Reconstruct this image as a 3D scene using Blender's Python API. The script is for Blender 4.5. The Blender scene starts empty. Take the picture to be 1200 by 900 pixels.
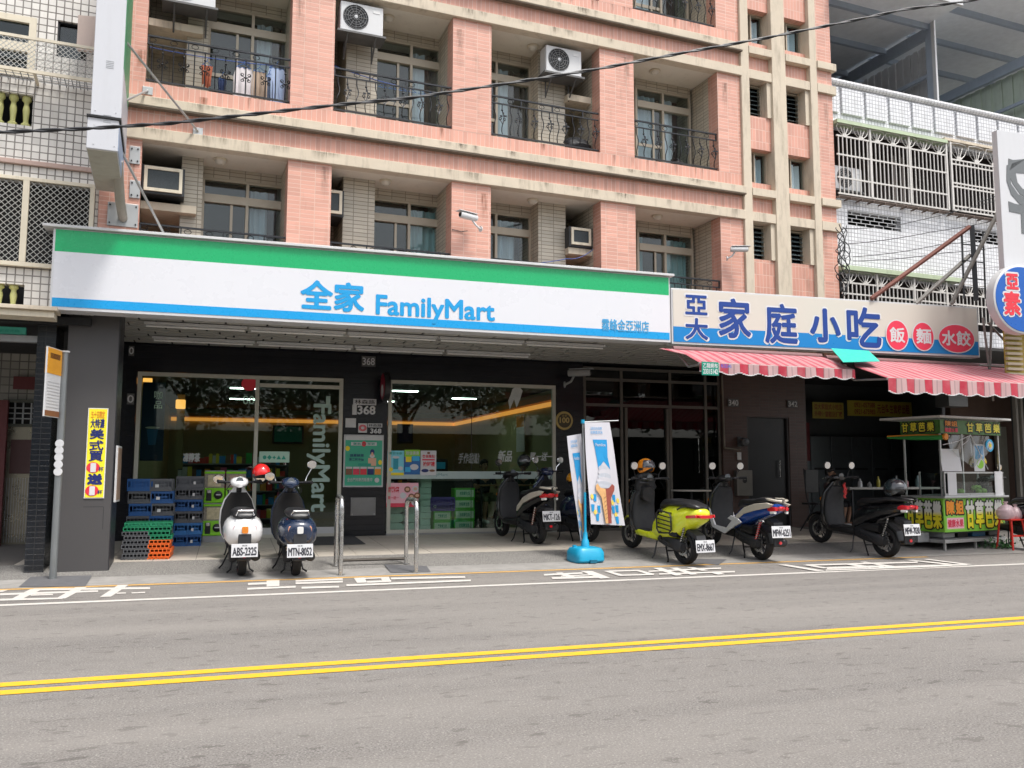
import bpy, bmesh, math, random
from mathutils import Matrix, Vector
random.seed(7)
S = bpy.context.scene
COL = S.collection
R = math.radians
PI = math.pi

# ---------------------------------------------------------------- camera
CAM_Z = 1.45
YAW, PITCH, ROLL = 0.3159, 0.1017, 0.0017
fw = Vector((math.sin(YAW)*math.cos(PITCH), math.cos(YAW)*math.cos(PITCH), math.sin(PITCH)))
rt = Vector((math.cos(YAW), -math.sin(YAW), 0))
up = rt.cross(fw)
rt2 = math.cos(ROLL)*rt + math.sin(ROLL)*up
up2 = -math.sin(ROLL)*rt + math.cos(ROLL)*up
cd = bpy.data.cameras.new('camera')
cam = bpy.data.objects.new('camera', cd); COL.objects.link(cam)
m = Matrix((rt2, up2, -fw)).transposed().to_4x4(); m.translation = (0, 0, CAM_Z)
cam.matrix_world = m
FPX = 1015.0
cd.sensor_width = 36; cd.lens = 36*FPX/1200; cd.clip_start = .05; cd.clip_end = 600
S.camera = cam

# ---------------------------------------------------------------- sky, sun, exposure
SUN_EL, SUN_AZ = 64, -28
w = bpy.data.worlds.new('World'); S.world = w; w.use_nodes = True
wn = w.node_tree
sky = wn.nodes.new('ShaderNodeTexSky'); sky.sky_type = 'NISHITA'; sky.sun_disc = False
sky.sun_elevation = R(SUN_EL); sky.sun_rotation = R(180+SUN_AZ)
sky.air_density = 1.0; sky.dust_density = 4.0; sky.ozone_density = 1.0
hs = wn.nodes.new('ShaderNodeHueSaturation'); hs.inputs['Saturation'].default_value = .35
wn.links.new(sky.outputs[0], hs.inputs['Color'])
wn.links.new(hs.outputs[0], wn.nodes['Background'].inputs[0])
wn.nodes['Background'].inputs[1].default_value = .135
sd = bpy.data.lights.new('sun', 'SUN'); sd.energy = 1.5; sd.angle = R(11); sd.color = (1, .96, .9)
sun = bpy.data.objects.new('sun', sd); COL.objects.link(sun)
# the sun stands over the street behind the camera, a little to the left
sdir = Vector((-math.sin(R(SUN_AZ))*math.cos(R(SUN_EL)), -math.cos(R(SUN_AZ))*math.cos(R(SUN_EL)), math.sin(R(SUN_EL))))
sun.rotation_euler = (-sdir).to_track_quat('-Z', 'Y').to_euler()
vs = S.view_settings; vs.view_transform = 'Standard'; vs.look = 'None'; vs.gamma = 1; vs.exposure = 1.08
S.cycles.max_bounces = 8; S.cycles.transparent_max_bounces = 16
S.cycles.sample_clamp_indirect = 6

# ---------------------------------------------------------------- pixel measurements -> places on known planes
def ray(px, py):
    return rt2*((px-600)/FPX) - up2*((py-450)/FPX) + fw
def onz(px, py, z):
    d = ray(px, py); t = (z-CAM_Z)/d.z; return Vector((d.x*t, d.y*t, z))
def ony(px, py, Y):
    d = ray(px, py); t = Y/d.y; return Vector((d.x*t, Y, CAM_Z+d.z*t))

# ---------------------------------------------------------------- materials
MC = {}
def nt_new(name):
    m = bpy.data.materials.new(name); m.use_nodes = True
    n = m.node_tree; return m, n, n.nodes['Principled BSDF']
def L(n, a, b): n.links.new(a, b)
def objco(n, scale=(1,1,1)):
    tc = n.nodes.new('ShaderNodeTexCoord'); mp = n.nodes.new('ShaderNodeMapping')
    mp.inputs['Scale'].default_value = scale
    L(n, tc.outputs['Object'], mp.inputs[0]); return mp.outputs[0]
def math_(n, op, a, b=None):
    k = n.nodes.new('ShaderNodeMath'); k.operation = op
    for i, x in enumerate((a, b)):
        if x is None: continue
        if isinstance(x, (int, float)): k.inputs[i].default_value = x
        else: L(n, x, k.inputs[i])
    return k.outputs[0]
def noise(n, co, scale, detail=4, rough=.6):
    k = n.nodes.new('ShaderNodeTexNoise'); k.inputs['Scale'].default_value = scale
    k.inputs['Detail'].default_value = detail; k.inputs['Roughness'].default_value = rough
    L(n, co, k.inputs['Vector']); return k.outputs['Fac']
def ramp(n, f, p0, p1, c0=0., c1=1.):
    k = n.nodes.new('ShaderNodeMapRange'); k.inputs[1].default_value = p0; k.inputs[2].default_value = p1
    k.inputs[3].default_value = c0; k.inputs[4].default_value = c1; L(n, f, k.inputs[0]); return k.outputs[0]
def mix(n, f, a, b):
    k = n.nodes.new('ShaderNodeMix'); k.data_type = 'RGBA'
    if isinstance(f, (int, float)): k.inputs[0].default_value = f
    else: L(n, f, k.inputs[0])
    for i, x in ((6, a), (7, b)):
        if isinstance(x, (tuple, list)): k.inputs[i].default_value = (*x, 1)
        else: L(n, x, k.inputs[i])
    return k.outputs[2]
def bump(n, h, bs, strength=.3, dist=.01):
    k = n.nodes.new('ShaderNodeBump'); k.inputs['Strength'].default_value = strength
    k.inputs['Distance'].default_value = dist; L(n, h, k.inputs['Height']); L(n, k.outputs[0], bs.inputs['Normal'])
def dk(c, f): return tuple(min(1, x*f) for x in c)
def mat(name, col, rough=.6, metal=0, var=.12, scale=6, bmp=0, dirt=0, dcol=(.09,.075,.055), coat=0, spec=None):
    if name in MC: return MC[name]
    m, n, b = nt_new(name); co = objco(n)
    c = mix(n, noise(n, co, scale), dk(col, 1-var), dk(col, 1+var))
    if dirt:
        co2 = objco(n, (3, 3, .5))
        f = ramp(n, noise(n, co2, 2.3, 6, .7), .52, .8, 0, dirt)
        c = mix(n, f, c, dcol)
    L(n, c, b.inputs['Base Color'])
    rf = ramp(n, noise(n, co, scale*2.3), .3, .7, max(0, rough-.08), min(1, rough+.08)); L(n, rf, b.inputs['Roughness'])
    b.inputs['Metallic'].default_value = metal; b.inputs['Coat Weight'].default_value = coat
    if spec is not None: b.inputs['Specular IOR Level'].default_value = spec
    if bmp: bump(n, noise(n, co, scale*12), b, bmp, .004)
    MC[name] = m; return m
def boxuv(n):
    tc = n.nodes.new('ShaderNodeTexCoord'); sp = n.nodes.new('ShaderNodeSeparateXYZ'); L(n, tc.outputs['Object'], sp.inputs[0])
    sn = n.nodes.new('ShaderNodeSeparateXYZ'); L(n, tc.outputs['Normal'], sn.inputs[0])
    fx = math_(n, 'GREATER_THAN', math_(n, 'ABSOLUTE', sn.outputs[0]), .6)
    fz = math_(n, 'GREATER_THAN', math_(n, 'ABSOLUTE', sn.outputs[2]), .6)
    def sel(f, a, b):
        k = n.nodes.new('ShaderNodeMix'); L(n, f, k.inputs[0]); L(n, a, k.inputs[2]); L(n, b, k.inputs[3]); return k.outputs[0]
    u = sel(fx, sp.outputs[0], sp.outputs[1]); v = sel(fz, sp.outputs[2], sp.outputs[1])
    c = n.nodes.new('ShaderNodeCombineXYZ'); L(n, u, c.inputs[0]); L(n, v, c.inputs[1]); return c.outputs[0], tc.outputs['Object']
def tiles(name, col, mortar, tw, th, gap, rough=.45, var=.12, off=(0,0), dirt=.25, dcol=(.12,.08,.05), bs_=.5):
    if name in MC: return MC[name]
    m, n, b = nt_new(name); uv, oc = boxuv(n)
    mp = n.nodes.new('ShaderNodeMapping'); mp.inputs['Location'].default_value = (off[0], off[1], 0); L(n, uv, mp.inputs[0])
    t = n.nodes.new('ShaderNodeTexBrick'); t.offset = 0; t.squash = 1; L(n, mp.outputs[0], t.inputs['Vector'])
    t.inputs['Scale'].default_value = 1; t.inputs['Brick Width'].default_value = tw; t.inputs['Row Height'].default_value = th
    t.inputs['Mortar Size'].default_value = gap; t.inputs['Mortar Smooth'].default_value = .2; t.inputs['Bias'].default_value = 0
    t.inputs['Color1'].default_value = (*dk(col, 1-var), 1); t.inputs['Color2'].default_value = (*dk(col, 1+var), 1)
    t.inputs['Mortar'].default_value = (*mortar, 1)
    c = mix(n, ramp(n, noise(n, oc, 1.1, 5), .35, .7, 0, .35), t.outputs['Color'], dk(col, .8))
    co2 = objco(n, (2.2, 2.2, .35))
    c = mix(n, ramp(n, noise(n, co2, 2.1, 6, .7), .55, .82, 0, dirt), c, dcol)
    L(n, c, b.inputs['Base Color']); b.inputs['Roughness'].default_value = rough
    bump(n, math_(n, 'SUBTRACT', 1., t.outputs['Fac']), b, bs_, .006)
    MC[name] = m; return m
def glass(name, tint=(.75,.85,.82), refl=1.0, ior=1.5):
    if name in MC: return MC[name]
    m, n, b = nt_new(name); n.nodes.remove(b)
    tr = n.nodes.new('ShaderNodeBsdfTransparent'); tr.inputs[0].default_value = (*tint, 1)
    gl = n.nodes.new('ShaderNodeBsdfGlossy'); gl.inputs['Roughness'].default_value = .015
    fr = n.nodes.new('ShaderNodeFresnel'); ge = n.nodes.new('ShaderNodeNewGeometry')
    # the panes are thin slabs that do not bend light: same reflectance on leaving as on entering
    L(n, ramp(n, ge.outputs['Backfacing'], 0, 1, ior, 1/ior), fr.inputs[0])
    mx = n.nodes.new('ShaderNodeMixShader'); L(n, math_(n, 'MULTIPLY', fr.outputs[0], refl), mx.inputs[0])
    L(n, tr.outputs[0], mx.inputs[1]); L(n, gl.outputs[0], mx.inputs[2]); L(n, mx.outputs[0], n.nodes['Material Output'].inputs[0])
    MC[name] = m; return m
def emit(name, col, st):
    if name in MC: return MC[name]
    m, n, b = nt_new(name); b.inputs['Base Color'].default_value = (*col, 1)
    b.inputs['Emission Color'].default_value = (*col, 1); b.inputs['Emission Strength'].default_value = st
    MC[name] = m; return m

PINK_V = tiles('pink_tile_upright', (.58,.295,.225), (.62,.43,.35), .078, .24, .006, off=(0,.06), dirt=.5)
PINK_H = tiles('pink_tile_flat', (.58,.30,.23), (.62,.43,.35), .2215, .066, .006, dirt=.45)
BEIGE_T = tiles('beige_balcony_tile', (.50,.455,.37), (.20,.17,.13), .24, .066, .006, dirt=.3)
MOSAIC_L = tiles('white_square_tile_dark_grout', (.66,.635,.595), (.13,.115,.10), .103, .103, .009, dirt=.35, dcol=(.2,.16,.12))
MOSAIC_R = tiles('white_small_tile', (.68,.69,.71), (.30,.30,.32), .082, .082, .008, dirt=.3, dcol=(.25,.24,.22))
BLACK_T = tiles('black_tile', (.012,.015,.020), (.03,.032,.035), .20, .075, .006, rough=.2, dirt=.12)
BLACK_W = tiles('black_wall_tile', (.007,.008,.012), (.004,.004,.005), .30, .11, .005, rough=.25, dirt=.08)
BROWN_T = tiles('brown_arcade_tile', (.085,.045,.036), (.07,.05,.04), .24, .07, .006, rough=.4, dirt=.3)
CREAM = mat('cream_render', (.54,.47,.37), .85, var=.14, scale=3, bmp=.3, dirt=.65, dcol=(.17,.135,.10))
BAND_EDGE = mat('dark_band_edge', (.13,.105,.08), .9, var=.4, scale=5)
PLASTER = mat('balcony_ceiling_plaster', (.66,.62,.54), .9, var=.06, scale=2, dirt=.3, dcol=(.32,.28,.22))
TANMETAL = mat('tan_window_metal', (.42,.37,.29), .45, metal=.2, var=.06)
IRON = mat('black_iron', (.02,.022,.026), .45, metal=.4)
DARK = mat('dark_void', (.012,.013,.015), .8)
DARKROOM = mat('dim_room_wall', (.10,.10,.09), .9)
GLASS_W = glass('window_glass', (.86,.92,.92), 1.0)
GLASS_S = glass('shop_glass', (.74,.84,.78), .8)
WHITE = mat('white_paint', (.56,.565,.58), .35, var=.03, dirt=.08)
WHITEM = mat('white_enamel', (.54,.545,.55), .35, var=.04, dirt=.25, dcol=(.3,.27,.22))
CREAMM = mat('cream_enamel', (.62,.56,.44), .5, var=.08, dirt=.35)
GREY = mat('grey_metal', (.33,.34,.35), .45, metal=.5, var=.12, dirt=.2)
STEEL = mat('stainless_steel', (.55,.55,.54), .25, metal=.9, var=.12)
BLACKP = mat('black_plastic', (.010,.010,.011), .42, var=.2)
RUBBER = mat('tyre_rubber', (.010,.010,.011), .75, var=.25, bmp=.2, scale=14)
SEATV = mat('seat_vinyl', (.014,.014,.016), .38, var=.2, bmp=.15, scale=30)
CHROME = mat('chrome', (.75,.75,.76), .08, metal=1, var=.03)
ALLOY = mat('dark_alloy', (.055,.055,.06), .4, metal=.7)
REDL = mat('red_lens', (.55,.01,.02), .15, var=.05, coat=.6)
AMBER = mat('amber_lens', (.7,.22,.02), .2, var=.05, coat=.6)
CLEARL = mat('clear_lens', (.72,.72,.70), .12, var=.05, coat=.5)
PLATEW = mat('plate_white', (.58,.585,.60), .4, var=.03)
INK = mat('black_ink', (.012,.012,.014), .6, var=.02)
CONC = mat('worn_concrete', (.255,.245,.23), .9, var=.35, scale=3.2, bmp=.5, dirt=.6, dcol=(.12,.115,.105))

# ---------------------------------------------------------------- mesh helpers
class G:
    def __init__(s): s.v = []; s.f = []; s.m = []
    def add(s, vs, fs, mi=0):
        o = len(s.v); s.v += [tuple(v) for v in vs]; s.f += [tuple(i+o for i in f) for f in fs]; s.m += [mi]*len(fs); return s
    def box(s, x0, x1, y0, y1, z0, z1, mi=0):
        v = [(x, y, z) for z in (z0, z1) for y in (y0, y1) for x in (x0, x1)]
        return s.add(v, [(0,2,3,1),(4,5,7,6),(0,1,5,4),(2,6,7,3),(0,4,6,2),(1,3,7,5)], mi)
    def obox(s, c, dx, dy, dz, rot=None, mi=0):
        v = [Vector((x*dx/2, y*dy/2, z*dz/2)) for z in (-1,1) for y in (-1,1) for x in (-1,1)]
        if rot: v = [rot @ p for p in v]
        c = Vector(c); return s.add([p+c for p in v], [(0,2,3,1),(4,5,7,6),(0,1,5,4),(2,6,7,3),(0,4,6,2),(1,3,7,5)], mi)
    def tube(s, pts, r, n=6, mi=0, closed=False):
        pts = [Vector(p) for p in pts]; rings = []; N = len(pts)
        prev = None
        for i, p in enumerate(pts):
            a = pts[i-1] if (i or closed) else p; b = pts[(i+1) % N] if (i < N-1 or closed) else p
            t = (b-a).normalized()
            if prev is None:
                q = Vector((0,0,1)) if abs(t.z) < .9 else Vector((1,0,0)); u = t.cross(q).normalized()
            else:
                u = (prev-t*prev.dot(t)).normalized()
            prev = u; w_ = t.cross(u); rr = r[i] if isinstance(r, (list, tuple)) else r
            rings.append([p+(u*math.cos(2*PI*k/n)+w_*math.sin(2*PI*k/n))*rr for k in range(n)])
        return s.rings(rings, mi, closed)
    def rings(s, rings, mi=0, closed=False, cap=True):
        n = len(rings[0]); v = [p for rg in rings for p in rg]; f = []
        M = len(rings)
        for i in range(M-1 + (1 if closed else 0)):
            j = (i+1) % M
            for k in range(n):
                f.append((i*n+k, i*n+(k+1) % n, j*n+(k+1) % n, j*n+k))
        if cap and not closed:
            f.append(tuple(range(n))[::-1]); f.append(tuple((M-1)*n+k for k in range(n)))
        return s.add(v, f, mi)
    def lathe(s, prof, o, ax='z', n=16, mi=0, cap=True):
        """prof: list of (distance along axis, radius)"""
        rings = []
        for (h, r) in prof:
            ring = []
            for k in range(n):
                a = 2*PI*k/n; c, d = r*math.cos(a), r*math.sin(a)
                p = (h, c, d) if ax == 'x' else (d, h, c) if ax == 'y' else (c, d, h)
                ring.append(Vector(p)+Vector(o))
            rings.append(ring)
        return s.rings(rings, mi, cap=cap)
    def prism(s, poly, y0, y1, plane='xz', mi=0):
        n = len(poly)
        def P(a, b, t): return (a, t, b) if plane == 'xz' else (a, b, t) if plane == 'xy' else (t, a, b)
        v = [P(a, b, y0) for a, b in poly]+[P(a, b, y1) for a, b in poly]
        f = [tuple(range(n)), tuple(range(2*n-1, n-1, -1))]+[(i, (i+n), (i+1) % n+n, (i+1) % n) for i in range(n)]
        return s.add(v, f, mi)
    def loft(s, secs, n=16, ax='y', e=2.5, mi=0):
        """secs: (pos along axis, centre a, centre b, half a, half b[, exponent]); axis y: a=x b=z ; z: a=x b=y ; x: a=y b=z"""
        rings = []
        for q in secs:
            t, ca, cb, ra, rb = q[:5]; ee = q[5] if len(q) > 5 else e
            ring = []
            for k in range(n):
                th = 2*PI*(k+.5)/n; c, d = math.cos(th), math.sin(th)
                a = ca+ra*math.copysign(abs(c)**(2/ee), c); b = cb+rb*math.copysign(abs(d)**(2/ee), d)
                ring.append((a, t, b) if ax == 'y' else (a, b, t) if ax == 'z' else (t, a, b))
            rings.append([Vector(p) for p in ring])
        return s.rings(rings, mi)
    def build(s, name, mats, parent=None, smooth=False, bevel=0, kind=None, seg=2):
        me = bpy.data.meshes.new(name); me.from_pydata(s.v, [], s.f)
        if not isinstance(mats, (list, tuple)): mats = [mats]
        for m in mats: me.materials.append(m)
        for p, i in zip(me.polygons, s.m): p.material_index = i
        bm = bmesh.new(); bm.from_mesh(me)
        bmesh.ops.recalc_face_normals(bm, faces=bm.faces)
        if bevel:
            bmesh.ops.bevel(bm, geom=[e for e in bm.edges if e.calc_face_angle(0) > .6], offset=bevel, segments=seg, profile=.5, affect='EDGES', clamp_overlap=True)
        bm.to_mesh(me); bm.free()
        if smooth:
            for p in me.polygons: p.use_smooth = True
            me.set_sharp_from_angle(angle=R(smooth if smooth is not True else 40))
        o = bpy.data.objects.new(name, me); COL.objects.link(o)
        if parent: o.parent = parent
        if kind: o['kind'] = kind
        return o
def thing(name, label, cat, loc=(0,0,0), rz=0, group=None, sc=1):
    o = bpy.data.objects.new(name, None); COL.objects.link(o); o.empty_display_size = .1
    o.location = loc; o.rotation_euler = (0, 0, rz); o.scale = (sc,)*3
    o['label'] = label; o['category'] = cat
    if group: o['group'] = group
    return o
def tag(o, label, cat, group=None):
    o['label'] = label; o['category'] = cat
    if group: o['group'] = group
    return o
def copy_to(src, parent, loc=None, rot=None, scale=None):
    c = src.copy(); COL.objects.link(c); c.parent = parent
    if loc is not None: c.location = loc
    if rot is not None: c.rotation_euler = rot
    if scale is not None: c.scale = scale
    return c
def dup(root, loc, rz=None, label=None):
    def kids(o): return [c for c in bpy.data.objects if c.parent == o]
    r = root.copy(); COL.objects.link(r); r.location = loc
    if rz is not None: r.rotation_euler = (0, 0, rz)
    if label: r['label'] = label
    for a in kids(root):
        b = a.copy(); COL.objects.link(b); b.parent = r
        for g in kids(a):
            h = g.copy(); COL.objects.link(h); h.parent = b
    return r
def text(s, mt, parent, x0, x1, z0, z1, y, name='lettering', off=0., ext=.003, down=False, keep=False, M=None, italic=0, bold=0):
    """lettering in the xz plane that reads from -y, fitted to the box; down=True turns it a quarter clockwise"""
    cu = bpy.data.curves.new(name, 'FONT'); cu.body = s; cu.size = 1; cu.offset = off; cu.resolution_u = 3
    cu.fill_mode = 'FRONT'; cu.extrude = 0; cu.shear = italic
    t = bpy.data.objects.new(name, cu); COL.objects.link(t)
    bpy.context.view_layer.update()
    me = bpy.data.meshes.new_from_object(t.evaluated_get(bpy.context.evaluated_depsgraph_get()))
    bpy.data.objects.remove(t); bpy.data.curves.remove(cu)
    if not me.vertices: return None
    vs_ = [v.co.copy() for v in me.vertices]
    if down: vs_ = [Vector((v.y, -v.x, 0)) for v in vs_]
    ax0, ax1 = min(v.x for v in vs_), max(v.x for v in vs_); ay0, ay1 = min(v.y for v in vs_), max(v.y for v in vs_)
    sx = (x1-x0)/max(1e-6, ax1-ax0); sz = (z1-z0)/max(1e-6, ay1-ay0)
    if keep: sx = sz = min(sx, sz)
    cx, cz = (x0+x1)/2, (z0+z1)/2; mx, mz = (ax0+ax1)/2, (ay0+ay1)/2
    for v, q in zip(me.vertices, vs_):
        v.co = Vector((cx+(q.x-mx)*sx, y, cz+(q.y-mz)*sz))
    if bold:
        src = [v.co.copy() for v in me.vertices]; fc = [tuple(p.vertices) for p in me.polygons]; V_, F_ = [], []; dd = bold
        for k in range(9):
            a_ = 2*PI*k/8; ox_, oz_ = (dd*math.cos(a_), dd*math.sin(a_)) if k < 8 else (0, 0); o_ = len(V_)
            V_ += [c+Vector((ox_, -.00035*k, oz_)) for c in src]; F_ += [tuple(i+o_ for i in f) for f in fc]
        bpy.data.meshes.remove(me); me = bpy.data.meshes.new(name); me.from_pydata(V_, [], F_)
    if M:
        for v in me.vertices: v.co = M @ v.co
    me.name = name; me.materials.clear(); me.materials.append(mt)
    o = bpy.data.objects.new(name, me); COL.objects.link(o); o.parent = parent
    return o
def ellipse(cx, cz, rx, rz, n=28): return [(cx+rx*math.cos(2*PI*k/n), cz+rz*math.sin(2*PI*k/n)) for k in range(n)]
def rect(x0, x1, z0, z1): return [(x0, z0), (x1, z0), (x1, z1), (x0, z1)]
def flat(poly, y, name, mt, parent, t=.002, M=None):
    g = G().prism(poly, y, y-t)
    if M: g.v = [tuple(M @ Vector(v)) for v in g.v]
    return g.build(name, mt, parent)
def ink(name, c, rough=.5): return mat('print_'+name, c, rough, var=.03)
P_RED = ink('red', (.68,.03,.05)); P_PINK = ink('rose', (.70,.04,.085)); P_BLUE = ink('blue', (.01,.10,.48)); P_SKY = ink('sky_blue', (.0,.33,.72))
P_CYAN = ink('cyan', (.04,.42,.74)); P_GREEN = ink('green', (.0,.32,.11), .35); P_WHITE = ink('white', (.62,.62,.63)); P_YEL = ink('yellow', (.85,.68,.02))
P_LIME = ink('lime', (.28,.62,.04)); P_ORANGE = ink('orange', (.8,.28,.02)); P_TEAL = ink('teal', (.02,.34,.24)); P_LIGHTP = ink('light_pink', (.85,.45,.52))
P_BROWN = ink('brown', (.22,.09,.04)); P_SKIN = ink('skin', (.72,.42,.28)); P_PALE = ink('pale_grey', (.62,.62,.62)); P_NAVY = ink('navy', (.01,.02,.14)); P_MINT = ink('mint', (.45,.68,.55))

# ================================================================ GROUND
def asphalt():
    m, n, b = nt_new('asphalt'); co = objco(n)
    fine = noise(n, co, 75, 4, .8); mid = noise(n, co, 7, 6, .7); big = noise(n, objco(n, (.25, 1, 1)), .7, 4)
    c = mix(n, ramp(n, fine, .38, .62), (.055,.050,.047), (.262,.246,.229))
    c = mix(n, ramp(n, mid, .42, .66, 0, .45), c, (.125,.113,.102))
    c = mix(n, ramp(n, big, .42, .60, 0, .35), c, (.215,.198,.18))
    sp = noise(n, objco(n, (1.0, 1.9, 1)), 5.2, 2.0, .5)      # dark worn flecks, longer along the street
    c = mix(n, ramp(n, sp, .615, .66, 0, .6), c, (.070,.062,.056))
    wr = noise(n, objco(n, (.12, 1.6, 1)), 1.1, 3, .5)      # lanes polished by tyres, running with the street
    c = mix(n, ramp(n, wr, .40, .62, 0, .38), c, (.235,.219,.20))
    v = n.nodes.new('ShaderNodeTexVoronoi'); v.inputs['Scale'].default_value = 42; L(n, co, v.inputs['Vector'])
    c = mix(n, ramp(n, v.outputs['Distance'], .0, .26, .6, 0), c, (.46,.43,.39))
    L(n, c, b.inputs['Base Color']); b.inputs['Roughness'].default_value = .88
    bump(n, fine, b, .5, .006); return m
def marking(name, col, wear):
    m, n, b = nt_new(name); co = objco(n)
    f = ramp(n, noise(n, co, 22, 7, .8), .50, .68, 0, wear)
    L(n, mix(n, f, mix(n, noise(n, co, 90), dk(col, .85), col), (.2,.19,.18)), b.inputs['Base Color']); b.inputs['Roughness'].default_value = .7
    bump(n, noise(n, co, 110), b, .3, .004); return m
M_YELLOW = marking('yellow_road_paint', (.74,.41,.008), .55); M_WHITE = marking('white_road_paint', (.58,.55,.51), .55); M_YFADE = marking('faded_yellow_kerb_line', (.62,.36,.10), .8)
g = G(); g.add([(-150,-120,0),(150,-120,0),(150,12.36,0),(-150,12.36,0)], [(0,1,2,3)]); g.build('road', asphalt(), kind='structure')
EDGE, RAMP0, RAMP1, SHOP = 12.36, 13.05, 13.9, 16.95
def gz(y):
    if y < EDGE: return 0
    if y < RAMP0: return .004+.03*(y-EDGE)/(RAMP0-EDGE)
    if y < RAMP1: return .034+.11*(y-RAMP0)/(RAMP1-RAMP0)
    return .144+.085*min(1, (y-RAMP1)/(SHOP-RAMP1))
g = G(); ys = [EDGE, RAMP0-.06, RAMP0]
for a, b in zip(ys, ys[1:]): g.add([(-40,a,gz(a)),(60,a,gz(a)),(60,b,gz(b)),(-40,b,gz(b))], [(0,1,2,3)])
g.build('pavement', CONC, kind='structure')
SPECK = (lambda: None)
m_, n_, b_ = nt_new('speckled_ramp_concrete'); co_ = objco(n_)
c_ = mix(n_, ramp(n_, noise(n_, co_, 60, 3, .8), .42, .6), (.09,.085,.08), (.27,.26,.24))
L(n_, mix(n_, ramp(n_, noise(n_, co_, 2.2, 5), .4, .7, 0, .5), c_, (.20,.19,.175)), b_.inputs['Base Color']); b_.inputs['Roughness'].default_value = .9
bump(n_, noise(n_, co_, 60), b_, .6, .01); SPECKM = m_
g = G(); nseg = 60
random.seed(3)
for a, b in ((RAMP0, RAMP0+.4), (RAMP0+.4, RAMP1-.1), (RAMP1-.1, RAMP1)):
    g.add([(-40,a,gz(a)),(60,a,gz(a)),(60,b,gz(b)),(-40,b,gz(b))], [(0,1,2,3)])
g.build('kerb_ramp', SPECKM, kind='structure')
g = G(); g.add([(-40,RAMP1,gz(RAMP1)-.006),(60,RAMP1,gz(RAMP1)-.006),(60,SHOP,gz(SHOP)-.006),(60,30,gz(SHOP)-.006),(-40,30,gz(SHOP)-.006),(-40,SHOP,gz(SHOP)-.006)], [(0,1,2,5),(5,2,3,4)])
FLOORG = mat('tile_joint', (.12,.11,.10), .9)
arc = g.build('arcade_floor', FLOORG, kind='structure')
FT = mat('beige_floor_tile', (.47,.425,.365), .5, var=.14, scale=1.3, dirt=.3, dcol=(.2,.18,.15))
pitch = math.atan2(.085, SHOP-RAMP1); tl = .6
tg = G().box(0, tl-.008, 0, tl-.008, -.004, .005).build('tile', FT, arc)
tg.location = (-1.6, RAMP1+.005, gz(RAMP1)-.001); tg.rotation_euler = (pitch, 0, 0); first = True
for i in range(-2, 23):
    for j in range(5):
        x = -1.6+i*tl; y = RAMP1+.005+j*tl
        if (i, j) == (0, 0): continue
        copy_to(tg, arc, (x, y, gz(y)-.001+random.uniform(-.0012, .0012)))
# painted lines
def line_strip(name, y0, y1, mt, x0=-60, x1=80, z=.004):
    g = G(); g.add([(x0,y0,z),(x1,y0,z),(x1,y1,z),(x0,y1,z)], [(0,1,2,3)]); return g.build(name, mt, kind='structure')
line_strip('yellow_centre_line', 6.80, 6.93, M_YELLOW); line_strip('yellow_centre_line', 6.56, 6.69, M_YELLOW)
line_strip('white_edge_line', 10.80, 10.93, M_WHITE); line_strip('kerb_line', 12.22, 12.34, M_YFADE, x1=11.6)
# painted characters and bay marks between the two lines: strokes as measured on the road surface
strokes = []
def stq(*p): strokes.append([onz(x, y, .004) for x, y in p])
a6 = lambda u, v: (u/6, 640+v/6)
for q in [((235,298),(1055,288),(1055,302),(235,312)), ((0,332),(690,310),(690,322),(0,346)), ((0,370),(440,362),(440,372),(0,384)),
          ((215,302),(310,298),(150,374),(70,376)), ((530,290),(612,288),(460,368),(392,370)), ((830,274),(905,272),(780,356),(702,358)),
          ((820,328),(885,326),(885,334),(820,336)), ((925,326),(1020,322),(1020,330),(925,334)), ((215,340),(372,336),(372,346),(215,350)), ((0,312),(60,308),(20,322),(0,324))]:
    stq(*[a6(*p) for p in q])
a3 = lambda u, v: (260+u/3.53, 650+v/3.53)
for q in [((108,118),(190,115),(190,123),(108,126)), ((185,108),(238,106),(238,130),(185,133)), ((105,138),(305,130),(305,137),(105,146)), ((305,106),(500,98),(500,105),(305,113)),
          ((305,115),(500,108),(500,116),(305,123)), ((330,134),(485,130),(485,137),(330,142)), ((545,97),(590,95),(600,116),(560,118)), ((590,96),(690,92),(690,98),(590,102)), ((600,110),(700,106),(700,114),(600,118)),
          ((655,94),(690,93),(700,112),(665,113)), ((515,124),(1030,104),(1030,111),(515,132)), ((700,96),(1005,90),(1008,97),(700,104))]:
    stq(*[a3(*p) for p in q])
a4 = lambda u, v: (600+u/4, 640+v/4)
for q in [((150,132),(330,124),(330,131),(150,140)), ((185,147),(430,140),(430,150),(190,156)), ((205,126),(235,125),(300,146),(262,148)), ((320,118),(375,118),(460,150),(415,154)), ((230,140),(400,132),(400,137),(230,145)),
          ((430,118),(455,117),(530,139),(500,141)), ((455,116),(590,113),(590,119),(455,122)), ((505,136),(665,130),(665,137),(505,142)), ((570,114),(596,113),(668,132),(640,135)),
          ((640,117),(980,102),(980,108),(640,123)), ((690,130),(1045,118),(1045,125),(690,136)), ((660,104),(700,103),(800,138),(765,140)), ((740,104),(775,103),(870,134),(838,136)), ((820,102),(850,101),(920,116),(890,118)), ((920,124),(960,122),(1000,134),(965,136))]:
    stq(*[a4(*p) for p in q])
a5 = lambda u, v: (860+u/3.53, 620+v/3.53)
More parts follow.
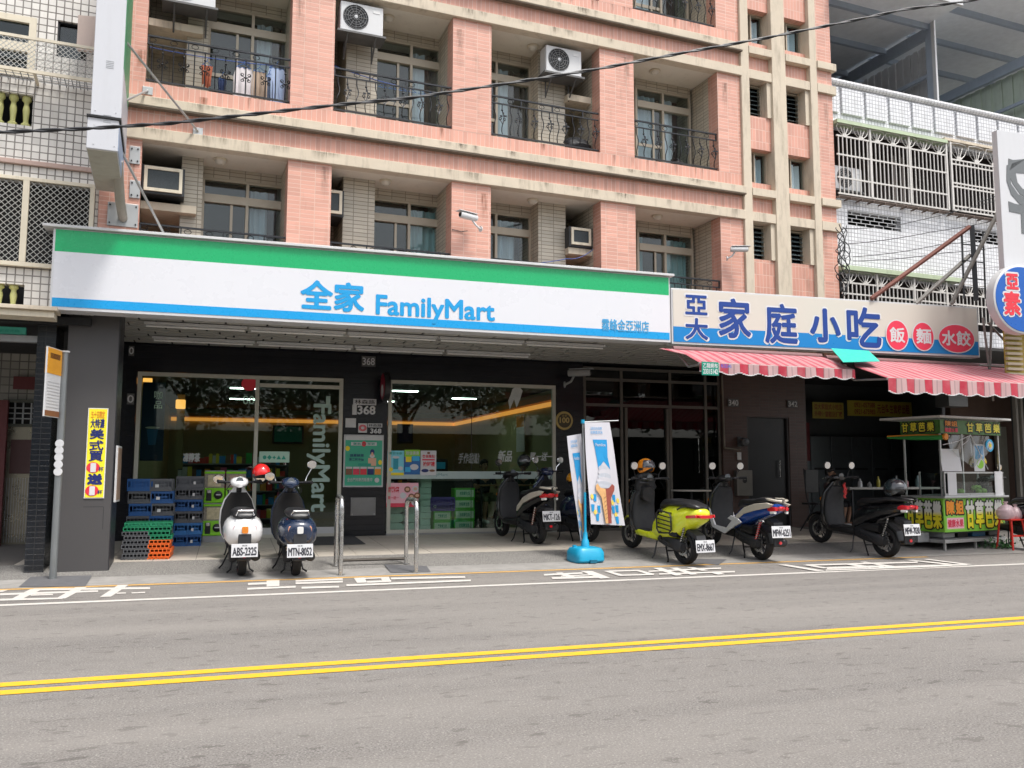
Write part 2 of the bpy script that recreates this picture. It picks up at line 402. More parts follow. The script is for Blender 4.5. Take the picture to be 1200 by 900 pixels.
for q in [((183,149),(215,148),(375,174),(340,176)), ((285,150),(310,149),(395,163),(370,165)), ((300,148),(760,136),(760,142),(300,154)), ((385,160),(620,152),(620,160),(385,168)), ((440,146),(475,145),(600,160),(560,163)),
          ((520,138),(545,137),(665,156),(635,158)), ((600,158),(965,146),(965,152),(600,164)), ((715,131),(740,130),(905,146),(875,149)), ((785,127),(805,126),(985,148),(960,150)), ((380,170),(900,152),(900,156),(380,175))]:
    stq(*[a5(*p) for p in q])
for i, s_ in enumerate(strokes):
    g = G(); z = .0045+.0004*i*.5
    g.add([(p.x, p.y, z) for p in s_], [(0,1,2,3)]); g.build('painted_road_stroke', M_WHITE, kind='structure')
# darker patches let into the pavement
PATCH = mat('dark_patch', (.10,.10,.105), .85, var=.25, scale=8)
for q in [((22,686),(100,685),(108,676),(36,678)), ((450,664),(500,664),(505,669),(458,670)), ((800,658),(842,660),(852,655),(815,655))]:
    pts = [onz(x, y, .03) for x, y in q]; g = G(); g.add([(p.x, p.y, gz(p.y)+.006) for p in pts], [(0,1,2,3)]); g.build('pavement_patch', PATCH, kind='structure')
g = G(); g.add([(.9,15.4,gz(15.4)+.012),(2.35,15.4,gz(15.4)+.012),(2.35,16.9,gz(16.9)+.012),(.9,16.9,gz(16.9)+.012)], [(0,1,2,3)])
tag(g.build('door_mat', mat('mat_grey', (.05,.05,.055), .95, var=.2, scale=40)), 'dark grey floor mat in front of the sliding glass door', 'mat')

# ================================================================ APARTMENT BUILDING (frame: u along, v in, z up)
OX, OY, ANG = -1.5, 13.2, .0675
FO = (OX, OY, 0)
def toW(u, v, z): return Vector((OX+u*math.cos(ANG)-v*math.sin(ANG), OY+u*math.sin(ANG)+v*math.cos(ANG), z))
apt = thing('apartment_building', 'salmon pink tiled apartment block with cream bands and recessed balconies above the shops', 'building', FO, ANG)
piers = [(-.36,.17),(2.24,2.905),(4.88,5.57),(7.65,8.35),(10.18,10.70)]
bays = [(.17,2.24),(2.905,4.88),(5.57,7.65),(8.35,10.18)]
H = 2.845
ROWS = [0, 1, 2]                     # balcony storeys; floor at 4.275+k*H
for k in ROWS:
    zf, zc = 4.275+k*H, 6.24+k*H
    for a, b in piers: G().box(a, b, 0, .30, zf, zc).build('pier', PINK_H, apt)
    g = G()
    for a, b in piers[:-1]: G().box(a+.004, b-.004, .302, 1.4, zf, zc).build('partition_wall', BEIGE_T, apt)
    G().box(10.182, 10.6, .001, 1.4, zf+.001, zc).build('partition_wall', BEIGE_T, apt)
G().box(-.36, 12.97, 0, 1.6, 3.93, 4.275).build('slab', PINK_V, apt)
for k in (0, 1, 2):
    z0 = 6.24+k*H
    G().box(-.34, 10.69, .03, 1.6, z0+.012, z0+.87).build('slab', PLASTER, apt)
    G().box(-.36, 10.70, 0, .12, z0+.63, z0+.885).build('parapet', PINK_V, apt)
    G().box(-.37, 10.72, -.11, .10, z0+.49, z0+.63).build('cream_band', CREAM, apt, bevel=.008)
    G().box(-.365, 10.715, -.102, .05, z0+.470, z0+.4895).build('band_lower_edge', BAND_EDGE, apt)  # thin dark brown strip along the lower edge of the band
    G().box(-.36, 10.70, .012, .11, z0+.18, z0+.49).build('frieze', PINK_V, apt)
    G().box(-.37, 10.72, -.06, .13, z0, z0+.18).build('cream_band', CREAM, apt, bevel=.008)
# back walls, doors and niches
def window_unit(parent, u0, u1, z0, z1, v, post, transom, fr=.045, dark=.0, curtain=None, mt=TANMETAL, gl=GLASS_W, name='balcony_door', sash=True, CV=.12):
    g = G()
    g.box(u0, u1, v-.05, v+.05, z1-fr, z1); g.box(u0, u1, v-.05, v+.05, z0, z0+fr)
    g.box(u0, u0+fr, v-.05, v+.05, z0+fr, z1-fr); g.box(u1-fr, u1, v-.05, v+.05, z0+fr, z1-fr)
    if transom: g.box(u0+fr, u1-fr, v-.06, v+.05, transom-.07, transom+.06)
    if post: g.box(post-fr/2, post+fr/2, v-.055, v+.05, z0+fr, z1-fr)
    w_ = g.build(name, mt, parent)
    cells = []
    xs = [u0+fr, post-fr/2, post+fr/2, u1-fr] if post else [u0+fr, u1-fr]
    zz = [z0+fr, transom-.07, transom+.06, z1-fr] if transom else [z0+fr, z1-fr]
    for i in range(0, len(xs), 2):
        for j in range(0, len(zz), 2):
            G().box(xs[i], xs[i+1], v+.0, v+.008, zz[j], zz[j+1]).build('pane', gl, w_)
    if sash and post:
        g = G(); zt = (transom-.07) if transom else z1-fr
        for (a, b) in ((u0+fr, post-fr/2),):
            c = a+(b-a)*.66
            g.box(c-.02, c+.02, v-.03, v-.006, z0+fr, zt)
        g.box(u0+fr, post-fr/2, v-.028, v-.006, z0+.62, z0+.68)
        g.build('sash_bar', mt, w_)
    if curtain:
        for (a, b, mt2) in curtain:
            n = max(6, int((b-a)/.035)); ring = [(a+(b-a)*i/n, v+CV+.03*math.sin(i*1.9)+.012*math.sin(i*5.1)) for i in range(n+1)]
            poly = ring+[(x, y+.01) for x, y in ring[::-1]]
            G().prism(poly, z0+.06, z1-.1, 'xy').build('curtain', mt2, w_, smooth=60)
    return w_
CUR_W = mat('white_curtain', (.72,.74,.80), .8, var=.08); CUR_B = mat('brown_curtain', (.17,.12,.09), .8, var=.15); CUR_G = mat('grey_blue_curtain', (.48,.55,.62), .8, var=.1); CUR_T = mat('teal_blind', (.30,.46,.48), .7, var=.1)
random.seed(11)
for k in ROWS:
    zf, zc = 4.275+k*H, 6.24+k*H
    tr = zc-.49
    DR = [(1.03, 2.36, 1.72), (3.71, 5.06, 4.385), (5.30, 6.66, 5.98), (8.86, 10.12, 9.48)]
    NICHE = [(.17, .72), (2.905, 3.19), (7.2, 7.65), None]
    PIER = [(.72, 1.03), (3.19, 3.71), (6.66, 7.2), (8.35, 8.86)]
    for i, (u0, u1, ps) in enumerate(DR):
        if k == 1:
            cu = [[(1.8,2.05,CUR_W),(2.05,2.3,CUR_B)], [(4.42,4.66,CUR_W),(4.66,5.0,CUR_B)], [(6.02,6.25,CUR_W),(6.25,6.6,CUR_B)], [(8.9,9.42,CUR_G),(9.52,9.8,CUR_W)]][i]
        elif k == 0: cu = [[(1.78,2.05,CUR_G)], [(4.44,5.0,CUR_T)], [(6.03,6.4,CUR_G)], [(8.95,9.05,CUR_T),(9.52,10.05,CUR_T)]][i]
        else: cu = [[], [], [], [(8.9,9.3,CUR_W)]][i]
        window_unit(apt, u0, u1, zf+.01, zc-.16, .87, ps, tr, curtain=cu)
        g = G(); g.box(u0, u1, .84, .95, zc-.16, zc+.01)
        a, b = PIER[i]
        if i in (0, 1, 2): g.box(a, b, .5, 1.39, zf, zc+.01)
        else: g.box(a, b, .87, .97, zf, zc+.01)
        if NICHE[i]:
            a, b = NICHE[i]; g.box(a-.05, b+.05, 1.32, 1.395, zf, zc+.01)
        if i == 0: g.box(2.36, 2.26+.3, .87, .97, zf, zc)
        if i == 2: g.box(5.5, 5.30, .87, .97, zf, zc)
        g.build('back_wall', BEIGE_T, apt)
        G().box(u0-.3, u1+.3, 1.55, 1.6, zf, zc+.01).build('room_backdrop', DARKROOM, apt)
    # ceiling lamps
    for u in (1.27, 3.87, 6.52, 9.06):
        l = G().lathe([(0,.10),(-.02,.105),(-.035,.10)], (u, .42, zc+.012), n=20).build('ceiling_lamp', CREAMM, apt, smooth=True)
        G().lathe([(0,.085),(-.02,.08),(-.045,.05),(-.055,.01)], (u, .42, zc+.012-.035), n=20).build('lamp_shade', mat('opal_shade', (.6,.57,.5), .3), l, smooth=True)
    # ledges that carry the window air conditioners
    for (a, b) in ((.17, .95), (7.18, 7.66)):
        G().box(a, b, .35, 1.3, zf+1.05, zf+1.17).build('ledge', CREAM, apt, bevel=.006)
# railings
def bar_mesh(parent, style, n=1):
    g = G()
    if style == 'straight': g.tube([(0,0,0),(0,0,.53)], .0085, 4)
    else:
        pts = [(0, -.0-.085*math.exp(-((t-.16)/.11)**2)*1.0, t) for t in [i*.53/12 for i in range(13)]]
        pts = [(-.028*math.sin(min(1, t/.42)*PI*2)*1.0 if t < .42 else 0, y, t) for (x, y, t) in pts]
        g.tube(pts, .0085, 4)
    return g.build('bar', IRON, parent)
def scroll(parent, style):
    g = G()
    def spiral(cx, cz, r, s, t0=0, turns=1.3):
        return [(cx+s*r*(1-.55*i/12)*math.cos(t0+turns*2*PI*i/12), -.012, cz+r*(1-.55*i/12)*math.sin(t0+turns*2*PI*i/12)) for i in range(13)]
    if style == 'straight':
        for s in (-1, 1):
            for t in (-1, 1): g.tube([(0,-.012,.25)]+spiral(s*.05, .25+t*.045, .028, s, -t*PI/2), .006, 4)
        g.lathe([(-.02,.006),(0,.022),(.02,.006)], (0, -.005, .25), n=6); g.lathe([(-.02,.006),(0,.02),(.02,.006)], (0, 0, .42), n=6)
    else:
        for s in (-1, 1): g.tube([(0,-.04,.16)]+spiral(s*.035, .27, .028, s, -PI/2, 1.1), .007, 4)
        g.obox((-.035,-.05,.3), .045, .008, .03); g.obox((.04,-.05,.31), .045, .008, .03); g.obox((0,-.05,.35), .03, .008, .04)
        g.lathe([(-.02,.006),(0,.022),(.02,.006)], (0, 0, .43), n=6)
    return g.build('scroll', IRON, parent)
for k in ROWS:
    zf = 4.275+k*H
    for i, (a, b) in enumerate(bays):
        style = 'straight' if i == 0 else 'curved'
        g = G()
        g.box(a+.005, b-.005, .045, .075, zf+.73, zf+.755); g.box(a+.005, b-.005, .05, .07, zf+.61, zf+.63); g.box(a+.005, b-.005, .045, .075, zf+.05, zf+.072)
        rr = g.build('railing', IRON, apt)
        n = int((b-a)/.145); st = (b-a)/n
        br = bar_mesh(rr, style); br.location = (a+st*.5, .06, zf+.08)
        sc = scroll(rr, style); sc.location = (a+st*1.5, .06, zf+.08)
        for j in range(1, n): copy_to(br, rr, (a+st*(j+.5), .06, zf+.08))
        for j in range(3, n, 2): copy_to(sc, rr, (a+st*(j+.5), .06, zf+.08))
        g = G()
        rg = g.tube([(.05*math.cos(t), 0, .035*math.sin(t)) for t in [q*PI/4 for q in range(8)]], .006, 4, closed=True).build('top_ring', IRON, rr); rg.location = (a+st*.5, .06, zf+.685)
        for j in range(2, n, 2): copy_to(rg, rr, (a+st*(j+.5), .06, zf+.685))
        sp_ = G().box(-.01, .01, -.01, .01, 0, .10).build('spacer', IRON, rr); sp_.location = (a+.02, .06, zf+.63)
        for j in range(4, n+1, 4): copy_to(sp_, rr, (a+st*j-.02, .06, zf+.63))
# right part: pilasters, louvres, small windows
for (a, b) in ((10.70,10.89),(11.44,11.77),(12.38,12.555)):
    G().box(a, b, -.055, .3, 3.9, 13.2).build('pilaster', CREAM, apt, bevel=.01)
G().box(12.555, 12.97, 0, .5, 3.9, 13.2).build('pier', PINK_H, apt)
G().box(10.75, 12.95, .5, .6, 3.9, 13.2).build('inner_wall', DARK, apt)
for k in (-1, 0, 1, 2):
    z0 = 6.24+k*H
    for (a, b) in ((10.89,11.44),(11.77,12.38),(12.555,13.03)):
        last = b > 13
        G().box(a, b, -.085 if last else -.07, .3, z0+.49, z0+.64).build('cream_band', CREAM, apt, bevel=.006)
        G().box(a, b, -.06 if last else -.04, .3, z0-.005, z0+.175).build('cream_band', CREAM, apt, bevel=.006)
        G().box(a, min(b, 12.96), .03 if last else .06, .3, z0+.175, z0+.49).build('frieze', PINK_V, apt)
        if last: continue
        G().box(a, b, .08, .3, z0+.64, z0+.80).build('infill_panel', PINK_V, apt)          # under the small window
        wz0, wz1 = z0+.80, z0+1.46
        wc = random.choice([CUR_W, CUR_G])
        window_unit(apt, a+.0, b-.0, wz0, wz1, .24, a+.25, None, fr=.028, mt=TANMETAL, name='small_window', sash=False, CV=.05, curtain=[(a+.27, b-.10, wc), (a+.03, a+.12, CUR_B)])
        G().box(a, b, .035, .3, wz1, wz1+.66).build('infill_panel', PINK_V, apt)
        # louvre window
        l0, l1 = wz1+.66, z0+H-.005
        lv = G(); lv.box(a, a+.02, .2, .26, l0, l1); lv.box(b-.12, b-.10, .2, .26, l0, l1); lv.box(a+.02, b-.12, .2, .26, l0, l0+.03); lv.box(a+.02, b-.12, .2, .26, l1-.05, l1-.02)
        lw = lv.build('louvre_window', TANMETAL, apt)
        nsl = 7; sh = (l1-l0-.1)/nsl
        s0 = G().obox((0,0,0), b-a-.15, .11, .006, Matrix.Rotation(R(35), 3, 'X')).build('louvre_slat', mat('louvre_glass', (.15,.2,.21), .15, metal=.3), lw)
        s0.location = ((a+b)/2-.05, .22, l0+.06)
        for j in range(1, nsl): copy_to(s0, lw, ((a+b)/2-.05, .22, l0+.06+j*sh))
        G().box(b-.10, b, .0, .3, l0, l1).build('reveal', CREAM, apt)

def streak_mat(name, col, amt):
    m, n, b = nt_new(name); tc = n.nodes.new('ShaderNodeTexCoord'); sp = n.nodes.new('ShaderNodeSeparateXYZ'); L(n, tc.outputs['Generated'], sp.inputs[0])
    ex = math_(n, 'MULTIPLY', math_(n, 'SUBTRACT', sp.outputs[0], .5), 2.); ex = math_(n, 'SUBTRACT', 1., math_(n, 'MULTIPLY', ex, ex))
    ez = ramp(n, sp.outputs[2], .0, .85); f = math_(n, 'MULTIPLY', math_(n, 'MULTIPLY', ex, ez), ramp(n, noise(n, objco(n, (30, 30, 3)), 1.2, 5, .7), .38, .66))
    tr = n.nodes.new('ShaderNodeBsdfTransparent'); mx = n.nodes.new('ShaderNodeMixShader'); L(n, math_(n, 'MULTIPLY', f, amt), mx.inputs[0]); L(n, tr.outputs[0], mx.inputs[1])
    b.inputs['Base Color'].default_value = (*col, 1); b.inputs['Roughness'].default_value = .9; L(n, b.outputs[0], mx.inputs[2]); L(n, mx.outputs[0], n.nodes['Material Output'].inputs[0]); return m
RUSTS = streak_mat('rust_run', (.20,.07,.025), .8); GRIME = streak_mat('grime_run', (.10,.08,.06), .5)
random.seed(77)
def streak(u, z1, w_, h, v, mt):
    G().add([(u-w_/2,v,z1-h),(u+w_/2,v,z1-h),(u+w_/2,v,z1),(u-w_/2,v,z1)], [(0,1,2,3)]).build('stain_run', mt, apt)
for k in (0, 1, 2):
    z0 = 6.24+k*H
    for _ in range(26):
        u = random.uniform(.1, 10.5); streak(u, z0+.62, random.uniform(.05,.30), random.uniform(.08,.135), -.1125, GRIME)
    for _ in range(22):
        u = random.uniform(.1, 10.5); streak(u, z0+.175, random.uniform(.06,.35), random.uniform(.08,.165), -.0625, GRIME)
    for _ in range(14):
        u = random.uniform(.2, 10.1); streak(u, z0+.885, random.uniform(.03,.12), random.uniform(.12,.24), -.0025, RUSTS if random.random() < .4 else GRIME)
for (u, z, h, m_) in ((.93,6.40,.15,RUSTS),(.98,7.02,.28,RUSTS),(.10,7.6,.5,RUSTS),(.05,5.9,.5,GRIME),(2.35,9.0,.9,GRIME),(2.8,6.2,.6,GRIME),(5.0,8.9,.8,GRIME),(5.45,6.1,.5,RUSTS),(8.2,9.0,.8,GRIME),(10.35,8.9,.7,GRIME),(12.8,8.9,1.0,GRIME),(12.65,6.2,.6,GRIME)): streak(u, z, .14, h, -.003, m_)

# ---------------------------------------------------------------- air conditioners
def outdoor_ac(label, u, v, z, flip=False):
    p = toW(u, v, z); t = thing('air_conditioner', label, 'air conditioner', p, ANG, 'outdoor air conditioner units on the balconies')
    W_, D_, H_ = .70, .28, .50
    G().box(0, W_, 0, D_, 0, H_).build('casing', WHITEM, t, bevel=.02)
    G().lathe([(-.004,.005),(-.004,.205),(.01,.215)], (.25, 0, .26), 'y', 32).build('fan_opening', DARK, t)
    fg = G()
    for r_ in (.05,.09,.13,.17,.2): fg.tube([(.25+r_*math.cos(2*PI*i/24), -.012, .26+r_*math.sin(2*PI*i/24)) for i in range(24)], .003, 4, closed=True)
    for i in range(12): fg.tube([(.25, -.014, .26), (.25+.21*math.cos(PI*i/6), -.014, .26+.21*math.sin(PI*i/6))], .003, 4)
    fg.lathe([(-.02,.001),(-.018,.03),(0,.03)], (.25,0,.26), 'y', 12); fg.build('fan_grille', GREY, t)
    G().box(.53, .64, -.006, .001, .38, .43).build('badge', P_PALE, t)
    br = G(); br.box(-.05, W_+.04, -.05, D_+.05, -.035, -.003)
    for x in (.12, W_-.12): br.tube([(x,-.02,-.03),(x,.30,-.32)], .014, 5); br.tube([(x,.30,-.03),(x,.30,-.34)], .014, 5)
    br.build('bracket', mat('bracket_metal', (.10,.10,.10), .6, metal=.4, dirt=.3), t)
    return t
outdoor_ac('white outdoor air conditioner high in the second balcony of the railed storey', 2.99, .02, 8.50)
outdoor_ac('white outdoor air conditioner in the third balcony beside the black railing', 6.64, .10, 8.50)
outdoor_ac('white outdoor air conditioner at the top left, above the balcony with laundry', .40, .05, 8.46)
def window_ac(label, u0, u1, z0, z1, v):
    p = toW(u0, v, z0); t = thing('window_air_conditioner', label, 'air conditioner', p, ANG, 'boxed window air conditioners of the lower balconies')
    W_, H_ = u1-u0, z1-z0
    G().box(0, W_, 0, .6, 0, H_).build('casing', mat('dark_casing', (.02,.022,.025), .5), t, bevel=.01)
    g = G(); f = .045; x0, x1 = .035, W_-.035; a0, a1 = .04, H_-.02
    g.box(x0, x1, -.03, .01, a1-f, a1); g.box(x0, x1, -.03, .01, a0, a0+f); g.box(x0, x0+f, -.03, .01, a0+f, a1-f); g.box(x1-f, x1, -.03, .01, a0+f, a1-f)
    g.build('front_frame', CREAMM, t)
    G().box(x0+f, x1-f, -.012, .005, a0+f, a1-f).build('coil_grille', mat('coil', (.05,.06,.065), .6, metal=.5, scale=60, var=.4), t)
window_ac('window air conditioner in a dark box beside the sign bracket, leftmost balcony', .175, .77, 5.52, 5.95, .2)
window_ac('window air conditioner half hidden by the second pink pier', 2.70, 3.17, 5.52, 5.96, .32)
window_ac('window air conditioner beside the third pink pier with blue cable below', 7.18, 7.64, 5.45, 5.82, .32)

# ---------------------------------------------------------------- laundry
def cloth(name, label, cat, u, z_top, w_, h, mt, v=.3, shape='cloth', seed=0):
    random.seed(seed); n, mrows = 12, 9; g = G(); rings = []
    p = toW(u, v, z_top); t = thing(name, label, cat, p, ANG, 'laundry hung on the balcony line')
    def pt(i, j, off):
        fx, fz = i/n, j/mrows
        wd = w_*(1-.25*math.sin(fz*PI*.5)) if shape != 'shirt' else w_*(1 if fz > .25 else .75+fz)
        x = (fx-.5)*wd; fold = .025*math.sin(i*1.7+seed)*(0.3+fz)
        return (x, fold+off, -fz*h*(1-.12*math.sin(fx*PI*2+seed)*.6*fz))
    v_, f_ = [], []
    for off in (0, .008):
        for j in range(mrows+1):
            for i in range(n+1): v_.append(pt(i, j, off))
    K = (n+1)*(mrows+1)
    for j in range(mrows):
        for i in range(n):
            a = j*(n+1)+i; f_.append((a, a+1, a+n+2, a+n+1)); f_.append((a+K, a+n+1+K, a+n+2+K, a+1+K))
    for i in range(n):
        for a in (i, mrows*(n+1)+i): f_.append((a, a+1, a+1+K, a+K))
    for j in range(mrows):
        for a in (j*(n+1), j*(n+1)+n): f_.append((a, a+n+1, a+n+1+K, a+K))
    g.add(v_, f_); g.build('fabric', mt, t, smooth=50)
    h_ = G(); h_.tube([(-w_*.4,0,0),(0,0,.07),(w_*.4,0,0),(-w_*.4,0,0)], .006, 4); h_.tube([(0,0,.07),(0,0,.1),(.02,0,.12)], .004, 4)
    h_.build('hanger', mat('hanger_blue', (.05,.15,.4), .5), t)
C_ = lambda n, c: mat('cloth_'+n, c, .9, var=.15, scale=9)
cloth('garment', 'short orange and brown cloth hanging left on the line', 'clothing', 1.02, 7.66, .17, .33, C_('rust', (.42,.13,.07)), seed=1)
cloth('garment', 'small dark blue cloth hanging beside the rust coloured one', 'clothing', 1.25, 7.48, .13, .30, C_('indigo', (.03,.05,.13)), seed=2)
cloth('shirt', 'white shirt slanting on the balcony clothes line', 'clothing', 1.56, 7.72, .30, .60, C_('white', (.68,.64,.66)), shape='shirt', seed=3)
cloth('shirt', 'beige shirt hanging between the white and the blue ones', 'clothing', 1.80, 7.7, .24, .60, C_('beige', (.40,.31,.24)), shape='shirt', seed=4)
cloth('shirt', 'dark patterned shirt next to the light blue laundry', 'clothing', 1.95, 7.64, .13, .54, C_('slate', (.10,.13,.20)), shape='shirt', seed=5)
cloth('shirt', 'light blue shirt hanging rightmost on the clothes line', 'clothing', 2.06, 7.80, .30, .70, C_('light_blue', (.42,.52,.72)), shape='shirt', seed=6)
def wire(name, pts, r, mt, label, cat, sag=0, n=14, group=None):
    P_ = []
    for a, b in zip(pts, pts[1:]):
        a, b = Vector(a), Vector(b)
        for i in range(n+1): 
            t = i/n; p = a.lerp(b, t); p.z -= sag*4*t*(1-t); P_.append(p)
    q = [P_[0]]
    for p in P_[1:]:
        if (p-q[-1]).length > 1e-4: q.append(p)
    return tag(G().tube(q, r, 6).build(name, mt, smooth=60), label, cat, group)
BLUEC = mat('blue_cord', (.04,.09,.32), .6)
wire('clothes_line', [toW(.2,.3,7.80), toW(2.2,.3,7.86)], .007, BLUEC, 'blue clothes line across the leftmost railed balcony', 'clothes line', .04)
wire('clothes_line', [toW(2.93,.3,8.02), toW(4.85,.3,7.86)], .007, BLUEC, 'blue clothes line across the second railed balcony', 'clothes line', .07)
for i in range(6): wire('coat_hanger', [toW(3.75+i*.17,.3,7.85), toW(3.69+i*.17,.3,7.79), toW(3.83+i*.17,.3,7.79), toW(3.75+i*.17,.3,7.85)], .005, mat('hanger_blue', (.05,.15,.4), .5), 'empty blue coat hanger, %s from the left on the second balcony line' % ['first','second','third','fourth','fifth','sixth'][i], 'coat hanger', 0, 1, 'empty coat hangers')
wire('clothes_line', [toW(5.6,.25,5.0), toW(7.1,.25,5.2), toW(7.62,.25,5.42)], .007, BLUEC, 'blue cord slung across the third lower balcony', 'cord', .06)
def lump(name, label, cat, u, v, z, rx, ry, rz_, mt, seed):
    random.seed(seed); t = G(); secs = []
    for i in range(7):
        f = -1+2*i/6; s_ = math.sqrt(max(.02, 1-f*f)); secs.append((rz_*(f+1), random.uniform(-.03,.03), random.uniform(-.02,.02), rx*s_*random.uniform(.8,1.1), ry*s_*random.uniform(.8,1.1)))
    o = t.loft(secs, 14, 'z', 2.2).build(name, mt, smooth=50); o.location = toW(u, v, z); o.rotation_euler = (0,0,ANG); return tag(o, label, cat)
lump('bag', 'black bag on the floor of the third railed balcony', 'bag', 7.35, .3, 7.13, .26, .15, .17, mat('bag_black', (.012,.013,.016), .6), 1)
lump('bin', 'small black bin behind the railing of the rightmost balcony', 'bin', 9.42, .3, 7.13, .13, .12, .12, BLACKP, 2)

# ================================================================ CONVENIENCE STORE SIGN AND FRONT
FY = 12.9
sg = thing('fascia_sign', 'long green, white and blue shop fascia with blue lettering over the convenience store', 'shop sign', (0,0,0))
fx0, fx1, fz0, fz1 = -2.36, 7.03, 3.63, 4.76
G().box(fx0, fx1, FY, FY+.32, fz0, fz1).build('sign_box', WHITE, sg, bevel=.006)
bandz = [(fz0+.045, fz0+.165, 'blue_band', mat('fascia_blue', (.0,.29,.64), .3, var=.02)), (fz0+.165, fz0+.805, 'white_panel', mat('fascia_white', (.63,.64,.675), .3, var=.015, scale=1.2)), (fz0+.805, fz1-.02, 'green_band', mat('fascia_green', (.0,.36,.12), .3, var=.02))]
for a, b, n_, m_ in bandz: G().box(fx0+.03, fx1-.025, FY-.006, FY-.0005, a, b).build(n_, m_, sg)
G().box(fx0-.13, fx1+.06, FY-.06, FY+.36, fz1+.002, fz1+.04).build('top_cap', WHITEM, sg, bevel=.004)
for i in range(1, 8): 
    x = fx0+i*(fx1-fx0)/8; G().box(x-.001, x+.001, FY-.0068, FY-.006, fz0+.17, fz0+.8).build('panel_seam', P_PALE, sg)
FMB = mat('fascia_lettering_blue', (.005,.29,.62), .3, var=.02)
def fpx(x0, y0, x1, y1, Y=FY):
    a, b = ony(x0, y0, Y), ony(x1, y1, Y); return a.x, b.x, min(a.z, b.z), max(a.z, b.z)
za, zb = ony(420, 366, FY).z, ony(395, 332, FY).z
text('全家', FMB, sg, ony(353,345,FY).x, ony(426,345,FY).x, za+.01, zb+.01, FY-.010, bold=.016)
xa, xb = ony(441,365,FY).x, ony(579,365,FY).x
text('FamilyMart', FMB, sg, xa, xb, ony(520,379,FY).z-.005, ony(505,350,FY).z, FY-.010, bold=.012)
text('霧峰金亞洲店', mat('small_lettering_blue', (.05,.33,.62), .4, var=.02), sg, ony(705,383,FY).x, ony(760,383,FY).x, ony(733,389,FY).z, ony(733,375,FY).z, FY-.010, bold=.003)

sf = thing('shopfront', 'black tiled convenience store front with large glass windows under the green fascia', 'shopfront')
# soffit of narrow metal panels with light tubes
SOFF = mat('soffit_metal', (.40,.39,.36), .5, metal=.1, var=.08, dirt=.25)
sof = G().box(-2.3, 10.6, FY+.33, 17.3, 3.80, 3.84).build('soffit', DARK, sf)
px_, nY = .63, 13
pw = (16.9-(FY+.34))/nY
p0 = G().box(0, .600, 0, pw-.062, -.018, .0).build('panel', SOFF, sof, bevel=.003, seg=1)
first = True
for j in range(nY):
    for i in range(20):
        x = -2.28+i*.632+(j % 2)*.3-.1*(j % 3); y = FY+.34+j*pw
        if first: p0.location = (x, y, 3.795); first = False
        else: copy_to(p0, sof, (x, y, 3.795+random.uniform(-.002,.002)))
for (yy, x0, x1) in ((14.35,-1.3,6.5),(15.9,-1.3,5.6)):
    n = 5 if yy < 15 else 4
    for i in range(n):
        a = x0+(x1-x0)*i/n; b = x0+(x1-x0)*(i+1)/n-.04
        t = thing('light_fitting', '%s unlit tube light of the %s row under the fascia' % (['leftmost','second','middle','fourth','rightmost'][i] if n == 5 else ['leftmost','second','third','last'][i], 'front' if yy < 15 else 'rear'), 'light fitting', (a, yy, 3.72), 0, 'tube lights under the store soffit')
        G().box(0, b-a, -.05, .05, .0, .045).build('housing', WHITEM, t, bevel=.006)
        G().lathe([(0,.018),(b-a-.06,.018)], (.03, 0, -.02), 'x', 10).build('tube', mat('light_tube', (.72,.72,.70), .3), t, smooth=True)
# black wall with openings
YW = 17.0; zf_ = .22
wl = [(-2.5,-1.62,.1,3.8),(-1.62,7.15,3.27,3.8),(2.10,2.97,zf_-.05,3.27),(6.52,7.16,.1,3.27),(-1.62,2.10,.1,zf_+.01),(2.97,6.52,.1,.30)]
g = G()
for a, b, c, d in wl: g.box(a, b, YW, YW+.2, c, d)
g.build('wall', BLACK_W, sf)
FRM = mat('pale_door_frame', (.50,.49,.42), .45, metal=.2, var=.05)
def frame(parent, name, x0, x1, z0, z1, y, mt, t=.06, d=.08, vs_=(), hs_=(), gl=GLASS_S, hz=None):
    g = G(); g.box(x0, x1, y-d/2, y+d/2, z1-t, z1); g.box(x0, x1, y-d/2, y+d/2, z0, z0+t)
    g.box(x0, x0+t, y-d/2, y+d/2, z0+t, z1-t); g.box(x1-t, x1, y-d/2, y+d/2, z0+t, z1-t)
    for x in vs_: g.box(x-t/2, x+t/2, y-d/2+.002, y+d/2-.002, z0+t, z1-t)
    f = g.build(name, mt, parent); xs = [x0+t]+[q for x in vs_ for q in (x-t/2, x+t/2)]+[x1-t]
    for z in hs_:
        G().box(x0+t, x1-t, y-d/2+.004, y+d/2-.004, z-t/2, z+t/2).build('rail', mt, f)
    zz = [z0+t]+[q for z in hs_ for q in (z-t/2, z+t/2)]+[z1-t]
    for i in range(0, len(xs), 2):
        for j in range(0, len(zz), 2): G().box(xs[i], xs[i+1], y-.004, y+.004, zz[j], zz[j+1]).build('pane', gl, f)
    return f
d1 = frame(sf, 'glass_door', -1.6, 2.09, zf_, 3.26, YW, FRM, t=.07, vs_=(.49,))
G().box(.53, 2.02, YW-.03, YW+.03, 3.05, 3.12).build('door_header', FRM, d1)
G().box(.53, 2.02, YW-.045, YW+.03, zf_+.07, zf_+.19).build('door_bottom_rail', WHITEM, d1)
w2 = frame(sf, 'shop_window', 2.98, 6.51, .26, 3.27, YW, FRM, t=.07)
G().box(3.05, 6.44, YW-.02, YW-.006, 1.32, 1.47).build('privacy_strip', mat('pale_strip', (.42,.52,.50), .4, var=.05), w2)
G().box(4.685, 4.695, YW-.012, YW-.005, .33, 3.2).build('glass_joint', BLACKP, w2)
text('FamilyMart', mat('strip_letters', (.12,.25,.27), .5), w2, 3.75, 4.2, 1.36, 1.43, YW-.022)
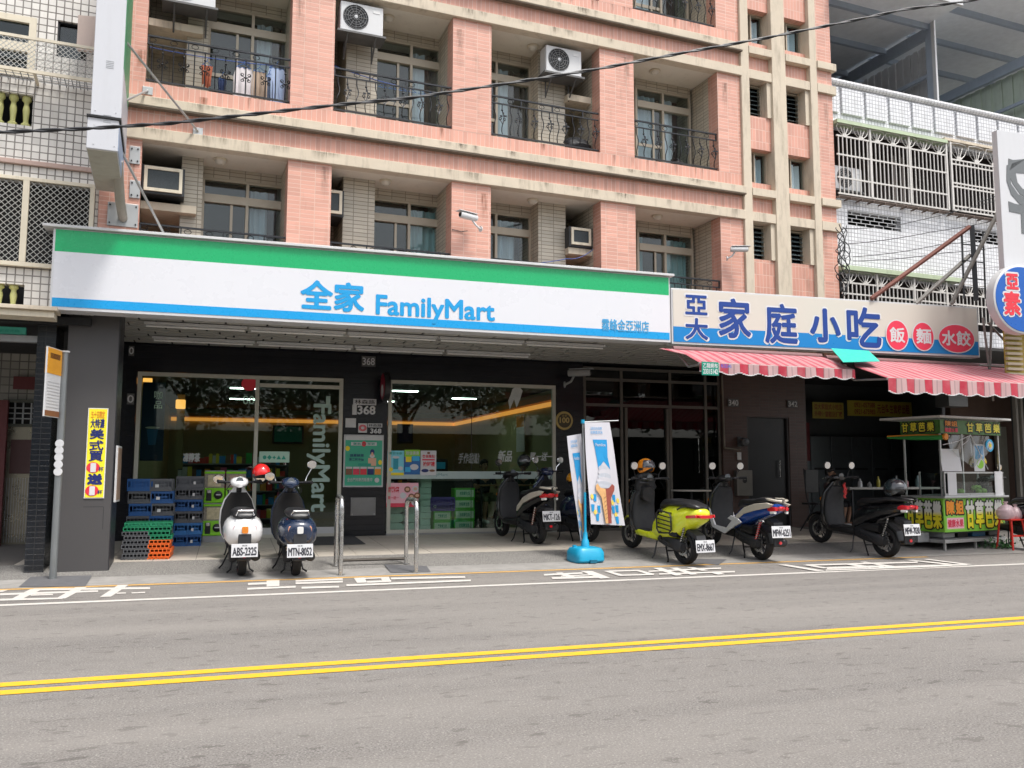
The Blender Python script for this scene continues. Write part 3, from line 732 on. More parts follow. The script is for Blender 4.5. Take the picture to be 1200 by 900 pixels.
text('FamilyMart', mat('strip_letters', (.12,.25,.27), .5), w2, 5.3, 5.75, 1.36, 1.43, YW-.022)
G().box(2.97, 6.52, YW-.06, YW+.06, .20, .262).build('sill', mat('grey_sill', (.30,.30,.29), .7), sf)
# vertical lettering on the door
DL = mat('frosted_lettering', (.36,.50,.44), .6, var=.08)
q0, q1 = ony(367,472,YW-.01), ony(388,600,YW-.01)
text('FamilyMart', DL, d1, ony(361,500,YW).x, ony(387,500,YW).x, ony(375,599,YW).z, ony(375,474,YW).z, YW-.012, bold=.012, down=True)
G().box(ony(382,470,YW).x, ony(387,470,YW).x, YW-.013, YW-.011, ony(380,476,YW).z, ony(380,464,YW).z).build('lettering', DL, d1)
# stickers on the glass
def sticker(parent, px0, py0, px1, py1, name, mt, Y=YW-.02, t=.004):
    a, b = ony(px0, py0, Y), ony(px1, py1, Y); return G().box(min(a.x,b.x), max(a.x,b.x), Y-t, Y, min(a.z,b.z), max(a.z,b.z)).build(name, mt, parent)
def T(s, mt, parent, px0, py0, px1, py1, Y, **k):
    a, b = ony(px0, py0, Y), ony(px1, py1, Y); return text(s, mt, parent, min(a.x,b.x), max(a.x,b.x), min(a.z,b.z), max(a.z,b.z), Y, **k)
sticker(d1, 304, 529, 339, 542, 'door_sticker', P_MINT)
T('●◆✦▲▲', P_TEAL, d1, 308, 533, 335, 539, YW-.026)
a = ony(292, 450, YW-.02); flat(ellipse(a.x, a.z, .14, .13), YW-.02, 'round_sticker', P_RED, d1); text('88', P_MINT, d1, a.x-.1, a.x+.1, a.z-.38, a.z-.22, YW-.02)
T('咖', P_MINT, d1, 181, 458, 190, 468, YW-.02); T('品', P_MINT, d1, 181, 470, 190, 479, YW-.02)
# interior
IN = thing('store_interior', 'dim interior of the convenience store seen through its windows', 'shop interior')
WALLI = mat('store_wall_ochre', (.34,.33,.17), .7, var=.15, scale=1.5)
g = G(); g.box(-1.75, 7.0, 27, 27.1, .2, 3.3); g.box(6.9, 7.0, 17.25, 27, .2, 3.3); g.box(-1.75, -1.65, 17.25, 27, .2, 3.3); g.build('wall', WALLI, IN)
G().box(-1.8, 7.05, 17.21, 27.1, 3.3, 3.36).build('ceiling', mat('store_ceiling', (.05,.055,.055), .8), IN)
G().box(-1.8, 7.05, 17.05, 27.1, .19, .232).build('floor', mat('store_floor', (.07,.07,.065), .3), IN)
LED = emit('warm_led_strip', (1, .36, .07), .42)
G().box(-1.6, 6.86, 26.9, 26.96, 2.93, 3.03).build('light_strip', LED, IN); G().box(6.84, 6.89, 17.3, 26.9, 2.93, 3.03).build('light_strip', LED, IN)
G().box(-1.6, 6.86, 26.85, 26.99, 3.06, 3.16).build('cove_glow_board', mat('cove_orange_glow', (.5,.24,.06), .6), IN)  # boards coloured orange to paint the soft glow above the strips
G().box(6.80, 6.9, 17.3, 26.9, 3.06, 3.2).build('cove_glow_board', mat('cove_orange_glow', (.5,.24,.06), .6), IN)
for (x, y) in ((.3,20),(3.8,19.5),(3.8,22.5),(.3,23),(5.6,21)):
    G().box(x-.3, x+.3, y-.08, y+.08, 3.285, 3.298).build('ceiling_light', emit('ceiling_panel', (.9,1,.95), 9.0), IN)
def shelf_unit(x, y, w_, rot, label, seed):
    random.seed(seed); t = thing('store_shelf', label, 'shelf', (x, y, .235), rot, 'store shelves')
    G().box(0, w_, .2, .24, 0, 1.5).build('back_panel', mat('shelf_grey', (.10,.10,.11), .6), t)
    g = G()
    for k in range(5): g.box(0, w_, -.15, .2, .1+k*.32, .13+k*.32)
    g.build('board', mat('shelf_board', (.16,.16,.17), .5), t)
    cols = [P_RED, P_GREEN, P_ORANGE, P_WHITE, P_CYAN, P_BROWN, P_YEL, P_PINK]; g = G(); 
    for k in range(5):
        x_ = .02
        while x_ < w_-.14:
            b = random.uniform(.06,.15); h = random.uniform(.12,.25); g.box(x_, x_+b*.93, -.12, .1, .132+k*.32, .132+k*.32+h, random.randrange(8)); x_ += b
    g.build('goods', [mat('goods_%d' % i, dk(c, 1.0), .6) for i, c in enumerate([(.5,.04,.03),(.03,.3,.06),(.6,.25,.03),(.5,.5,.5),(.03,.2,.5),(.15,.08,.04),(.6,.5,.05),(.5,.1,.2)])], t, kind='stuff')
shelf_unit(-1.1, 21.5, 2.2, 0, 'tall goods shelf behind the left pane of the store', 1); shelf_unit(-1.2, 24.5, 2.8, 0, 'goods shelf deep in the left half of the store', 2)
shelf_unit(3.2, 24.4, 2.6, 0, 'goods shelf deep behind the right shop window', 3)
ct = thing('counter', 'long service counter deep behind the right shop window', 'counter', (4.4, 21.2, .235))
G().box(0, 1.9, 0, .6, 0, 1.0).build('cabinet', mat('counter_dark', (.05,.06,.06), .5), ct); G().box(-.05, 1.95, -.05, .65, 1.0, 1.05).build('worktop', mat('counter_top', (.3,.3,.28), .3), ct)
mc = thing('coffee_machine', 'dark coffee machine standing on the store counter', 'coffee machine', (4.9, 21.4, 1.285)); G().box(0,.4,0,.4,0,.5).build('body', BLACKP, mc, bevel=.03); G().box(.08,.32,-.02,.0,.25,.42).build('display', P_CYAN, mc)
# shop window display: boxes stacked behind the lower half of the glass
def pbox(label, x0, x1, z0, z1, body, bandm, kind_='carton', y=17.3, d=.3, deco=None, grp=None):
    t = thing(kind_, label, kind_, ((x0+x1)/2, y, z0), 0, grp)
    w_ = (x1-x0)/2-.003; h = z1-z0-.004
    G().box(-w_, w_, 0, d, 0, h).build('box_body', body, t, bevel=.006)
    if bandm: G().box(-w_*.88, w_*.88, -.003, 0, h*.16, h*.84).build('box_label', bandm, t)
    if deco: text(deco, P_TEAL, t, -w_*.5, w_*.5, h*.32, h*.68, -.005, off=.02)
GBX = mat('green_carton', (.14,.58,.07), .5); GBL = mat('green_carton_label', (.75,.85,.70), .5)
pos = ['bottom', 'second from the bottom', 'third from the bottom', 'topmost']
x0_, x1_ = ony(532,600,17.3).x, ony(556,600,17.3).x; z_ = .27
for i in range(4):
    z2 = z_+.215; pbox('green and white carton, %s in the right stack behind the shop window' % pos[i], x0_+.01*(i % 2), x1_+.01*(i % 2), z_, z2, GBX, GBL, deco='抽取衛生紙', grp='green cartons in the shop window'); z_ = z2
x0_, x1_ = ony(508,600,17.3).x, ony(529,600,17.3).x; z_ = .27
for i in range(2):
    z2 = z_+.2; pbox('green and white carton, %s of the left pair below the purple crate' % ('lower' if i == 0 else 'upper'), x0_, x1_, z_, z2, GBX, GBL, deco='柔軟衛生紙', grp='green cartons in the shop window'); z_ = z2
pc = thing('purple_crate', 'translucent purple crate resting on two green cartons', 'crate', ((x0_+x1_)/2, 17.28, z_))
PUR = mat('purple_plastic', (.16,.09,.42), .4); g = G(); wv = (x1_-x0_)/2+.06
for zz in (0, .12, .24): g.box(-wv, wv, -.01, .0, zz, zz+.035)
g.box(-wv, wv, 0, .3, 0, .02)
for i in range(9): g.box(-wv+i*wv/4-.012, -wv+i*wv/4+.012, -.008, 0, .03, .25)
g.box(-wv, -wv+.015, 0, .3, .02, .275); g.box(wv-.015, wv, 0, .3, .02, .275); g.box(-wv, wv, .29, .3, .02, .275)
g.build('basket', PUR, pc); text('Q', P_WHITE, pc, -wv+.05, -wv+.11, .06, .12, -.014, off=.03)
WBX = mat('white_pack', (.72,.82,.80), .5); WBL = mat('white_pack_edge', (.16,.36,.36), .5)
x0_, x1_ = ony(492,600,17.3).x, ony(505,600,17.3).x; z_ = .27
for i in range(9):
    pbox('flat white tissue pack, %s of the narrow stack by the window' % ['bottom','second','third','fourth','fifth','sixth','seventh','eighth','topmost'][i], x0_+random.uniform(-.01,.01), x1_+random.uniform(-.01,.01), z_, z_+.125, WBX, None, 'tissue_pack', grp='white tissue packs'); z_ += .125
# large white sacks left of it
x0_, x1_ = ony(453,600,17.3).x, ony(491,600,17.3).x; z_ = .27
for i in range(4):
    for j in range(2):
        a = x0_+(x1_-x0_)*j/2; b = a+(x1_-x0_)/2
        o = G().loft([(17.25,(a+b)/2,z_+.09,(b-a)/2*.97,.085,4),(17.30,(a+b)/2,z_+.09,(b-a)/2,.092,4),(17.5,(a+b)/2,z_+.09,(b-a)/2,.092,4),(17.55,(a+b)/2,z_+.09,(b-a)/2*.95,.08,4)], 20).build('wrapped_bundle', mat('milky_wrap', (.66,.75,.74), .3, var=.15), smooth=50)
        tag(o, 'milky wrapped bundle, %s %s one behind the lower window pane' % (['bottom','second row','third row','topmost'][i], 'left' if j == 0 else 'right'), 'bundle', 'wrapped bundles in the shop window')
    z_ += .185
# posters on the window
def poster(label, pts, Y, base, items=(), texts=(), name='poster', t=.006, frame_m=None, cat='poster'):
    """pts: pixel corners left-top, right-bottom; items: (fraction rect, material, ellipse?)"""
    a, b = ony(pts[0], pts[1], Y), ony(pts[2], pts[3], Y); x0, x1, z0, z1 = a.x, b.x, b.z, a.z
    th = thing(name, label, cat, ((x0+x1)/2, Y, z0)); w_, h = x1-x0, z1-z0; X = lambda f: (f-.5)*w_; Z = lambda f: f*h
    if frame_m: G().box(-w_/2-.03, w_/2+.03, .0, .02, -.03, h+.03).build('frame', frame_m, th, bevel=.005)
    G().box(-w_/2, w_/2, -t, 0 if not frame_m else -.0005, 0, h).build('sheet', base, th)
    k = 0
    for it in items:
        k += 1; yy = -t-.0012*k
        (u0, u1, v0, v1), mt_ = it[0], it[1]
        poly = ellipse((X(u0)+X(u1))/2, (Z(v0)+Z(v1))/2, (X(u1)-X(u0))/2, (Z(v1)-Z(v0))/2) if len(it) > 2 else rect(X(u0), X(u1), Z(v0), Z(v1))
        flat(poly, yy, 'printed_shape', mt_, th, t=.0008)
    for (s, mt_, u0, u1, v0, v1, *r) in texts: text(s, mt_, th, X(u0), X(u1), Z(v0), Z(v1), -t-.0012*(k+2), off=(r[0] if r else .01))
    return th
poster('light blue poster of an iced drink between lemons, leftmost on the shop window', (454,528,473,557), YW-.03, ink('aqua', (.20,.62,.75)),
    [((0,1,0,.11), P_YEL), ((.36,.66,.25,.7), mat('print_drink', (.02,.32,.42), .5)), ((.30,.72,.68,.78), P_WHITE, 1), ((.1,.35,.15,.32), P_YEL, 1), ((.66,.95,.2,.36), P_WHITE, 1)], [('夏日冰飲', P_TEAL, .1,.9,.84,.94)])
poster('dark blue and green poster in the middle of three on the shop window', (474,527,492,556), YW-.03, ink('deep_blue', (.02,.14,.40)),
    [((0,1,.72,1), P_LIME), ((.08,.45,.5,.72), P_YEL), ((.5,.95,.55,.75), P_CYAN), ((.35,.9,.18,.42), P_WHITE, 1), ((.05,.4,.1,.3), P_CYAN)], [('超值優惠', P_WHITE, .08,.92,.8,.94)])
poster('white poster with red heading and a dark car, right of three on the shop window', (493,528,511,557), YW-.03, P_WHITE,
    [((.05,.52,.12,.26), P_NAVY, 1), ((.55,.92,.14,.24), P_BROWN, 1), ((.1,.9,.6,.66), P_PINK), ((.4,.6,.86,.95), P_BROWN, 1)], [('會員集點', P_RED, .1,.9,.7,.84), ('抽好禮', P_RED, .15,.9,.36,.56,.03)])
poster('pink poster with chocolate desserts low on the shop window', (453,566,490,594), YW-.03, P_LIGHTP,
    [((0,1,0,.16), P_PINK)]+[((u, u+.2, v, v+.26), P_BROWN if (i % 3) else P_WHITE, 1) for i, (u, v) in enumerate([(.42,.35),(.55,.6),(.68,.3),(.8,.62),(.86,.34),(.58,.1),(.78,.06)])]+[((u+.04, u+.16, v+.07, v+.2), P_SKIN, 1) for (u, v) in [(.55,.6),(.68,.3),(.8,.62),(.86,.34)]], [('甜點祭', P_RED, .05,.4,.6,.85,.02), ('買一送一', P_PINK, .04,.38,.32,.46)])
# framed green poster on the pier
poster('framed green poster with a woman and five drinks on the black pier', (405,511,447,569), YW-.03, ink('poster_green', (.05,.42,.26)),
    [((0,1,.92,1), P_PALE), ((.15,.85,.81,.88), P_WHITE), ((.44,.56,.79,.9), P_RED, 1), ((0,.12,.7,.8), P_YEL, 1), ((.9,1,.42,.52), P_YEL, 1), ((.62,.84,.4,.56), P_SKIN), ((.66,.8,.56,.64), P_PALE, 1), ((.67,.79,.62,.74), P_NAVY, 1), ((.70,.76,.60,.68), P_SKIN, 1), ((.35,.7,.4,.45), P_TEAL)]
    +[((.02+.196*i, .19+.196*i, .22,.38), [P_BROWN, P_PINK, P_RED, P_NAVY, P_ORANGE][i]) for i in range(5)]+[((.02+.196*i, .19+.196*i, .34,.38), P_PALE) for i in range(5)]+[((.8,.93,.06,.16), P_WHITE, 1)],
    [('寶島 一 茶飲', P_TEAL, .2,.8,.82,.87), ('盛夏鮮果', P_NAVY, .12,.5,.58,.64), ('第二杯半價', P_NAVY, .1,.5,.5,.56), ('全台門市熱烈販售中', P_WHITE, .06,.74,.08,.16)], frame_m=WHITEM)
# number plates, notices on the pier
def plate(label, px, s=None, base=P_WHITE, tm=INK, Y=YW-.02, name='number_plate', cat='plate', tz=(.15,.85), off=.01):
    a, b = ony(px[0], px[1], Y), ony(px[2], px[3], Y); w_, h = b.x-a.x, a.z-b.z
    t = thing(name, label, cat, ((a.x+b.x)/2, Y, b.z))
    G().box(-w_/2, w_/2, 0, .015, 0, h).build('plate_face', base, t, bevel=.003)
    if s: text(s, tm, t, -w_*.44, w_*.44, h*tz[0], h*tz[1], -.004, off=off)
    return t
plate('small street name plate above the larger white house number', (414,467,441,475), '林森路', PLATEW)
plate('narrow upright plate left of the white house number', (413,474,418,486), None, P_PALE)
T('368', P_WHITE, thing('house_number', 'white house number 368, the larger one on the black pier', 'house number'), 419, 475, 440, 486, YW-.02, off=.03)
T('368', P_WHITE, thing('house_number', 'white house number 368, the smaller one just above the green poster', 'house number'), 434, 502, 447, 508, YW-.02, off=.03)
plate('tiny plate over the smaller house number', (431,496,448,501), '林森路', PLATEW)
plate('small square notice with a blue bar on the pier', (405,490,417,501), None, P_PALE)
plate('square white notice with a ring sign on the pier', (420,496,430,507), '◎', P_PALE, P_RED)
plate('old house number 368 plate high on the black wall', (424,417,440,430), '368', mat('plate_dark', (.10,.10,.10), .5), P_WHITE)
plate('house number plate high beside the grey pillar', (151,405,157,417), '0', mat('plate_dark', (.10,.10,.10), .5), P_WHITE)
plate('faint number sticker left of the glass door', (149,461,157,474), '0', mat('plate_dark', (.10,.10,.10), .5), P_WHITE)
a, b = ony(411,583,YW-.01), ony(440,604,YW-.01)
t = thing('intake_cover', 'dull steel cover plate low on the black pier', 'cover plate', ((a.x+b.x)/2, YW-.02, b.z)); w_, h = b.x-a.x, a.z-b.z
G().box(-w_/2, w_/2, 0, .02, 0, h).build('plate_face', mat('dull_steel', (.20,.20,.20), .35, metal=.7, var=.3, scale=3), t, bevel=.004)
for sx in (-1,1):
    for sz in (.08,.92): G().lathe([(0,.012),(-.008,.008)], (sx*(w_/2-.03), 0, h*sz), 'y', 8).build('screw', STEEL, t)
# round dark red projecting sign
p = ony(452,453,16.6); t = thing('round_sign', 'round dark red projecting sign beside the right shop window', 'round sign', (p.x, 16.6, p.z))
G().lathe([(-.06,.26),(-.05,.28),(.05,.28),(.06,.26)], (0,0,0), 'x', 32).build('rim', BLACKP, t, smooth=True)
G().lathe([(-.066,.001),(-.064,.25),(-.060,.25)], (0,0,0), 'x', 32).build('face', mat('sign_maroon', (.30,.02,.04), .4), t)
G().lathe([(-.072,.001),(-.07,.12),(-.066,.12)], (0,0,-.08), 'x', 24).build('emblem', P_PALE, t)
G().tube([(0,.28,0),(0,.45,0)], .02, 8).build('arm', IRON, t)
# gold round badge
p = ony(661,493,YW-.02); t = thing('round_badge', 'gold and black round badge on the dark wall beside the shop window', 'badge', (p.x, YW-.02, p.z))
G().lathe([(0,.20),(-.02,.19),(-.022,.001)], (0,0,0), 'y', 28).build('disc', mat('badge_gold', (.50,.36,.12), .4), t)
G().lathe([(-.022,.15),(-.026,.15),(-.027,.001)], (0,0,0), 'y', 28).build('inner_disc', mat('badge_dark', (.06,.045,.02), .5), t)
text('100', mat('badge_gold', (.50,.36,.12), .4), t, -.11, .11, -.05, .07, -.03, off=.03); text('全家', mat('badge_gold', (.50,.36,.12), .4), t, -.06, .06, .08, .13, -.03)
# pillars
PG = mat('grey_panel_cladding', (.062,.059,.060), .55, var=.06, scale=1.2, dirt=.15)
pl = thing('pillar', 'dark grey clad square pillar left of the store with a yellow vertical poster', 'pillar', (-1.87, 13.7, .03))
G().box(-.325, .335, -.3, .28, -.02, 3.75).build('shaft', PG, pl, bevel=.012)
G().box(.336, .342, -.29, .28, .0, 3.75).build('side_face', mat('dark_side_face', (.02,.022,.028), .4), pl)  # right flank darker than the front of the shaft
g = G()
for (x0, x1, z0, z1) in ((-.02,.24,.93,.935),(.24,.245,.62,.93)): g.box(x0, x1, -.3015, -.3, z0, z1)
g.build('seam', DARK, pl)
pp = [ony(x, y, 13.39) for x, y in ((104,479),(126,479),(100,583),(121,583))]
t = thing('vertical_poster', 'tall yellow poster with dark blue characters and red ones on the grey pillar', 'poster', (0,0,0))
x0, x1 = pp[2].x-.0, pp[1].x-.02; x0, x1 = (pp[0].x+pp[2].x)/2, (pp[1].x+pp[3].x)/2; z1, z0 = pp[0].z, pp[2].z
G().box(x0-.012, x1+.012, 13.385, 13.39, z0-.012, z1+.012).build('border', P_WHITE, t); G().box(x0, x1, 13.381, 13.385, z0, z1).build('sheet', mat('poster_yellow', (.88,.74,.03), .4, var=.03), t)
hh = z1-z0; rows = [('五十日限定', P_ORANGE, .895, .975, .01), ('大特濃', P_NAVY, .785, .885, .03), ('美', P_NAVY, .66, .77, .05), ('式', P_NAVY, .53, .64, .05), ('買', P_NAVY, .41, .52, .05)]
for s, m_, a, b, o_ in rows: text(s, m_, t, x0+.03, x1-.03, z0+a*hh, z0+b*hh, 13.378, bold=o_*.09)
text('送', P_NAVY, t, x0+.03, x1-.03, z0+.15*hh, z0+.26*hh, 13.378, bold=.011)
for zc_ in (.335, .075):
    flat(ellipse((x0+x1)/2-.03, z0+zc_*hh, .085, .075), 13.379, 'red_disc', P_RED, t); text('1', P_WHITE, t, (x0+x1)/2-.055, (x0+x1)/2, z0+(zc_-.045)*hh, z0+(zc_+.045)*hh, 13.375, bold=.008)
    text('杯', P_NAVY, t, (x0+x1)/2+.04, x1-.01, z0+(zc_-.04)*hh, z0+(zc_+.01)*hh, 13.375, off=.02)
# poster box on the side of the pillar, standing off it
t = thing('side_poster', 'narrow framed poster on the right flank of the grey pillar', 'poster', (-1.515, 13.72, 1.02))
G().box(0, .03, -.25, .22, 0, .80).build('frame', WHITEM, t, bevel=.004); G().box(.03, .034, -.22, .19, .03, .77).build('sheet', mat('poster_brown', (.25,.17,.12), .5, var=.6, scale=9), t)
t = thing('pillar', 'narrow black tiled column at the left beside the neighbouring doorway', 'pillar', (-2.47, 13.72, .03))
G().box(-.11, .125, -.3, .3, -.02, 3.7).build('shaft', BLACK_T, t)
# ================================================================ GLAZED UNIT between the two shops
ALU = mat('dark_anodised', (.13,.12,.105), .4, metal=.5, var=.1)
gu = frame(sf, 'glazed_front', 7.18, 10.52, .22, 3.72, 17.1, ALU, t=.06, vs_=(8.08, 9.26, 10.15), hs_=(2.90, 3.45), gl=glass('dark_glass', (.25,.30,.30), 1.2))
G().box(8.14, 8.2, 17.03, 17.12, .28, 2.85).build('door_stile', ALU, gu); G().box(9.14, 9.2, 17.03, 17.12, .28, 2.85).build('door_stile', ALU, gu)
G().tube([(9.9,16.98,1.45),(9.9,16.98,2.2)], .015, 6).build('handle', CHROME, gu)
rm = thing('empty_shop_interior', 'dark interior behind the glazed door between the two shops', 'shop interior')
g = G(); g.box(7.1, 10.6, 21, 21.1, .2, 3.8); g.box(7.05, 7.12, 17.25, 21, .2, 3.8); g.box(10.54, 10.6, 17.25, 21, .2, 3.8); g.build('wall', mat('dim_teal_wall', (.05,.07,.07), .8), rm)
G().box(7.0, 10.7, 17.2, 21.1, 3.79, 3.84).build('ceiling', DARK, rm)
p = ony(810, 574, 16.2); t = thing('round_table', 'small round white table on one leg by the dark glazed front', 'table', (p.x, 16.2, gz(16.2)))
hh = p.z-gz(16.2); G().lathe([(hh-.03,.40),(hh-.025,.42),(hh,.42),(hh+.001,.40)], (0,0,0), 'z', 30).build('tabletop', mat('table_white', (.55,.53,.48), .4), t, smooth=True)
G().tube([(0,0,.02),(0,0,hh-.03)], .025, 8).build('post', IRON, t)
for i in range(4): G().tube([(0,0,.12),(.28*math.cos(i*PI/2+.4),.28*math.sin(i*PI/2+.4),.012)], .014, 6).build('foot', IRON, t)
# ================================================================ RESTAURANT
rs = thing('eatery_frontage', 'brown tiled wall and open dark eatery under the striped awnings', 'shopfront')
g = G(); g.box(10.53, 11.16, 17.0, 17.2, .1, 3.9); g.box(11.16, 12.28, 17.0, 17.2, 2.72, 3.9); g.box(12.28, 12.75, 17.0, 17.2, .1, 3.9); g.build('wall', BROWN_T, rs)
dr = G().box(11.2, 12.24, 17.08, 17.13, .22, 2.70).build('door', mat('dark_door', (.007,.0075,.009), .4), rs)
G().tube([(12.02,17.02,1.35),(12.02,17.02,1.75)], .015, 6).build('handle', STEEL, dr)
g = G(); g.box(11.16, 11.2, 17.02, 17.16, .22, 2.74); g.box(12.24, 12.28, 17.02, 17.16, .22, 2.74); g.box(11.2, 12.24, 17.02, 17.16, 2.70, 2.74); g.build('door_frame', mat('door_trim', (.045,.04,.04), .5), rs)
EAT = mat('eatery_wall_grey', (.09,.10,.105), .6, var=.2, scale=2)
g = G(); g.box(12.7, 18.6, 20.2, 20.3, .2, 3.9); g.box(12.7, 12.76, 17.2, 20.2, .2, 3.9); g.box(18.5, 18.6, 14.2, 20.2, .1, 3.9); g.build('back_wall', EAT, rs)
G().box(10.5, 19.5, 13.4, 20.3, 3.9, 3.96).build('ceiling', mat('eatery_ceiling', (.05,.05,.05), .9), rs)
st = thing('steel_cabinet_row', 'row of dull grey cabinets along the back wall of the eatery', 'cabinets', (13.5, 19.6, .23))
for i in range(7):
    c = G().box(i*.66, i*.66+.64, 0, .5, 0, 2.2).build('cabinet', mat('cabinet_grey', (.11,.125,.13), .35, metal=.5, var=.2), st, bevel=.01); G().box(i*.66+.1, i*.66+.5, -.012, 0, 1.3, 1.36).build('handle', DARK, c)
def ysign(label, px, top, bottom, Y):
    a, b = ony(px[0], px[1], Y), ony(px[2], px[3], Y); w_, h = b.x-a.x, a.z-b.z
    t = thing('yellow_sign', label, 'sign', ((a.x+b.x)/2, Y, b.z)); G().box(-w_/2, w_/2, 0, .02, 0, h).build('board', mat('sign_dull_yellow', (.42,.34,.05), .5), t)
    text(top, mat('sign_dull_red', (.30,.05,.03), .5), t, -w_*.45, w_*.45, h*.55, h*.9, -.004, off=.01); text(bottom, mat('sign_dull_red', (.30,.05,.03), .5), t, -w_*.45, w_*.45, h*.1, h*.45, -.004, off=.01); return t
ysign('smaller dull yellow notice with two red lines in the eatery', (952,471,989,491), '亞大家庭式小吃店', '外帶便當歡迎訂購', 19.3)
a, b = ony(993,469,19.3), ony(1069,489,19.3); w_, h = b.x-a.x, a.z-b.z
t = thing('yellow_sign', 'wider dull yellow banner with phone numbers hanging in the eatery', 'sign', ((a.x+b.x)/2, 19.3, b.z)); G().box(-w_/2, w_/2, 0, .02, 0, h).build('board', mat('sign_dull_yellow2', (.50,.40,.05), .5), t)
for s, u0, u1, v0, v1 in (('0921-057588',-.40,-.08,.55,.88),('0921-675983',-.40,-.08,.12,.45),('元台學生套房出租',-.05,.46,.2,.82)): text(s, mat('sign_dull_red', (.30,.05,.03), .5), t, w_*u0, w_*u1, h*v0, h*v1, -.004, off=.02)
t = thing('red_door_couplet', 'dim red paper strip on the eatery wall', 'paper strip', (ony(944,500,19.2).x, 19.2, ony(944,540,19.2).z)); G().box(-.12, .12, 0, .01, 0, 1.0).build('paper', mat('dull_red_paper', (.13,.012,.015), .7), t)
# meter box, pipes, plates
a, b = ony(862,551,16.9), ony(881,581,16.9); t = thing('meter_box', 'dull metal meter box on the brown wall beside the dark door', 'meter box', (a.x, 16.85, b.z))
G().box(0, b.x-a.x, 0, .14, 0, a.z-b.z).build('case', mat('meter_metal', (.20,.19,.17), .4, metal=.6), t, bevel=.01); G().lathe([(0,.06),(-.01,.05)], ((b.x-a.x)/2, 0, (a.z-b.z)*.6), 'y', 16).build('dial', BLACKP, t)
t = thing('electric_meter', 'round electric meter on conduit above the blue and white scooter', 'meter', (ony(871,518,16.9).x, 16.9, ony(871,518,16.9).z))
G().lathe([(0,.1),(-.1,.09),(-.12,.04)], (0,0,0), 'y', 18).build('case', mat('meter_dark', (.07,.075,.08), .3), t, smooth=True); G().box(-.12,-.02,.02,.05,-.1,.12).build('back_box', mat('meter_dark', (.07,.075,.08), .3), t)
wire('conduit_pipe', [ony(846,440,16.9), ony(849,525,16.9), ony(868,527,16.9)], .02, mat('pipe_dull', (.22,.19,.15), .5), 'thin conduit running down beside the dark glazed front', 'pipe')
plate('number plate 340 over the meter on the brown wall', (853,467,866,477), '340', mat('plate_dark', (.10,.10,.10), .5), P_PALE, 16.96)
plate('number plate 342 right of the dark door', (923,469,935,478), '342', mat('plate_dark', (.10,.10,.10), .5), P_PALE, 16.96)
plate('small light switch plate on the brown wall', (864,530,869,539), None, P_PALE, Y=16.96)
# long prep table with bottles, chair
tb = thing('prep_table', 'long serving table with bottles at the edge of the dark eatery', 'table', (ony(1000,571,15.9).x, 15.9, gz(15.9)))
hz_ = ony(1030,571,15.9).z-gz(15.9); G().box(-.1, 2.4, 0, .6, hz_-.05, hz_).build('tabletop', mat('table_grey', (.38,.37,.34), .4), tb, bevel=.006)
for x in (0, 2.2):
    for y in (.05,.5): G().box(x, x+.04, y, y+.04, 0, hz_-.05).build('leg', IRON, tb)
for i, (x, h, r, c, lab) in enumerate([(.35,.19,.05,(.55,.55,.55),'white'),(.85,.24,.04,(.42,.36,.04),'yellow'),(1.35,.26,.05,(.16,.17,.17),'grey'),(1.62,.2,.055,(.35,.14,.15),'pink'),(1.95,.26,.06,(.14,.22,.22),'teal'),(.6,.12,.05,(.25,.25,.25),'short grey')]):
    o = G().lathe([(0,r),(h*.6,r),(h*.78,r*.45),(h,r*.4)], (0,0,0), 'z', 14).build('bottle', mat('bottle_%d' % i, c, .3), smooth=50); o.location = (tb.location.x+x, 16.1, gz(15.9)+hz_); tag(o, '%s bottle standing on the serving table of the eatery' % lab, 'bottle')
ch = thing('folding_chair', 'black folding chair at the left edge of the open eatery', 'chair', (ony(958,625,15.6).x, 15.6, gz(15.6)), R(15))
for x in (0,.45): 
    G().tube([(x,0,0),(x,.25,.75),(x,.3,1.35)], .014, 6).build('frame_tube', IRON, ch); G().tube([(x,.45,0),(x,0,.62)], .014, 6).build('leg', IRON, ch)
G().box(.02, .43, -.02, .4, .58, .62).build('seat', BLACKP, ch, bevel=.01); G().obox((.225,.28,1.08), .43, .03, .5).build('backrest', BLACKP, ch, bevel=.012)

# restaurant sign board
S2 = (7.05, 12.9, 0); SA = -.046
s2 = thing('restaurant_sign', 'cream and blue eatery sign with large blue brush characters and three red ovals', 'shop sign', S2, SA)
w2_, z20, z21 = 6.33, 3.61, 4.57
def U2(px, py):  # point on the sign plane in its own coordinates
    d = ray(px, py); n_ = Vector((-math.sin(SA), math.cos(SA), 0)); t_ = n_.dot(Vector(S2)-Vector((0,0,0)))/n_.dot(d); p = Vector((0,0,CAM_Z))+d*t_; q = p-Vector(S2)
    return q.x*math.cos(SA)+q.y*math.sin(SA), p.z
G().box(0, w2_, 0, .22, z20, z21).build('sign_box', WHITEM, s2, bevel=.008)
G().box(.03, w2_-.03, -.008, -.0005, z20+.04, z20+.30).build('blue_panel', mat('sign2_blue', (.0,.19,.50), .35, var=.02), s2)
G().box(.03, w2_-.03, -.008, -.0005, z20+.30, z21-.03).build('cream_panel', mat('sign2_cream', (.58,.545,.48), .4, var=.02), s2)
B2 = mat('sign2_letter_blue', (.002,.040,.24), .6, var=.02)
def T2(s, px, bd=.012, m_=B2, ol=True, it=.0):
    x0, z1 = U2(px[0], px[1]); x1, z0 = U2(px[2], px[3])
    if ol: text(s, P_WHITE, s2, x0-.018, x1+.018, z0-.018, z1+.018, -.0095, bold=bd+.013, italic=it)
    text(s, m_, s2, x0, x1, z0, z1, -.0135, bold=bd, italic=it)
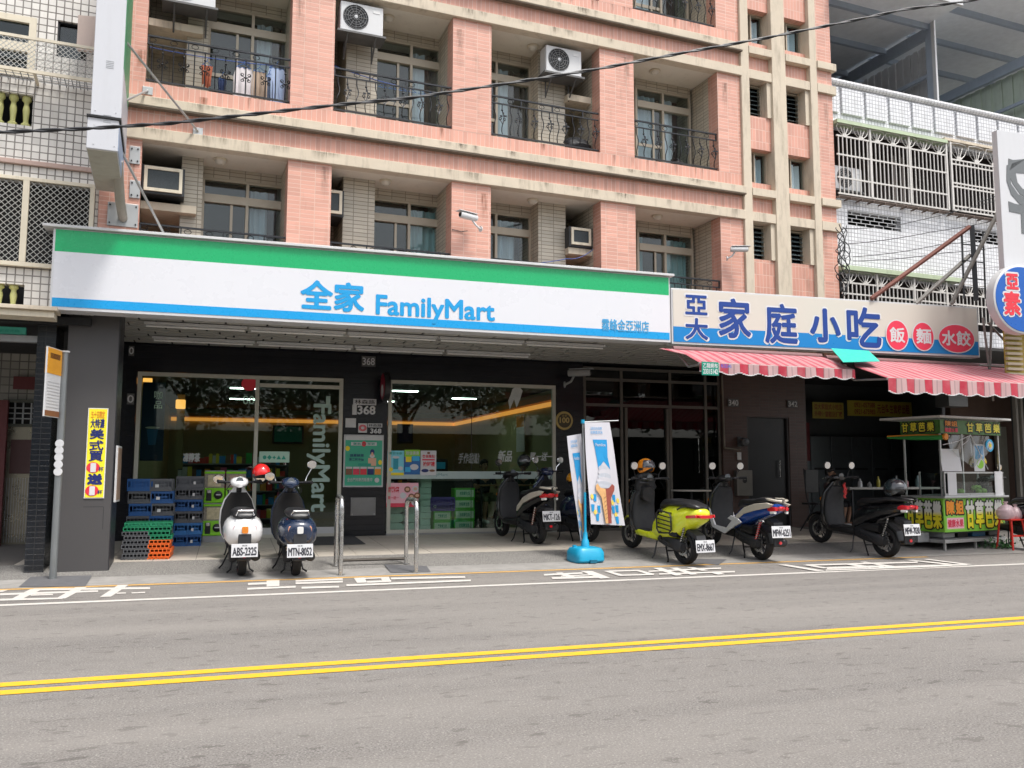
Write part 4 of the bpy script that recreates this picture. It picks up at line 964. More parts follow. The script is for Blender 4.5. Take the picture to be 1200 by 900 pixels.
T2('亞', (803,346,828,369)); T2('大', (803,373,829,398)); T2('家', (842,350,879,396), .019); T2('庭', (896,356,934,403), .017); T2('小', (949,362,984,401), .024); T2('吃', (992,360,1032,407), .019)
for s, cx, cy, rx, ry, x0, x1 in (('飯', 1050.5, 393, 12.5, 17, 1042, 1059), ('麵', 1081, 394.5, 12, 16, 1073, 1090), ('水餃', 1120, 397, 20.5, 16, 1103, 1136)):
    a, b = U2(cx-rx, cy); c, d = U2(cx+rx, cy); _, zt = U2(cx, cy-ry); _, zb_ = U2(cx, cy+ry)
    flat(ellipse((a+c)/2, (zt+zb_)/2, (c-a)/2+.02, (zt-zb_)/2+.02), -.018, 'oval_rim', P_WHITE, s2); flat(ellipse((a+c)/2, (zt+zb_)/2, (c-a)/2, (zt-zb_)/2), -.0205, 'red_oval', P_PINK, s2)
    text(s, P_WHITE, s2, U2(x0, cy)[0], U2(x1, cy)[0], (zt+zb_)/2-.13, (zt+zb_)/2+.14, -.0235, bold=.008)
# awnings
def awn_mat(name, P_, cl, cr):
    m, n, b = nt_new(name); tc = n.nodes.new('ShaderNodeTexCoord'); sp = n.nodes.new('ShaderNodeSeparateXYZ'); L(n, tc.outputs['Object'], sp.inputs[0])
    fr = math_(n, 'FRACT', math_(n, 'DIVIDE', sp.outputs[0], P_)); red = math_(n, 'LESS_THAN', fr, .45)
    thin = math_(n, 'LESS_THAN', math_(n, 'ABSOLUTE', math_(n, 'SUBTRACT', fr, .72)), .035)
    co = objco(n); c = mix(n, thin, cl, dk(cl, .72)); c = mix(n, red, c, cr)
    edge = math_(n, 'LESS_THAN', math_(n, 'ABSOLUTE', math_(n, 'SUBTRACT', math_(n, 'ABSOLUTE', math_(n, 'SUBTRACT', fr, .225)), .225)), .02)
    c = mix(n, edge, c, (.28,.12,.13)); c = mix(n, ramp(n, noise(n, co, 3, 5), .4, .75, 0, .35), c, (.66,.36,.38))
    L(n, c, b.inputs['Base Color']); b.inputs['Roughness'].default_value = .75
    tl_ = n.nodes.new('ShaderNodeBsdfTranslucent'); L(n, c, tl_.inputs[0]); mx = n.nodes.new('ShaderNodeMixShader'); mx.inputs[0].default_value = .3
    L(n, b.outputs[0], mx.inputs[1]); L(n, tl_.outputs[0], mx.inputs[2]); L(n, mx.outputs[0], n.nodes['Material Output'].inputs[0]); return m
AWP = .36
AWN = awn_mat('striped_valance_cloth', AWP, (.62,.43,.43), (.56,.035,.07)); AWT = awn_mat('muted_striped_cloth', AWP/2, (.56,.27,.28), (.50,.085,.115))  # canopy stripes narrower and closer in tone than on the valance
def awning(label, x0, x1, yb, zb, yf, zf2, drop, slant=(0,0)):
    t = thing('striped_awning', label, 'awning', (x0, yf, zf2)); W_ = x1-x0; n = 40; g = G(); v_ = []; f_ = []
    for off in (0, .008):
        for i in range(n+1):
            fx = i/n; x = fx*W_; sag = .012*math.sin(fx*PI*9)
            v_.append((x-slant[0]*(1-fx)+slant[1]*fx, yb-yf, zb-zf2-off)); v_.append((x, (yb-yf)*.5, (zb-zf2)*.5+.02+sag-off)); v_.append((x, 0, sag*.4-off))
    K = 3*(n+1)
    for i in range(n):
        for j in range(2):
            a = i*3+j; f_.append((a, a+1, a+4, a+3)); f_.append((a+K, a+3+K, a+4+K, a+1+K))
    g.add(v_, f_); g.build('canopy', AWT, t, smooth=60)
    sc = AWP; poly_t = []; m = int(W_/sc*8)
    low = [(i*W_/m, -drop-.045*abs(math.sin(PI*(i*W_/m)/sc)) + .0) for i in range(m+1)]
    g = G(); v_ = []; f_ = []
    for k, y in enumerate((-.008, 0)):
        for i in range(m+1):
            x = low[i][0]; wv = .012*math.sin(x*14)
            v_.append((x, y+wv*0, .0)); v_.append((x, y+wv, low[i][1]))
    K = 2*(m+1)
    for i in range(m):
        a = 2*i; f_.append((a, a+2, a+3, a+1)); f_.append((a+K, a+1+K, a+3+K, a+2+K)); f_.append((a+1, a+3, a+3+K, a+1+K))
    g.add(v_, f_); vl = g.build('valance', AWN, t, smooth=60)
    e = G()
    for k in range(m): e.obox(((low[k][0]+low[k+1][0])/2, -.004+.012*math.sin(low[k][0]*14), (low[k][1]+low[k+1][1])/2), W_/m*1.02, .014, .014)
    e.build('white_hem', P_PALE, vl)
    G().tube([(0,.02,-.01),(W_,.02,-.01)], .022, 8).build('front_bar', mat('awning_bar', (.35,.33,.31), .5), t)
    for x in (.1, W_-.1): G().tube([(x,.02,-.01),(x+.0,(yb-yf)*.6,(zb-zf2)*.35-.12),(x,yb-yf,zb-zf2-.08)], .018, 6).build('arm', mat('awning_arm', (.30,.29,.28), .5, metal=.5), t)
    G().tube([(0,yb-yf,zb-zf2),(W_,yb-yf,zb-zf2)], .05, 10).build('roller', mat('awning_roller', (.20,.10,.10), .6), t)
    return t
a1 = awning('shorter red and white striped awning left of the turquoise tarp', 6.98, 9.92, 12.75, 3.50, 11.9, 3.17, .13, (.25, 0))
a2 = awning('longer red and white striped awning over the green fruit cart', 9.97, 14.6, 12.7, 3.47, 11.2, 2.96, .20, (-.6, 0))
t = thing('phone_sign', 'small teal sign with white numerals pinned on the left end of the awning', 'sign', (7.0, 11.86, 2.97)); G().box(.0, .30, 0, .01, .0, .21).build('board', mat('sign_teal', (.0,.25,.17), .5), t)
text('乙龍網布', P_WHITE, t, .02, .28, .115, .19, -.004, off=.01); text('23315142', P_WHITE, t, .02, .28, .02, .10, -.004, off=.02)
T('346', P_BLUE, t, 0, 0, 1, 1, 5) if False else None
text('布店345', P_BLUE, t, .33, .52, .12, .19, -.012, off=.01)
# turquoise tarp bridging the awnings
c4 = [(10.33-.7,12.85,3.60),(10.15,12.85,3.58),(10.28,12.05,3.22),(9.75,12.05,3.28)]
pxs = [(974,408),(1018,411),(1031,423),(988,424)]
v4 = [ony(x, y, Y) for (x, y), Y in zip(pxs, (12.55,12.55,11.8,11.8))]
v4 = [(p.x, p.y, p.z) for p in v4]
g = G(); g.add(v4+[(a, b, c-.01) for a, b, c in v4], [(0,1,2,3),(7,6,5,4),(0,4,5,1),(1,5,6,2),(2,6,7,3),(3,7,4,0)]); tag(g.build('tarp', mat('turquoise_tarp', (.02,.45,.34), .5, var=.08)), 'small turquoise tarp bridging the two striped awnings', 'tarp')

# ================================================================ LEFT NEIGHBOUR (same facade frame)
lb = thing('neighbour_building', 'neighbouring house of white square tiles with dark grout at the left edge', 'building', FO, ANG)
def wallholes(u0, u1, z0, z1, holes, v0, v1):
    g = G(); us = sorted({u0, u1, *[h[0] for h in holes], *[h[1] for h in holes]}); zs = sorted({z0, z1, *[h[2] for h in holes], *[h[3] for h in holes]})
    for a, b in zip(us, us[1:]):
        for c, d in zip(zs, zs[1:]):
            if any(h[0] <= a and b <= h[1] and h[2] <= c and d <= h[3] for h in holes): continue
            g.box(a, b, v0, v1, c, d)
    return g
wallholes(-4, -.365, 3.65, 13, [(-2.9,-1.26,6.92,7.80),(-1.0,-.62,7.30,7.84),(-4,-.41,4.27,5.46),(-4,-1.25,6.23,6.68),(-4,-1.22,3.66,3.99)], .02, .22).build('tiled_wall', MOSAIC_L, lb)
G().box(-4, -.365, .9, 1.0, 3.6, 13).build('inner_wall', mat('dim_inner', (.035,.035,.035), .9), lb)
G().box(-4.2, -4, .02, 1, 3.6, 13).build('side_wall', DARK, lb)
window_unit(lb, -2.9, -1.26, 6.92, 7.80, .05, -2.0, 7.35, fr=.09, mt=CREAMM, name='window', sash=False, gl=glass('teal_glass', (.3,.45,.45), 1.3))
window_unit(lb, -1.0, -.62, 7.30, 7.84, .12, None, None, fr=.02, mt=IRON, name='window', sash=False)
sh = G().obox((-.60,-.16,7.62), .26, .05, .52, Matrix.Rotation(R(-12), 3, 'Z')).build('shutter', mat('faded_shutter', (.50,.40,.35), .6, dirt=.4), lb, bevel=.006)
G().box(-4, -.38, -.03, .02, 5.66, 5.73).build('belt_moulding', mat('pinkish_moulding', (.40,.29,.25), .7, dirt=.4), lb, bevel=.01)
def mesh_panel(parent, u0, u1, z0, z1, v, step, r, mt, name='wire_mesh'):
    g = G(); w_, h = u1-u0, z1-z0
    k = -h
    def strip(xa, za, xb, zb, vv):
        d = Vector((xb-xa, 0, zb-za)); ln = d.length; d /= ln; nrm = Vector((-d.z, 0, d.x))*r
        a, b = Vector((xa, vv, za)), Vector((xb, vv, zb)); q = Vector((0, r, 0))
        vs_ = [a-nrm-q, a+nrm-q, a+nrm+q, a-nrm+q, b-nrm-q, b+nrm-q, b+nrm+q, b-nrm+q]
        g.add(vs_, [(0,1,5,4),(1,2,6,5),(2,3,7,6),(3,0,4,7)])
    t = -h
    while t < w_:
        xa, za = (u0+t, z0) if t >= 0 else (u0, z0-t); xb, zb = (u0+t+h, z1) if t+h <= w_ else (u1, z0+w_-t)
        if xb-xa > .01: strip(xa, za, xb, zb, v); strip(u0+u1-xa, za, u0+u1-xb, zb, v-2*r)
        t += step
    return g.build(name, mt, parent, kind='stuff')
MESHM = mat('pale_wire', (.42,.42,.39), .5, metal=.3)
cg = thing('window_guard', 'cream framed diamond mesh guard over the upper left window', 'window guard', FO, ANG)
g = G(); g.box(-4, -.44, -.37, -.34, 7.31, 7.35); g.box(-4, -.44, -.37, -.34, 6.84, 6.885)
for u in (-2.4,-.47): g.box(u, u+.03, -.368, -.342, 6.885, 7.31)
for u in (-2.6,-1.22,-.5): g.box(u, u+.035, -.34, .02, 6.83, 6.86)
g.build('frame', CREAMM, cg); mesh_panel(cg, -4, -.47, 6.885, 7.31, -.355, .068, .0035, MESHM)
g = G()
for i in range(40): g.box(-4+i*.09, -4+i*.09+.012, -.335, .02, 6.862, 6.868)
for i in range(4): g.box(-4, -.5, -.3+i*.09, -.29+i*.09, 6.868, 6.874)
g.build('bottom_grid', GREY, cg, kind='stuff')
cg = thing('balcony_cage', 'cream framed diamond mesh cage enclosing the lower left balcony', 'balcony cage', FO, ANG)
for (x0, x1, z0, z1) in ((-4,-.41,5.43,5.48),(-4,-.41,4.23,4.29),(-.47,-.41,4.29,5.43),(-1.30,-1.22,4.29,5.43),(-2.2,-2.13,4.29,5.43)):
    G().box(x0, x1, -.06, .0, z0, z1).build('frame_bar', CREAMM, cg, bevel=.004)
for a, b in ((-2.13,-1.30),(-1.22,-.47),(-3,-2.2)): mesh_panel(cg, a, b, 4.29, 5.43, -.02, .082, .004, MESHM)
lg = thing('ledge', 'pale concrete ledge jutting out under the neighbouring balcony', 'ledge', FO, ANG)
G().box(-4, -.80, -.36, .02, 3.50, 3.585).build('lower_lip', CREAMM, lg, bevel=.006); G().box(-4, -.76, -.42, .02, 3.587, 3.64).build('upper_slab', CREAM, lg, bevel=.006)
bp_ = [(0,.050),(.02,.055),(.05,.052),(.07,.03),(.10,.028),(.16,.032),(.25,.040),(.29,.036),(.33,.028),(.36,.03),(.39,.052),(.43,.052),(.45,.045)]
BAL = mat('yellow_baluster', (.50,.50,.20), .6, dirt=.35)
def balrow(zz, us, hs, grp):
    for i, u in enumerate(us):
        o = G().lathe([(a*hs, b*1.15) for a, b in bp_], (0,0,0), 'z', 14).build('baluster', BAL, lb, smooth=True); o.location = (u, .12, zz)
balrow(6.23, (-1.34,-1.50,-1.66,-1.82), 1.0, ''); balrow(3.66, (-1.36,-1.53,-1.70), .74, '')
# ground floor of the neighbour
ln = thing('neighbour_entrance', 'dim tiled entrance with a steel door at the far left', 'shopfront')
g = G(); g.box(-6, -2.42, 17.0, 17.2, .1, 3.9)
G().box(-5.3, -2.5, 16.9, 17.1, 2.6, 3.9).build('tiled_wall', tiles('dull_square_tile', (.26,.25,.22), (.08,.075,.07), .14, .14, .01, dirt=.4), ln)
g.build('wall', mat('dim_plum_wall', (.06,.03,.028), .7), ln)
G().box(-6, -1.9, 13.3, 17.1, 3.5, 3.6).build('ceiling', DARK, ln)
a, b = ony(7,500,16.85), ony(38,632,16.85)
dr = G().box(a.x, b.x, 16.82, 16.88, .2, a.z).build('steel_door', mat('brushed_steel_door', (.26,.24,.19), .3, metal=.8, var=.3, scale=2, dirt=.3), ln)
G().box(a.x+.1, b.x-.08, 16.80, 16.82, ony(0,555,16.85).z, ony(0,515,16.85).z).build('door_panel', mat('door_maroon', (.07,.025,.025), .5), dr)
for k in range(12):
    x = a.x+.03+k*(b.x-a.x-.06)/11; G().box(x-.004, x+.004, 16.812, 16.82, .25, ony(0,560,16.85).z).build('groove', GREY, dr)
fr_ = G(); z1 = ony(0,468,16.85).z; z0 = a.z+.03
fr_.box(a.x-.05, a.x, 16.78, 16.9, .2, z1); fr_.box(b.x, b.x+.06, 16.78, 16.9, .2, z1); fr_.box(a.x, b.x, 16.78, 16.9, z1-.05, z1); fr_.box(a.x, b.x, 16.78, 16.9, a.z, a.z+.05)
fr_.build('door_frame', mat('green_grey_frame', (.07,.075,.06), .5), ln)
G().box(a.x, b.x, 16.87, 16.9, z0, z1-.05).build('transom_pane', DARK, ln)
g = G()
for i in range(1, 4): g.box(a.x+(b.x-a.x)*i/4-.012, a.x+(b.x-a.x)*i/4+.012, 16.82, 16.85, a.z+.05, z1-.05)
for i in range(1, 4): g.box(a.x, b.x, 16.823, 16.847, a.z+.05+(z1-a.z-.1)*i/4-.01, a.z+.05+(z1-a.z-.1)*i/4+.01)
g.build('transom_grid', GREY, ln)
t = thing('couplet_board', 'dark red board above the steel door', 'board', (ony(16,445,16.8).x, 16.78, ony(16,456,16.8).z)); G().box(0, .42, 0, .03, 0, .22).build('panel', mat('maroon_board', (.10,.012,.014), .5), t)
t = thing('hall_column', 'dark red upright at the extreme left of the entrance', 'column', (ony(0,600,16.5).x-.1, 16.5, .15)); G().box(-.1, .12, 0, .1, 0, 2.5).build('shaft', mat('maroon_board', (.10,.012,.014), .5), t)
t = thing('strip_sign', 'turquoise strip light sign under the ledge at the far left', 'sign', (ony(-6,394,13.5).x, 13.5, ony(0,393,13.5).z))
G().box(0, .38, 0, .06, .02, .13).build('turquoise_case', mat('turquoise_case', (.08,.48,.38), .4), t, bevel=.01); G().box(0, .58, -.02, .1, -.08, .012).build('channel', GREY, t); text('歡迎光臨', P_TEAL, t, .05, .3, .05, .09, -.006)

# ================================================================ RIGHT NEIGHBOUR
rb = thing('tiled_house', 'white mosaic tiled house with barred balconies right of the pink block', 'building', FO, ANG)
wallholes(12.98, 20, 4.0, 9.42, [(13.37,14.8,6.46,6.79),(16.78,18.2,6.46,6.79),(12.98,17.9,4.5,5.47),(12.98,18.2,7.0,8.52)], .12, .3).build('tiled_wall', MOSAIC_R, rb)
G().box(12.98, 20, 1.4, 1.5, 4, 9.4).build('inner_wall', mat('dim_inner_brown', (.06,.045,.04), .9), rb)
G().box(12.98, 20, .3, 1.4, 6.82, 6.97).build('slab', DARK, rb)
cp = G(); cp.lathe([(0,.075),(7.0,.075)], (12.99,.12,9.46), 'x', 14); cp.build('coping', tiles('coping_tile', (.66,.66,.67), (.3,.3,.31), .09, .05, .008, dirt=.35, dcol=(.2,.2,.19)), rb, smooth=60)
pn = G().box(0, .55, -.045, .0, 0, .54).build('tile_panel', MOSAIC_R, rb, bevel=.006); pn.location = (13.30, .12, 8.80)
for i in range(-1, 10):
    if i: copy_to(pn, rb, (13.30+i*.643, .12, 8.80))
G().box(12.99, 16.0, -.10, .12, 8.50, 8.57).build('green_sill', mat('green_sill', (.42,.50,.34), .7, dirt=.4), rb)
G().box(16.0, 20, -.03, .12, 8.60, 8.66).build('sill', CREAM, rb)
t_ = G(); t_.box(12.99, 16.2, -.12, .12, 5.47, 5.56); t_.build('green_canopy', mat('green_sill', (.42,.50,.34), .7, dirt=.4), rb)
def grille_window(u0, u1, z0, z1):
    f = G(); f.box(u0, u1, .14, .17, z0, z0+.025); f.box(u0, u1, .14, .17, z1-.025, z1); w_ = f.build('grille_window', WHITEM, rb)
    for i in range(3): G().box(u0, u1, .135, .15, z0+.08*(i+1), z0+.08*(i+1)+.012).build('bar', WHITEM, w_)
    n = 6
    for j in range(4):
        for i in range(n):
            x = u0+(u1-u0)*(i+(.5 if j % 2 else 0))/n; G().box(x, x+.014, .134, .15, z0+.08*j+.012, z0+.08*(j+1)).build('bar', WHITEM, w_)
grille_window(13.37, 14.8, 6.46, 6.79); grille_window(16.78, 18.2, 6.46, 6.79)
CW = mat('white_bars', (.55,.53,.50), .5, dirt=.3)
def cage(label, u0, u1, z0, zt, zr, mids, posts, v=-.05, arch=.415):
    t = thing('window_cage', label, 'window bars', FO, ANG)
    for z in (z0, zr)+tuple(mids): G().box(u0, u1, v-.012, v+.012, z-.016, z+.016).build('rail', CW, t)
    for u in posts: G().box(u-.022, u+.022, v-.018, v+.018, z0, zt).build('post', CW, t)
    n = int((u1-u0)/.105); b0 = G().box(-.009, .009, -.009, .009, 0, zr-z0).build('bar', CW, t); b0.location = (u0+.05, v, z0)
    for i in range(1, n): copy_to(b0, t, (u0+.05+i*(u1-u0-.1)/(n-1), v, z0))
    m = max(1, round((u1-u0)/arch)); aw = (u1-u0)/m; h = zt-zr
    g = G()
    for s_ in (-1, 0, 1): g.tube([(0,0,0),(s_*aw*.22,0,h*.75)], .012, 4)
    for s_ in (-1, 1): g.tube([(s_*aw*.05,0,0),(s_*aw*.33,0,h*.35),(s_*aw*.46,0,h*.7),(s_*aw*.40,0,h*.95),(0,0,h)], .010, 4)
    g.box(-aw*.12, aw*.12, -.01, .01, -.01, h*.22)
    fan = g.build('fan_ornament', CW, t); fan.location = (u0+aw/2, v, zr)
    for i in range(1, m): copy_to(fan, t, (u0+aw*(i+.5), v, zr))
    return t
c1 = cage('long white barred cage with fan ornaments under the green sill', 12.99, 16.0, 7.04, 8.50, 8.24, (7.37, 7.85), (13.87, 14.93, 15.99))
c2 = cage('shorter white barred cage right of the long one on the mosaic house', 16.1, 18.2, 7.06, 8.56, 8.18, (7.15, 7.58, 7.66, 8.08), (16.12,), arch=.55)
c3 = cage('lower white barred cage just above the eatery sign', 12.99, 17.5, 4.62, 5.46, 5.22, (5.0,), (13.9, 14.9, 15.8))
for c, (a, b, z) in ((c1, (12.99,16.0,6.98)), (c2, (16.1,18.2,6.98))):
    g = G()
    for i in range(3): g.box(a, b, -.07+i*.06, -.06+i*.06, z, z+.015)
    for i in range(int((b-a)/.3)): g.box(a+i*.3, a+i*.3+.015, -.07, .12, z-.03, z)
    g.build('rusty_floor_grid', mat('rusty_grid', (.16,.12,.10), .8, dirt=.6), c)
t = outdoor_ac('dusty white air conditioner box behind the bars of the mosaic house', 13.0, .0, 7.05); t.location = toW(13.02, .05, 7.16)
for x in (15.3,15.05): G().box(x, x+.05, .5, .55, 6.98, 8.3).build('inner_post', mat('dim_post', (.2,.17,.15), .7), rb)
# dark cloths hung inside the lower cage
for u, w_ in ((13.75,.26),(14.75,.4)):
    o = G().prism([(u,5.1),(u+w_*.6,5.05),(u+w_,4.6),(u+w_*.2,4.55),(u-.05,4.8)], -.02, .01).build('dark_cloth', mat('black_cloth', (.01,.018,.02), .8)); o.location = FO; o.rotation_euler = (0,0,ANG); tag(o, 'dark cloth hanging %s inside the lower barred cage' % ('left' if u < 14 else 'further right'), 'cloth')
# steel shed on the roof
sh_ = thing('roof_shed', 'open steel framed shed with corrugated walls on the roof of the mosaic house', 'shed', FO, ANG)
BLUEST = mat('blue_grey_steel', (.36,.42,.50), .5, metal=.1, var=.1, dirt=.2); CORR = mat('corrugated_sheet', (.52,.53,.54), .5, metal=.2, var=.12, dirt=.3)
CORRG = mat('corrugated_sheet_green', (.55,.62,.52), .5, metal=.2, var=.12, dirt=.3); ROOFU = mat('shed_roof_underside', (.72,.76,.80), .7, var=.15)
zt = 12.0
def corr(name, u, v0, v1, z0, z1, mt, step=.22):
    poly = []; y = v0; i = 0
    while y < v1: 
        o_ = .035 if i % 2 else 0; poly += [(u+o_, y), (u+o_, min(v1, y+step*.5))]; y += step*.5; i += 1
    back = [(a+.012, b) for a, b in poly[::-1]]
    return G().prism(poly+back, z0, z1, 'xy').build(name, mt, sh_)
corr('corrugated_wall', 16.5, .6, 9.5, 9.3, 11.2, CORR); corr('corrugated_wall', 19.8, .6, 9.5, 9.3, 11.3, CORRG, .3)
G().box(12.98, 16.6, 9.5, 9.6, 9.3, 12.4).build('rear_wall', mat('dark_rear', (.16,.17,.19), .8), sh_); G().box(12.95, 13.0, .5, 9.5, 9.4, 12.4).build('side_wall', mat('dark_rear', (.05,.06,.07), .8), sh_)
G().box(12.98, 24, .3, 9.6, 9.3, 9.36).build('roof_floor', CONC, sh_)
for (a, b, zz, ov) in ((13.0,16.3,11.55,-.35),(16.42,24,12.15,-.35)):
    G().box(a, b, ov, 9.6, zz, zz+.05).build('roof_sheet', ROOFU, sh_)
    G().box(a, b, ov-.06, ov, zz-.04, zz+.10).build('gutter', WHITEM, sh_)
    v = .5
    while v < 9: G().box(a, b, v, v+.08, zz-.13, zz).build('purlin', BLUEST, sh_); v += 1.25
for u in (16.30, 19.55): 
    G().box(u, u+.12, .45, .62, 9.4, 12.1).build('column', BLUEST, sh_); G().box(u-.02, u+.03, .35, .44, 9.4, 12.0).build('downpipe', WHITEM, sh_)
    G().box(u, u+.1, .6, 9.4, 11.25, 11.5).build('rafter', BLUEST, sh_); G().box(u+.02, u+.08, .62, 9.4, 10.35, 10.43).build('girt', BLUEST, sh_)

# big white board and round sign at the right edge
def fr2(px, py, Y): return ony(px, py, Y)
a = ony(1168,152,11.4); b = ony(1174,311,11.4); 
bs = thing('billboard', 'large white billboard with part of a grey emblem cut by the right edge', 'billboard', (a.x, 11.4, 0), -.046)
G().box(0, 2.6, 0, .12, b.z-.9, a.z).build('panel', WHITE, bs, bevel=.008)
GE = mat('emblem_grey', (.13,.14,.145), .5)
def BP(px, py): p = ony(px, py, 11.4); return (p.x-a.x, p.z)
flat([BP(*q) for q in ((1181,186),(1186,188),(1200,187),(1215,190),(1230,200),(1230,210),(1200,204),(1189,203),(1191,214),(1197,222),(1212,226),(1212,234),(1200,232),(1194,228),(1186,216),(1181,204))], -.003, 'emblem_part', GE, bs, t=.004)
flat([BP(*q) for q in ((1181,236),(1188,239),(1200,242),(1215,244),(1215,255),(1201,252),(1202,275),(1196,274),(1195,251),(1182,248))], -.003, 'emblem_part', GE, bs, t=.004)
flat([BP(*q) for q in ((1200,187),(1186,188),(1182,200),(1184,216),(1192,228),(1205,236),(1205,244),(1194,240),(1184,228),(1179,212),(1179,194))], -.0035, 'emblem_part', GE, bs, t=.004)
st = thing('sign_scaffold', 'rusty steel lattice and struts holding the billboard beside the eatery sign', 'scaffold')
RUST = mat('rusty_steel', (.16,.06,.045), .8, var=.3, dirt=.4); DST = mat('dark_steel', (.05,.055,.06), .6, metal=.4, var=.2, dirt=.2)
def P3(px, py, Y): return ony(px, py, Y)
G().tube([P3(1166,155,11.5), P3(1178,370,11.5)], .028, 6).build('post', RUST, st)
G().tube([P3(1021,350,12.7), P3(1136,266,12.4)], .045, 6).build('strut', RUST, st)
G().tube([P3(1073,356,12.7), P3(1137,299,12.5)], .04, 6).build('strut', mat('grey_strut', (.22,.21,.19), .6, dirt=.4), st)
G().tube([P3(1115,356,12.6), P3(1170,248,12.2)], .04, 6).build('strut', mat('grey_strut', (.22,.21,.19), .6, dirt=.4), st)
G().tube([P3(1139,265,12.45), P3(1144,352,12.45)], .06, 4).build('post', DST, st)
for x in (1127, 1152): G().tube([P3(x,272,12.5), P3(x+3,350,12.5)], .018, 5).build('post', DST, st)
for y in (286, 305, 325): G().tube([P3(1128,y,12.48), P3(1153,y+3,12.48)], .014, 5).build('rung', DST, st)
for q in (((1152,372),(1164,470)),((1158,378),(1196,420)),((1162,372),(1160,440)),((1148,428),(1200,432))): G().tube([P3(*q[0],12.3), P3(*q[1],12.3)], .022, 5).build('strut', mat('grey_strut', (.22,.21,.19), .6, dirt=.4), st)
p = ony(1197,351,11.2); rr_ = thing('round_shop_sign', 'round blue sign with red characters and white rim at the right edge', 'round sign', (p.x, 11.2, p.z), -.046)
G().lathe([(.16,.58),(.15,.60),(-.01,.60),(-.02,.585)], (0,0,0), 'y', 48).build('drum', WHITEM, rr_, smooth=50); G().lathe([(-.021,.565),(-.026,.56),(-.0265,.001)], (0,0,0), 'y', 48).build('face', mat('sign_round_blue', (.0,.09,.40), .35), rr_)
for s, x0, x1, z0, z1 in (('亞',-.32,-.09,.17,.42),('素',-.40,-.07,-.28,.11),('食',.08,.42,-.28,.11),('亞',.1,.33,.17,.42)):
    text(s, P_WHITE, rr_, x0-.015, x1+.015, z0-.015, z1+.015, -.028, bold=.03); text(s, P_RED, rr_, x0, x1, z0, z1, -.033, bold=.014)
t = thing('louvred_panel', 'yellowish slatted panel under the round blue sign', 'panel', (ony(1181,420,11.9).x, 11.9, ony(1181,448,11.9).z), -.046)
G().box(0, 1.2, .05, .08, 0, .95).build('backing', mat('yellow_backing', (.40,.32,.06), .6), t)
sl = G().box(.0, .34, 0, .05, 0, .045).build('slat', mat('cream_slat', (.50,.46,.33), .5), t); sl.location = (0,0,.04)
for i in range(1, 10): copy_to(sl, t, (0,0,.04+i*.093))
# things beyond the eatery at the right edge
t = thing('far_shopfront', 'dim brown shopfront with a pale metal door beyond the fruit cart', 'shopfront')
G().box(16.6, 24, 16.6, 16.8, .1, 4.2).build('wall', mat('dim_brown_wall', (.09,.055,.04), .8), t)
a, b = ony(1168,500,16.4), ony(1187,640,16.4); G().box(a.x, b.x, 16.4, 16.5, .15, a.z).build('metal_door', mat('pale_metal_door', (.30,.29,.24), .4, metal=.5, dirt=.3), t)
for x in (1190,1196): 
    p = ony(x, 470, 15.9); G().box(p.x, p.x+.06, 15.9, 16.0, .15, p.z+.2).build('upright', mat('pale_upright', (.34,.32,.28), .6), t)
wire('drain_pipe', [ony(1105,420,16.4), ony(1105,500,16.4)], .05, mat('dull_pipe', (.12,.12,.13), .5), 'grey vertical pipe above the fruit cart roof', 'pipe')
t = thing('duct_box', 'dim grey metal duct above the cart under the long awning', 'duct', (ony(1112,470,15.5).x, 15.5, ony(1112,476,15.5).z)); G().box(0, .55, 0, .4, 0, .32).build('casing', mat('duct_metal', (.17,.17,.17), .5, metal=.4), t, bevel=.01)

# ================================================================ BLADE SIGN at the upper left
bl = thing('projecting_sign', 'tall white projecting light box sign hanging over the street at upper left', 'projecting sign', toW(-.42, 0, 0), ANG)
def UB(px, py, v): # point on plane v in front of the facade, in sign coordinates
    d = ray(px, py); n_ = Vector((-math.sin(ANG), math.cos(ANG), 0)); p0 = toW(0, v, 0); t_ = n_.dot(p0-Vector((0,0,CAM_Z)))/n_.dot(d); p = Vector((0,0,CAM_Z))+d*t_; q = p-Vector((OX,OY,0))
    return q.x*math.cos(ANG)+q.y*math.sin(ANG)+.42, p.z
VF = -1.9
xL, zB1 = UB(106, 134, VF); xR, _ = UB(142, 134, VF); xL2, zT2 = UB(101, 140, VF); xR2, zB2 = UB(140, 178, VF)
PAN = mat('light_box_white', (.50,.51,.54), .35, var=.02, dirt=.12, dcol=(.25,.24,.22))
wv = xR-xL
G().box(xL, xL+wv, VF, -.45, zB1, 9.4).build('upper_box', PAN, bl, bevel=.008)
G().box(xL-.03, xL+wv-.02, VF-.0, -.22, zB2, zB1-.03).build('lower_box', PAN, bl, bevel=.008)
G().box(xL-.04, xL+wv+.0, VF-.02, -.5, zB1-.029, zB1-.002).build('joint', DARK, bl)
G().box(xL-.02, xL+wv-.03, VF+.01, -.23, zB2-.012, zB2-.001).build('underside', mat('box_underside', (.34,.32,.27), .6, dirt=.3), bl)
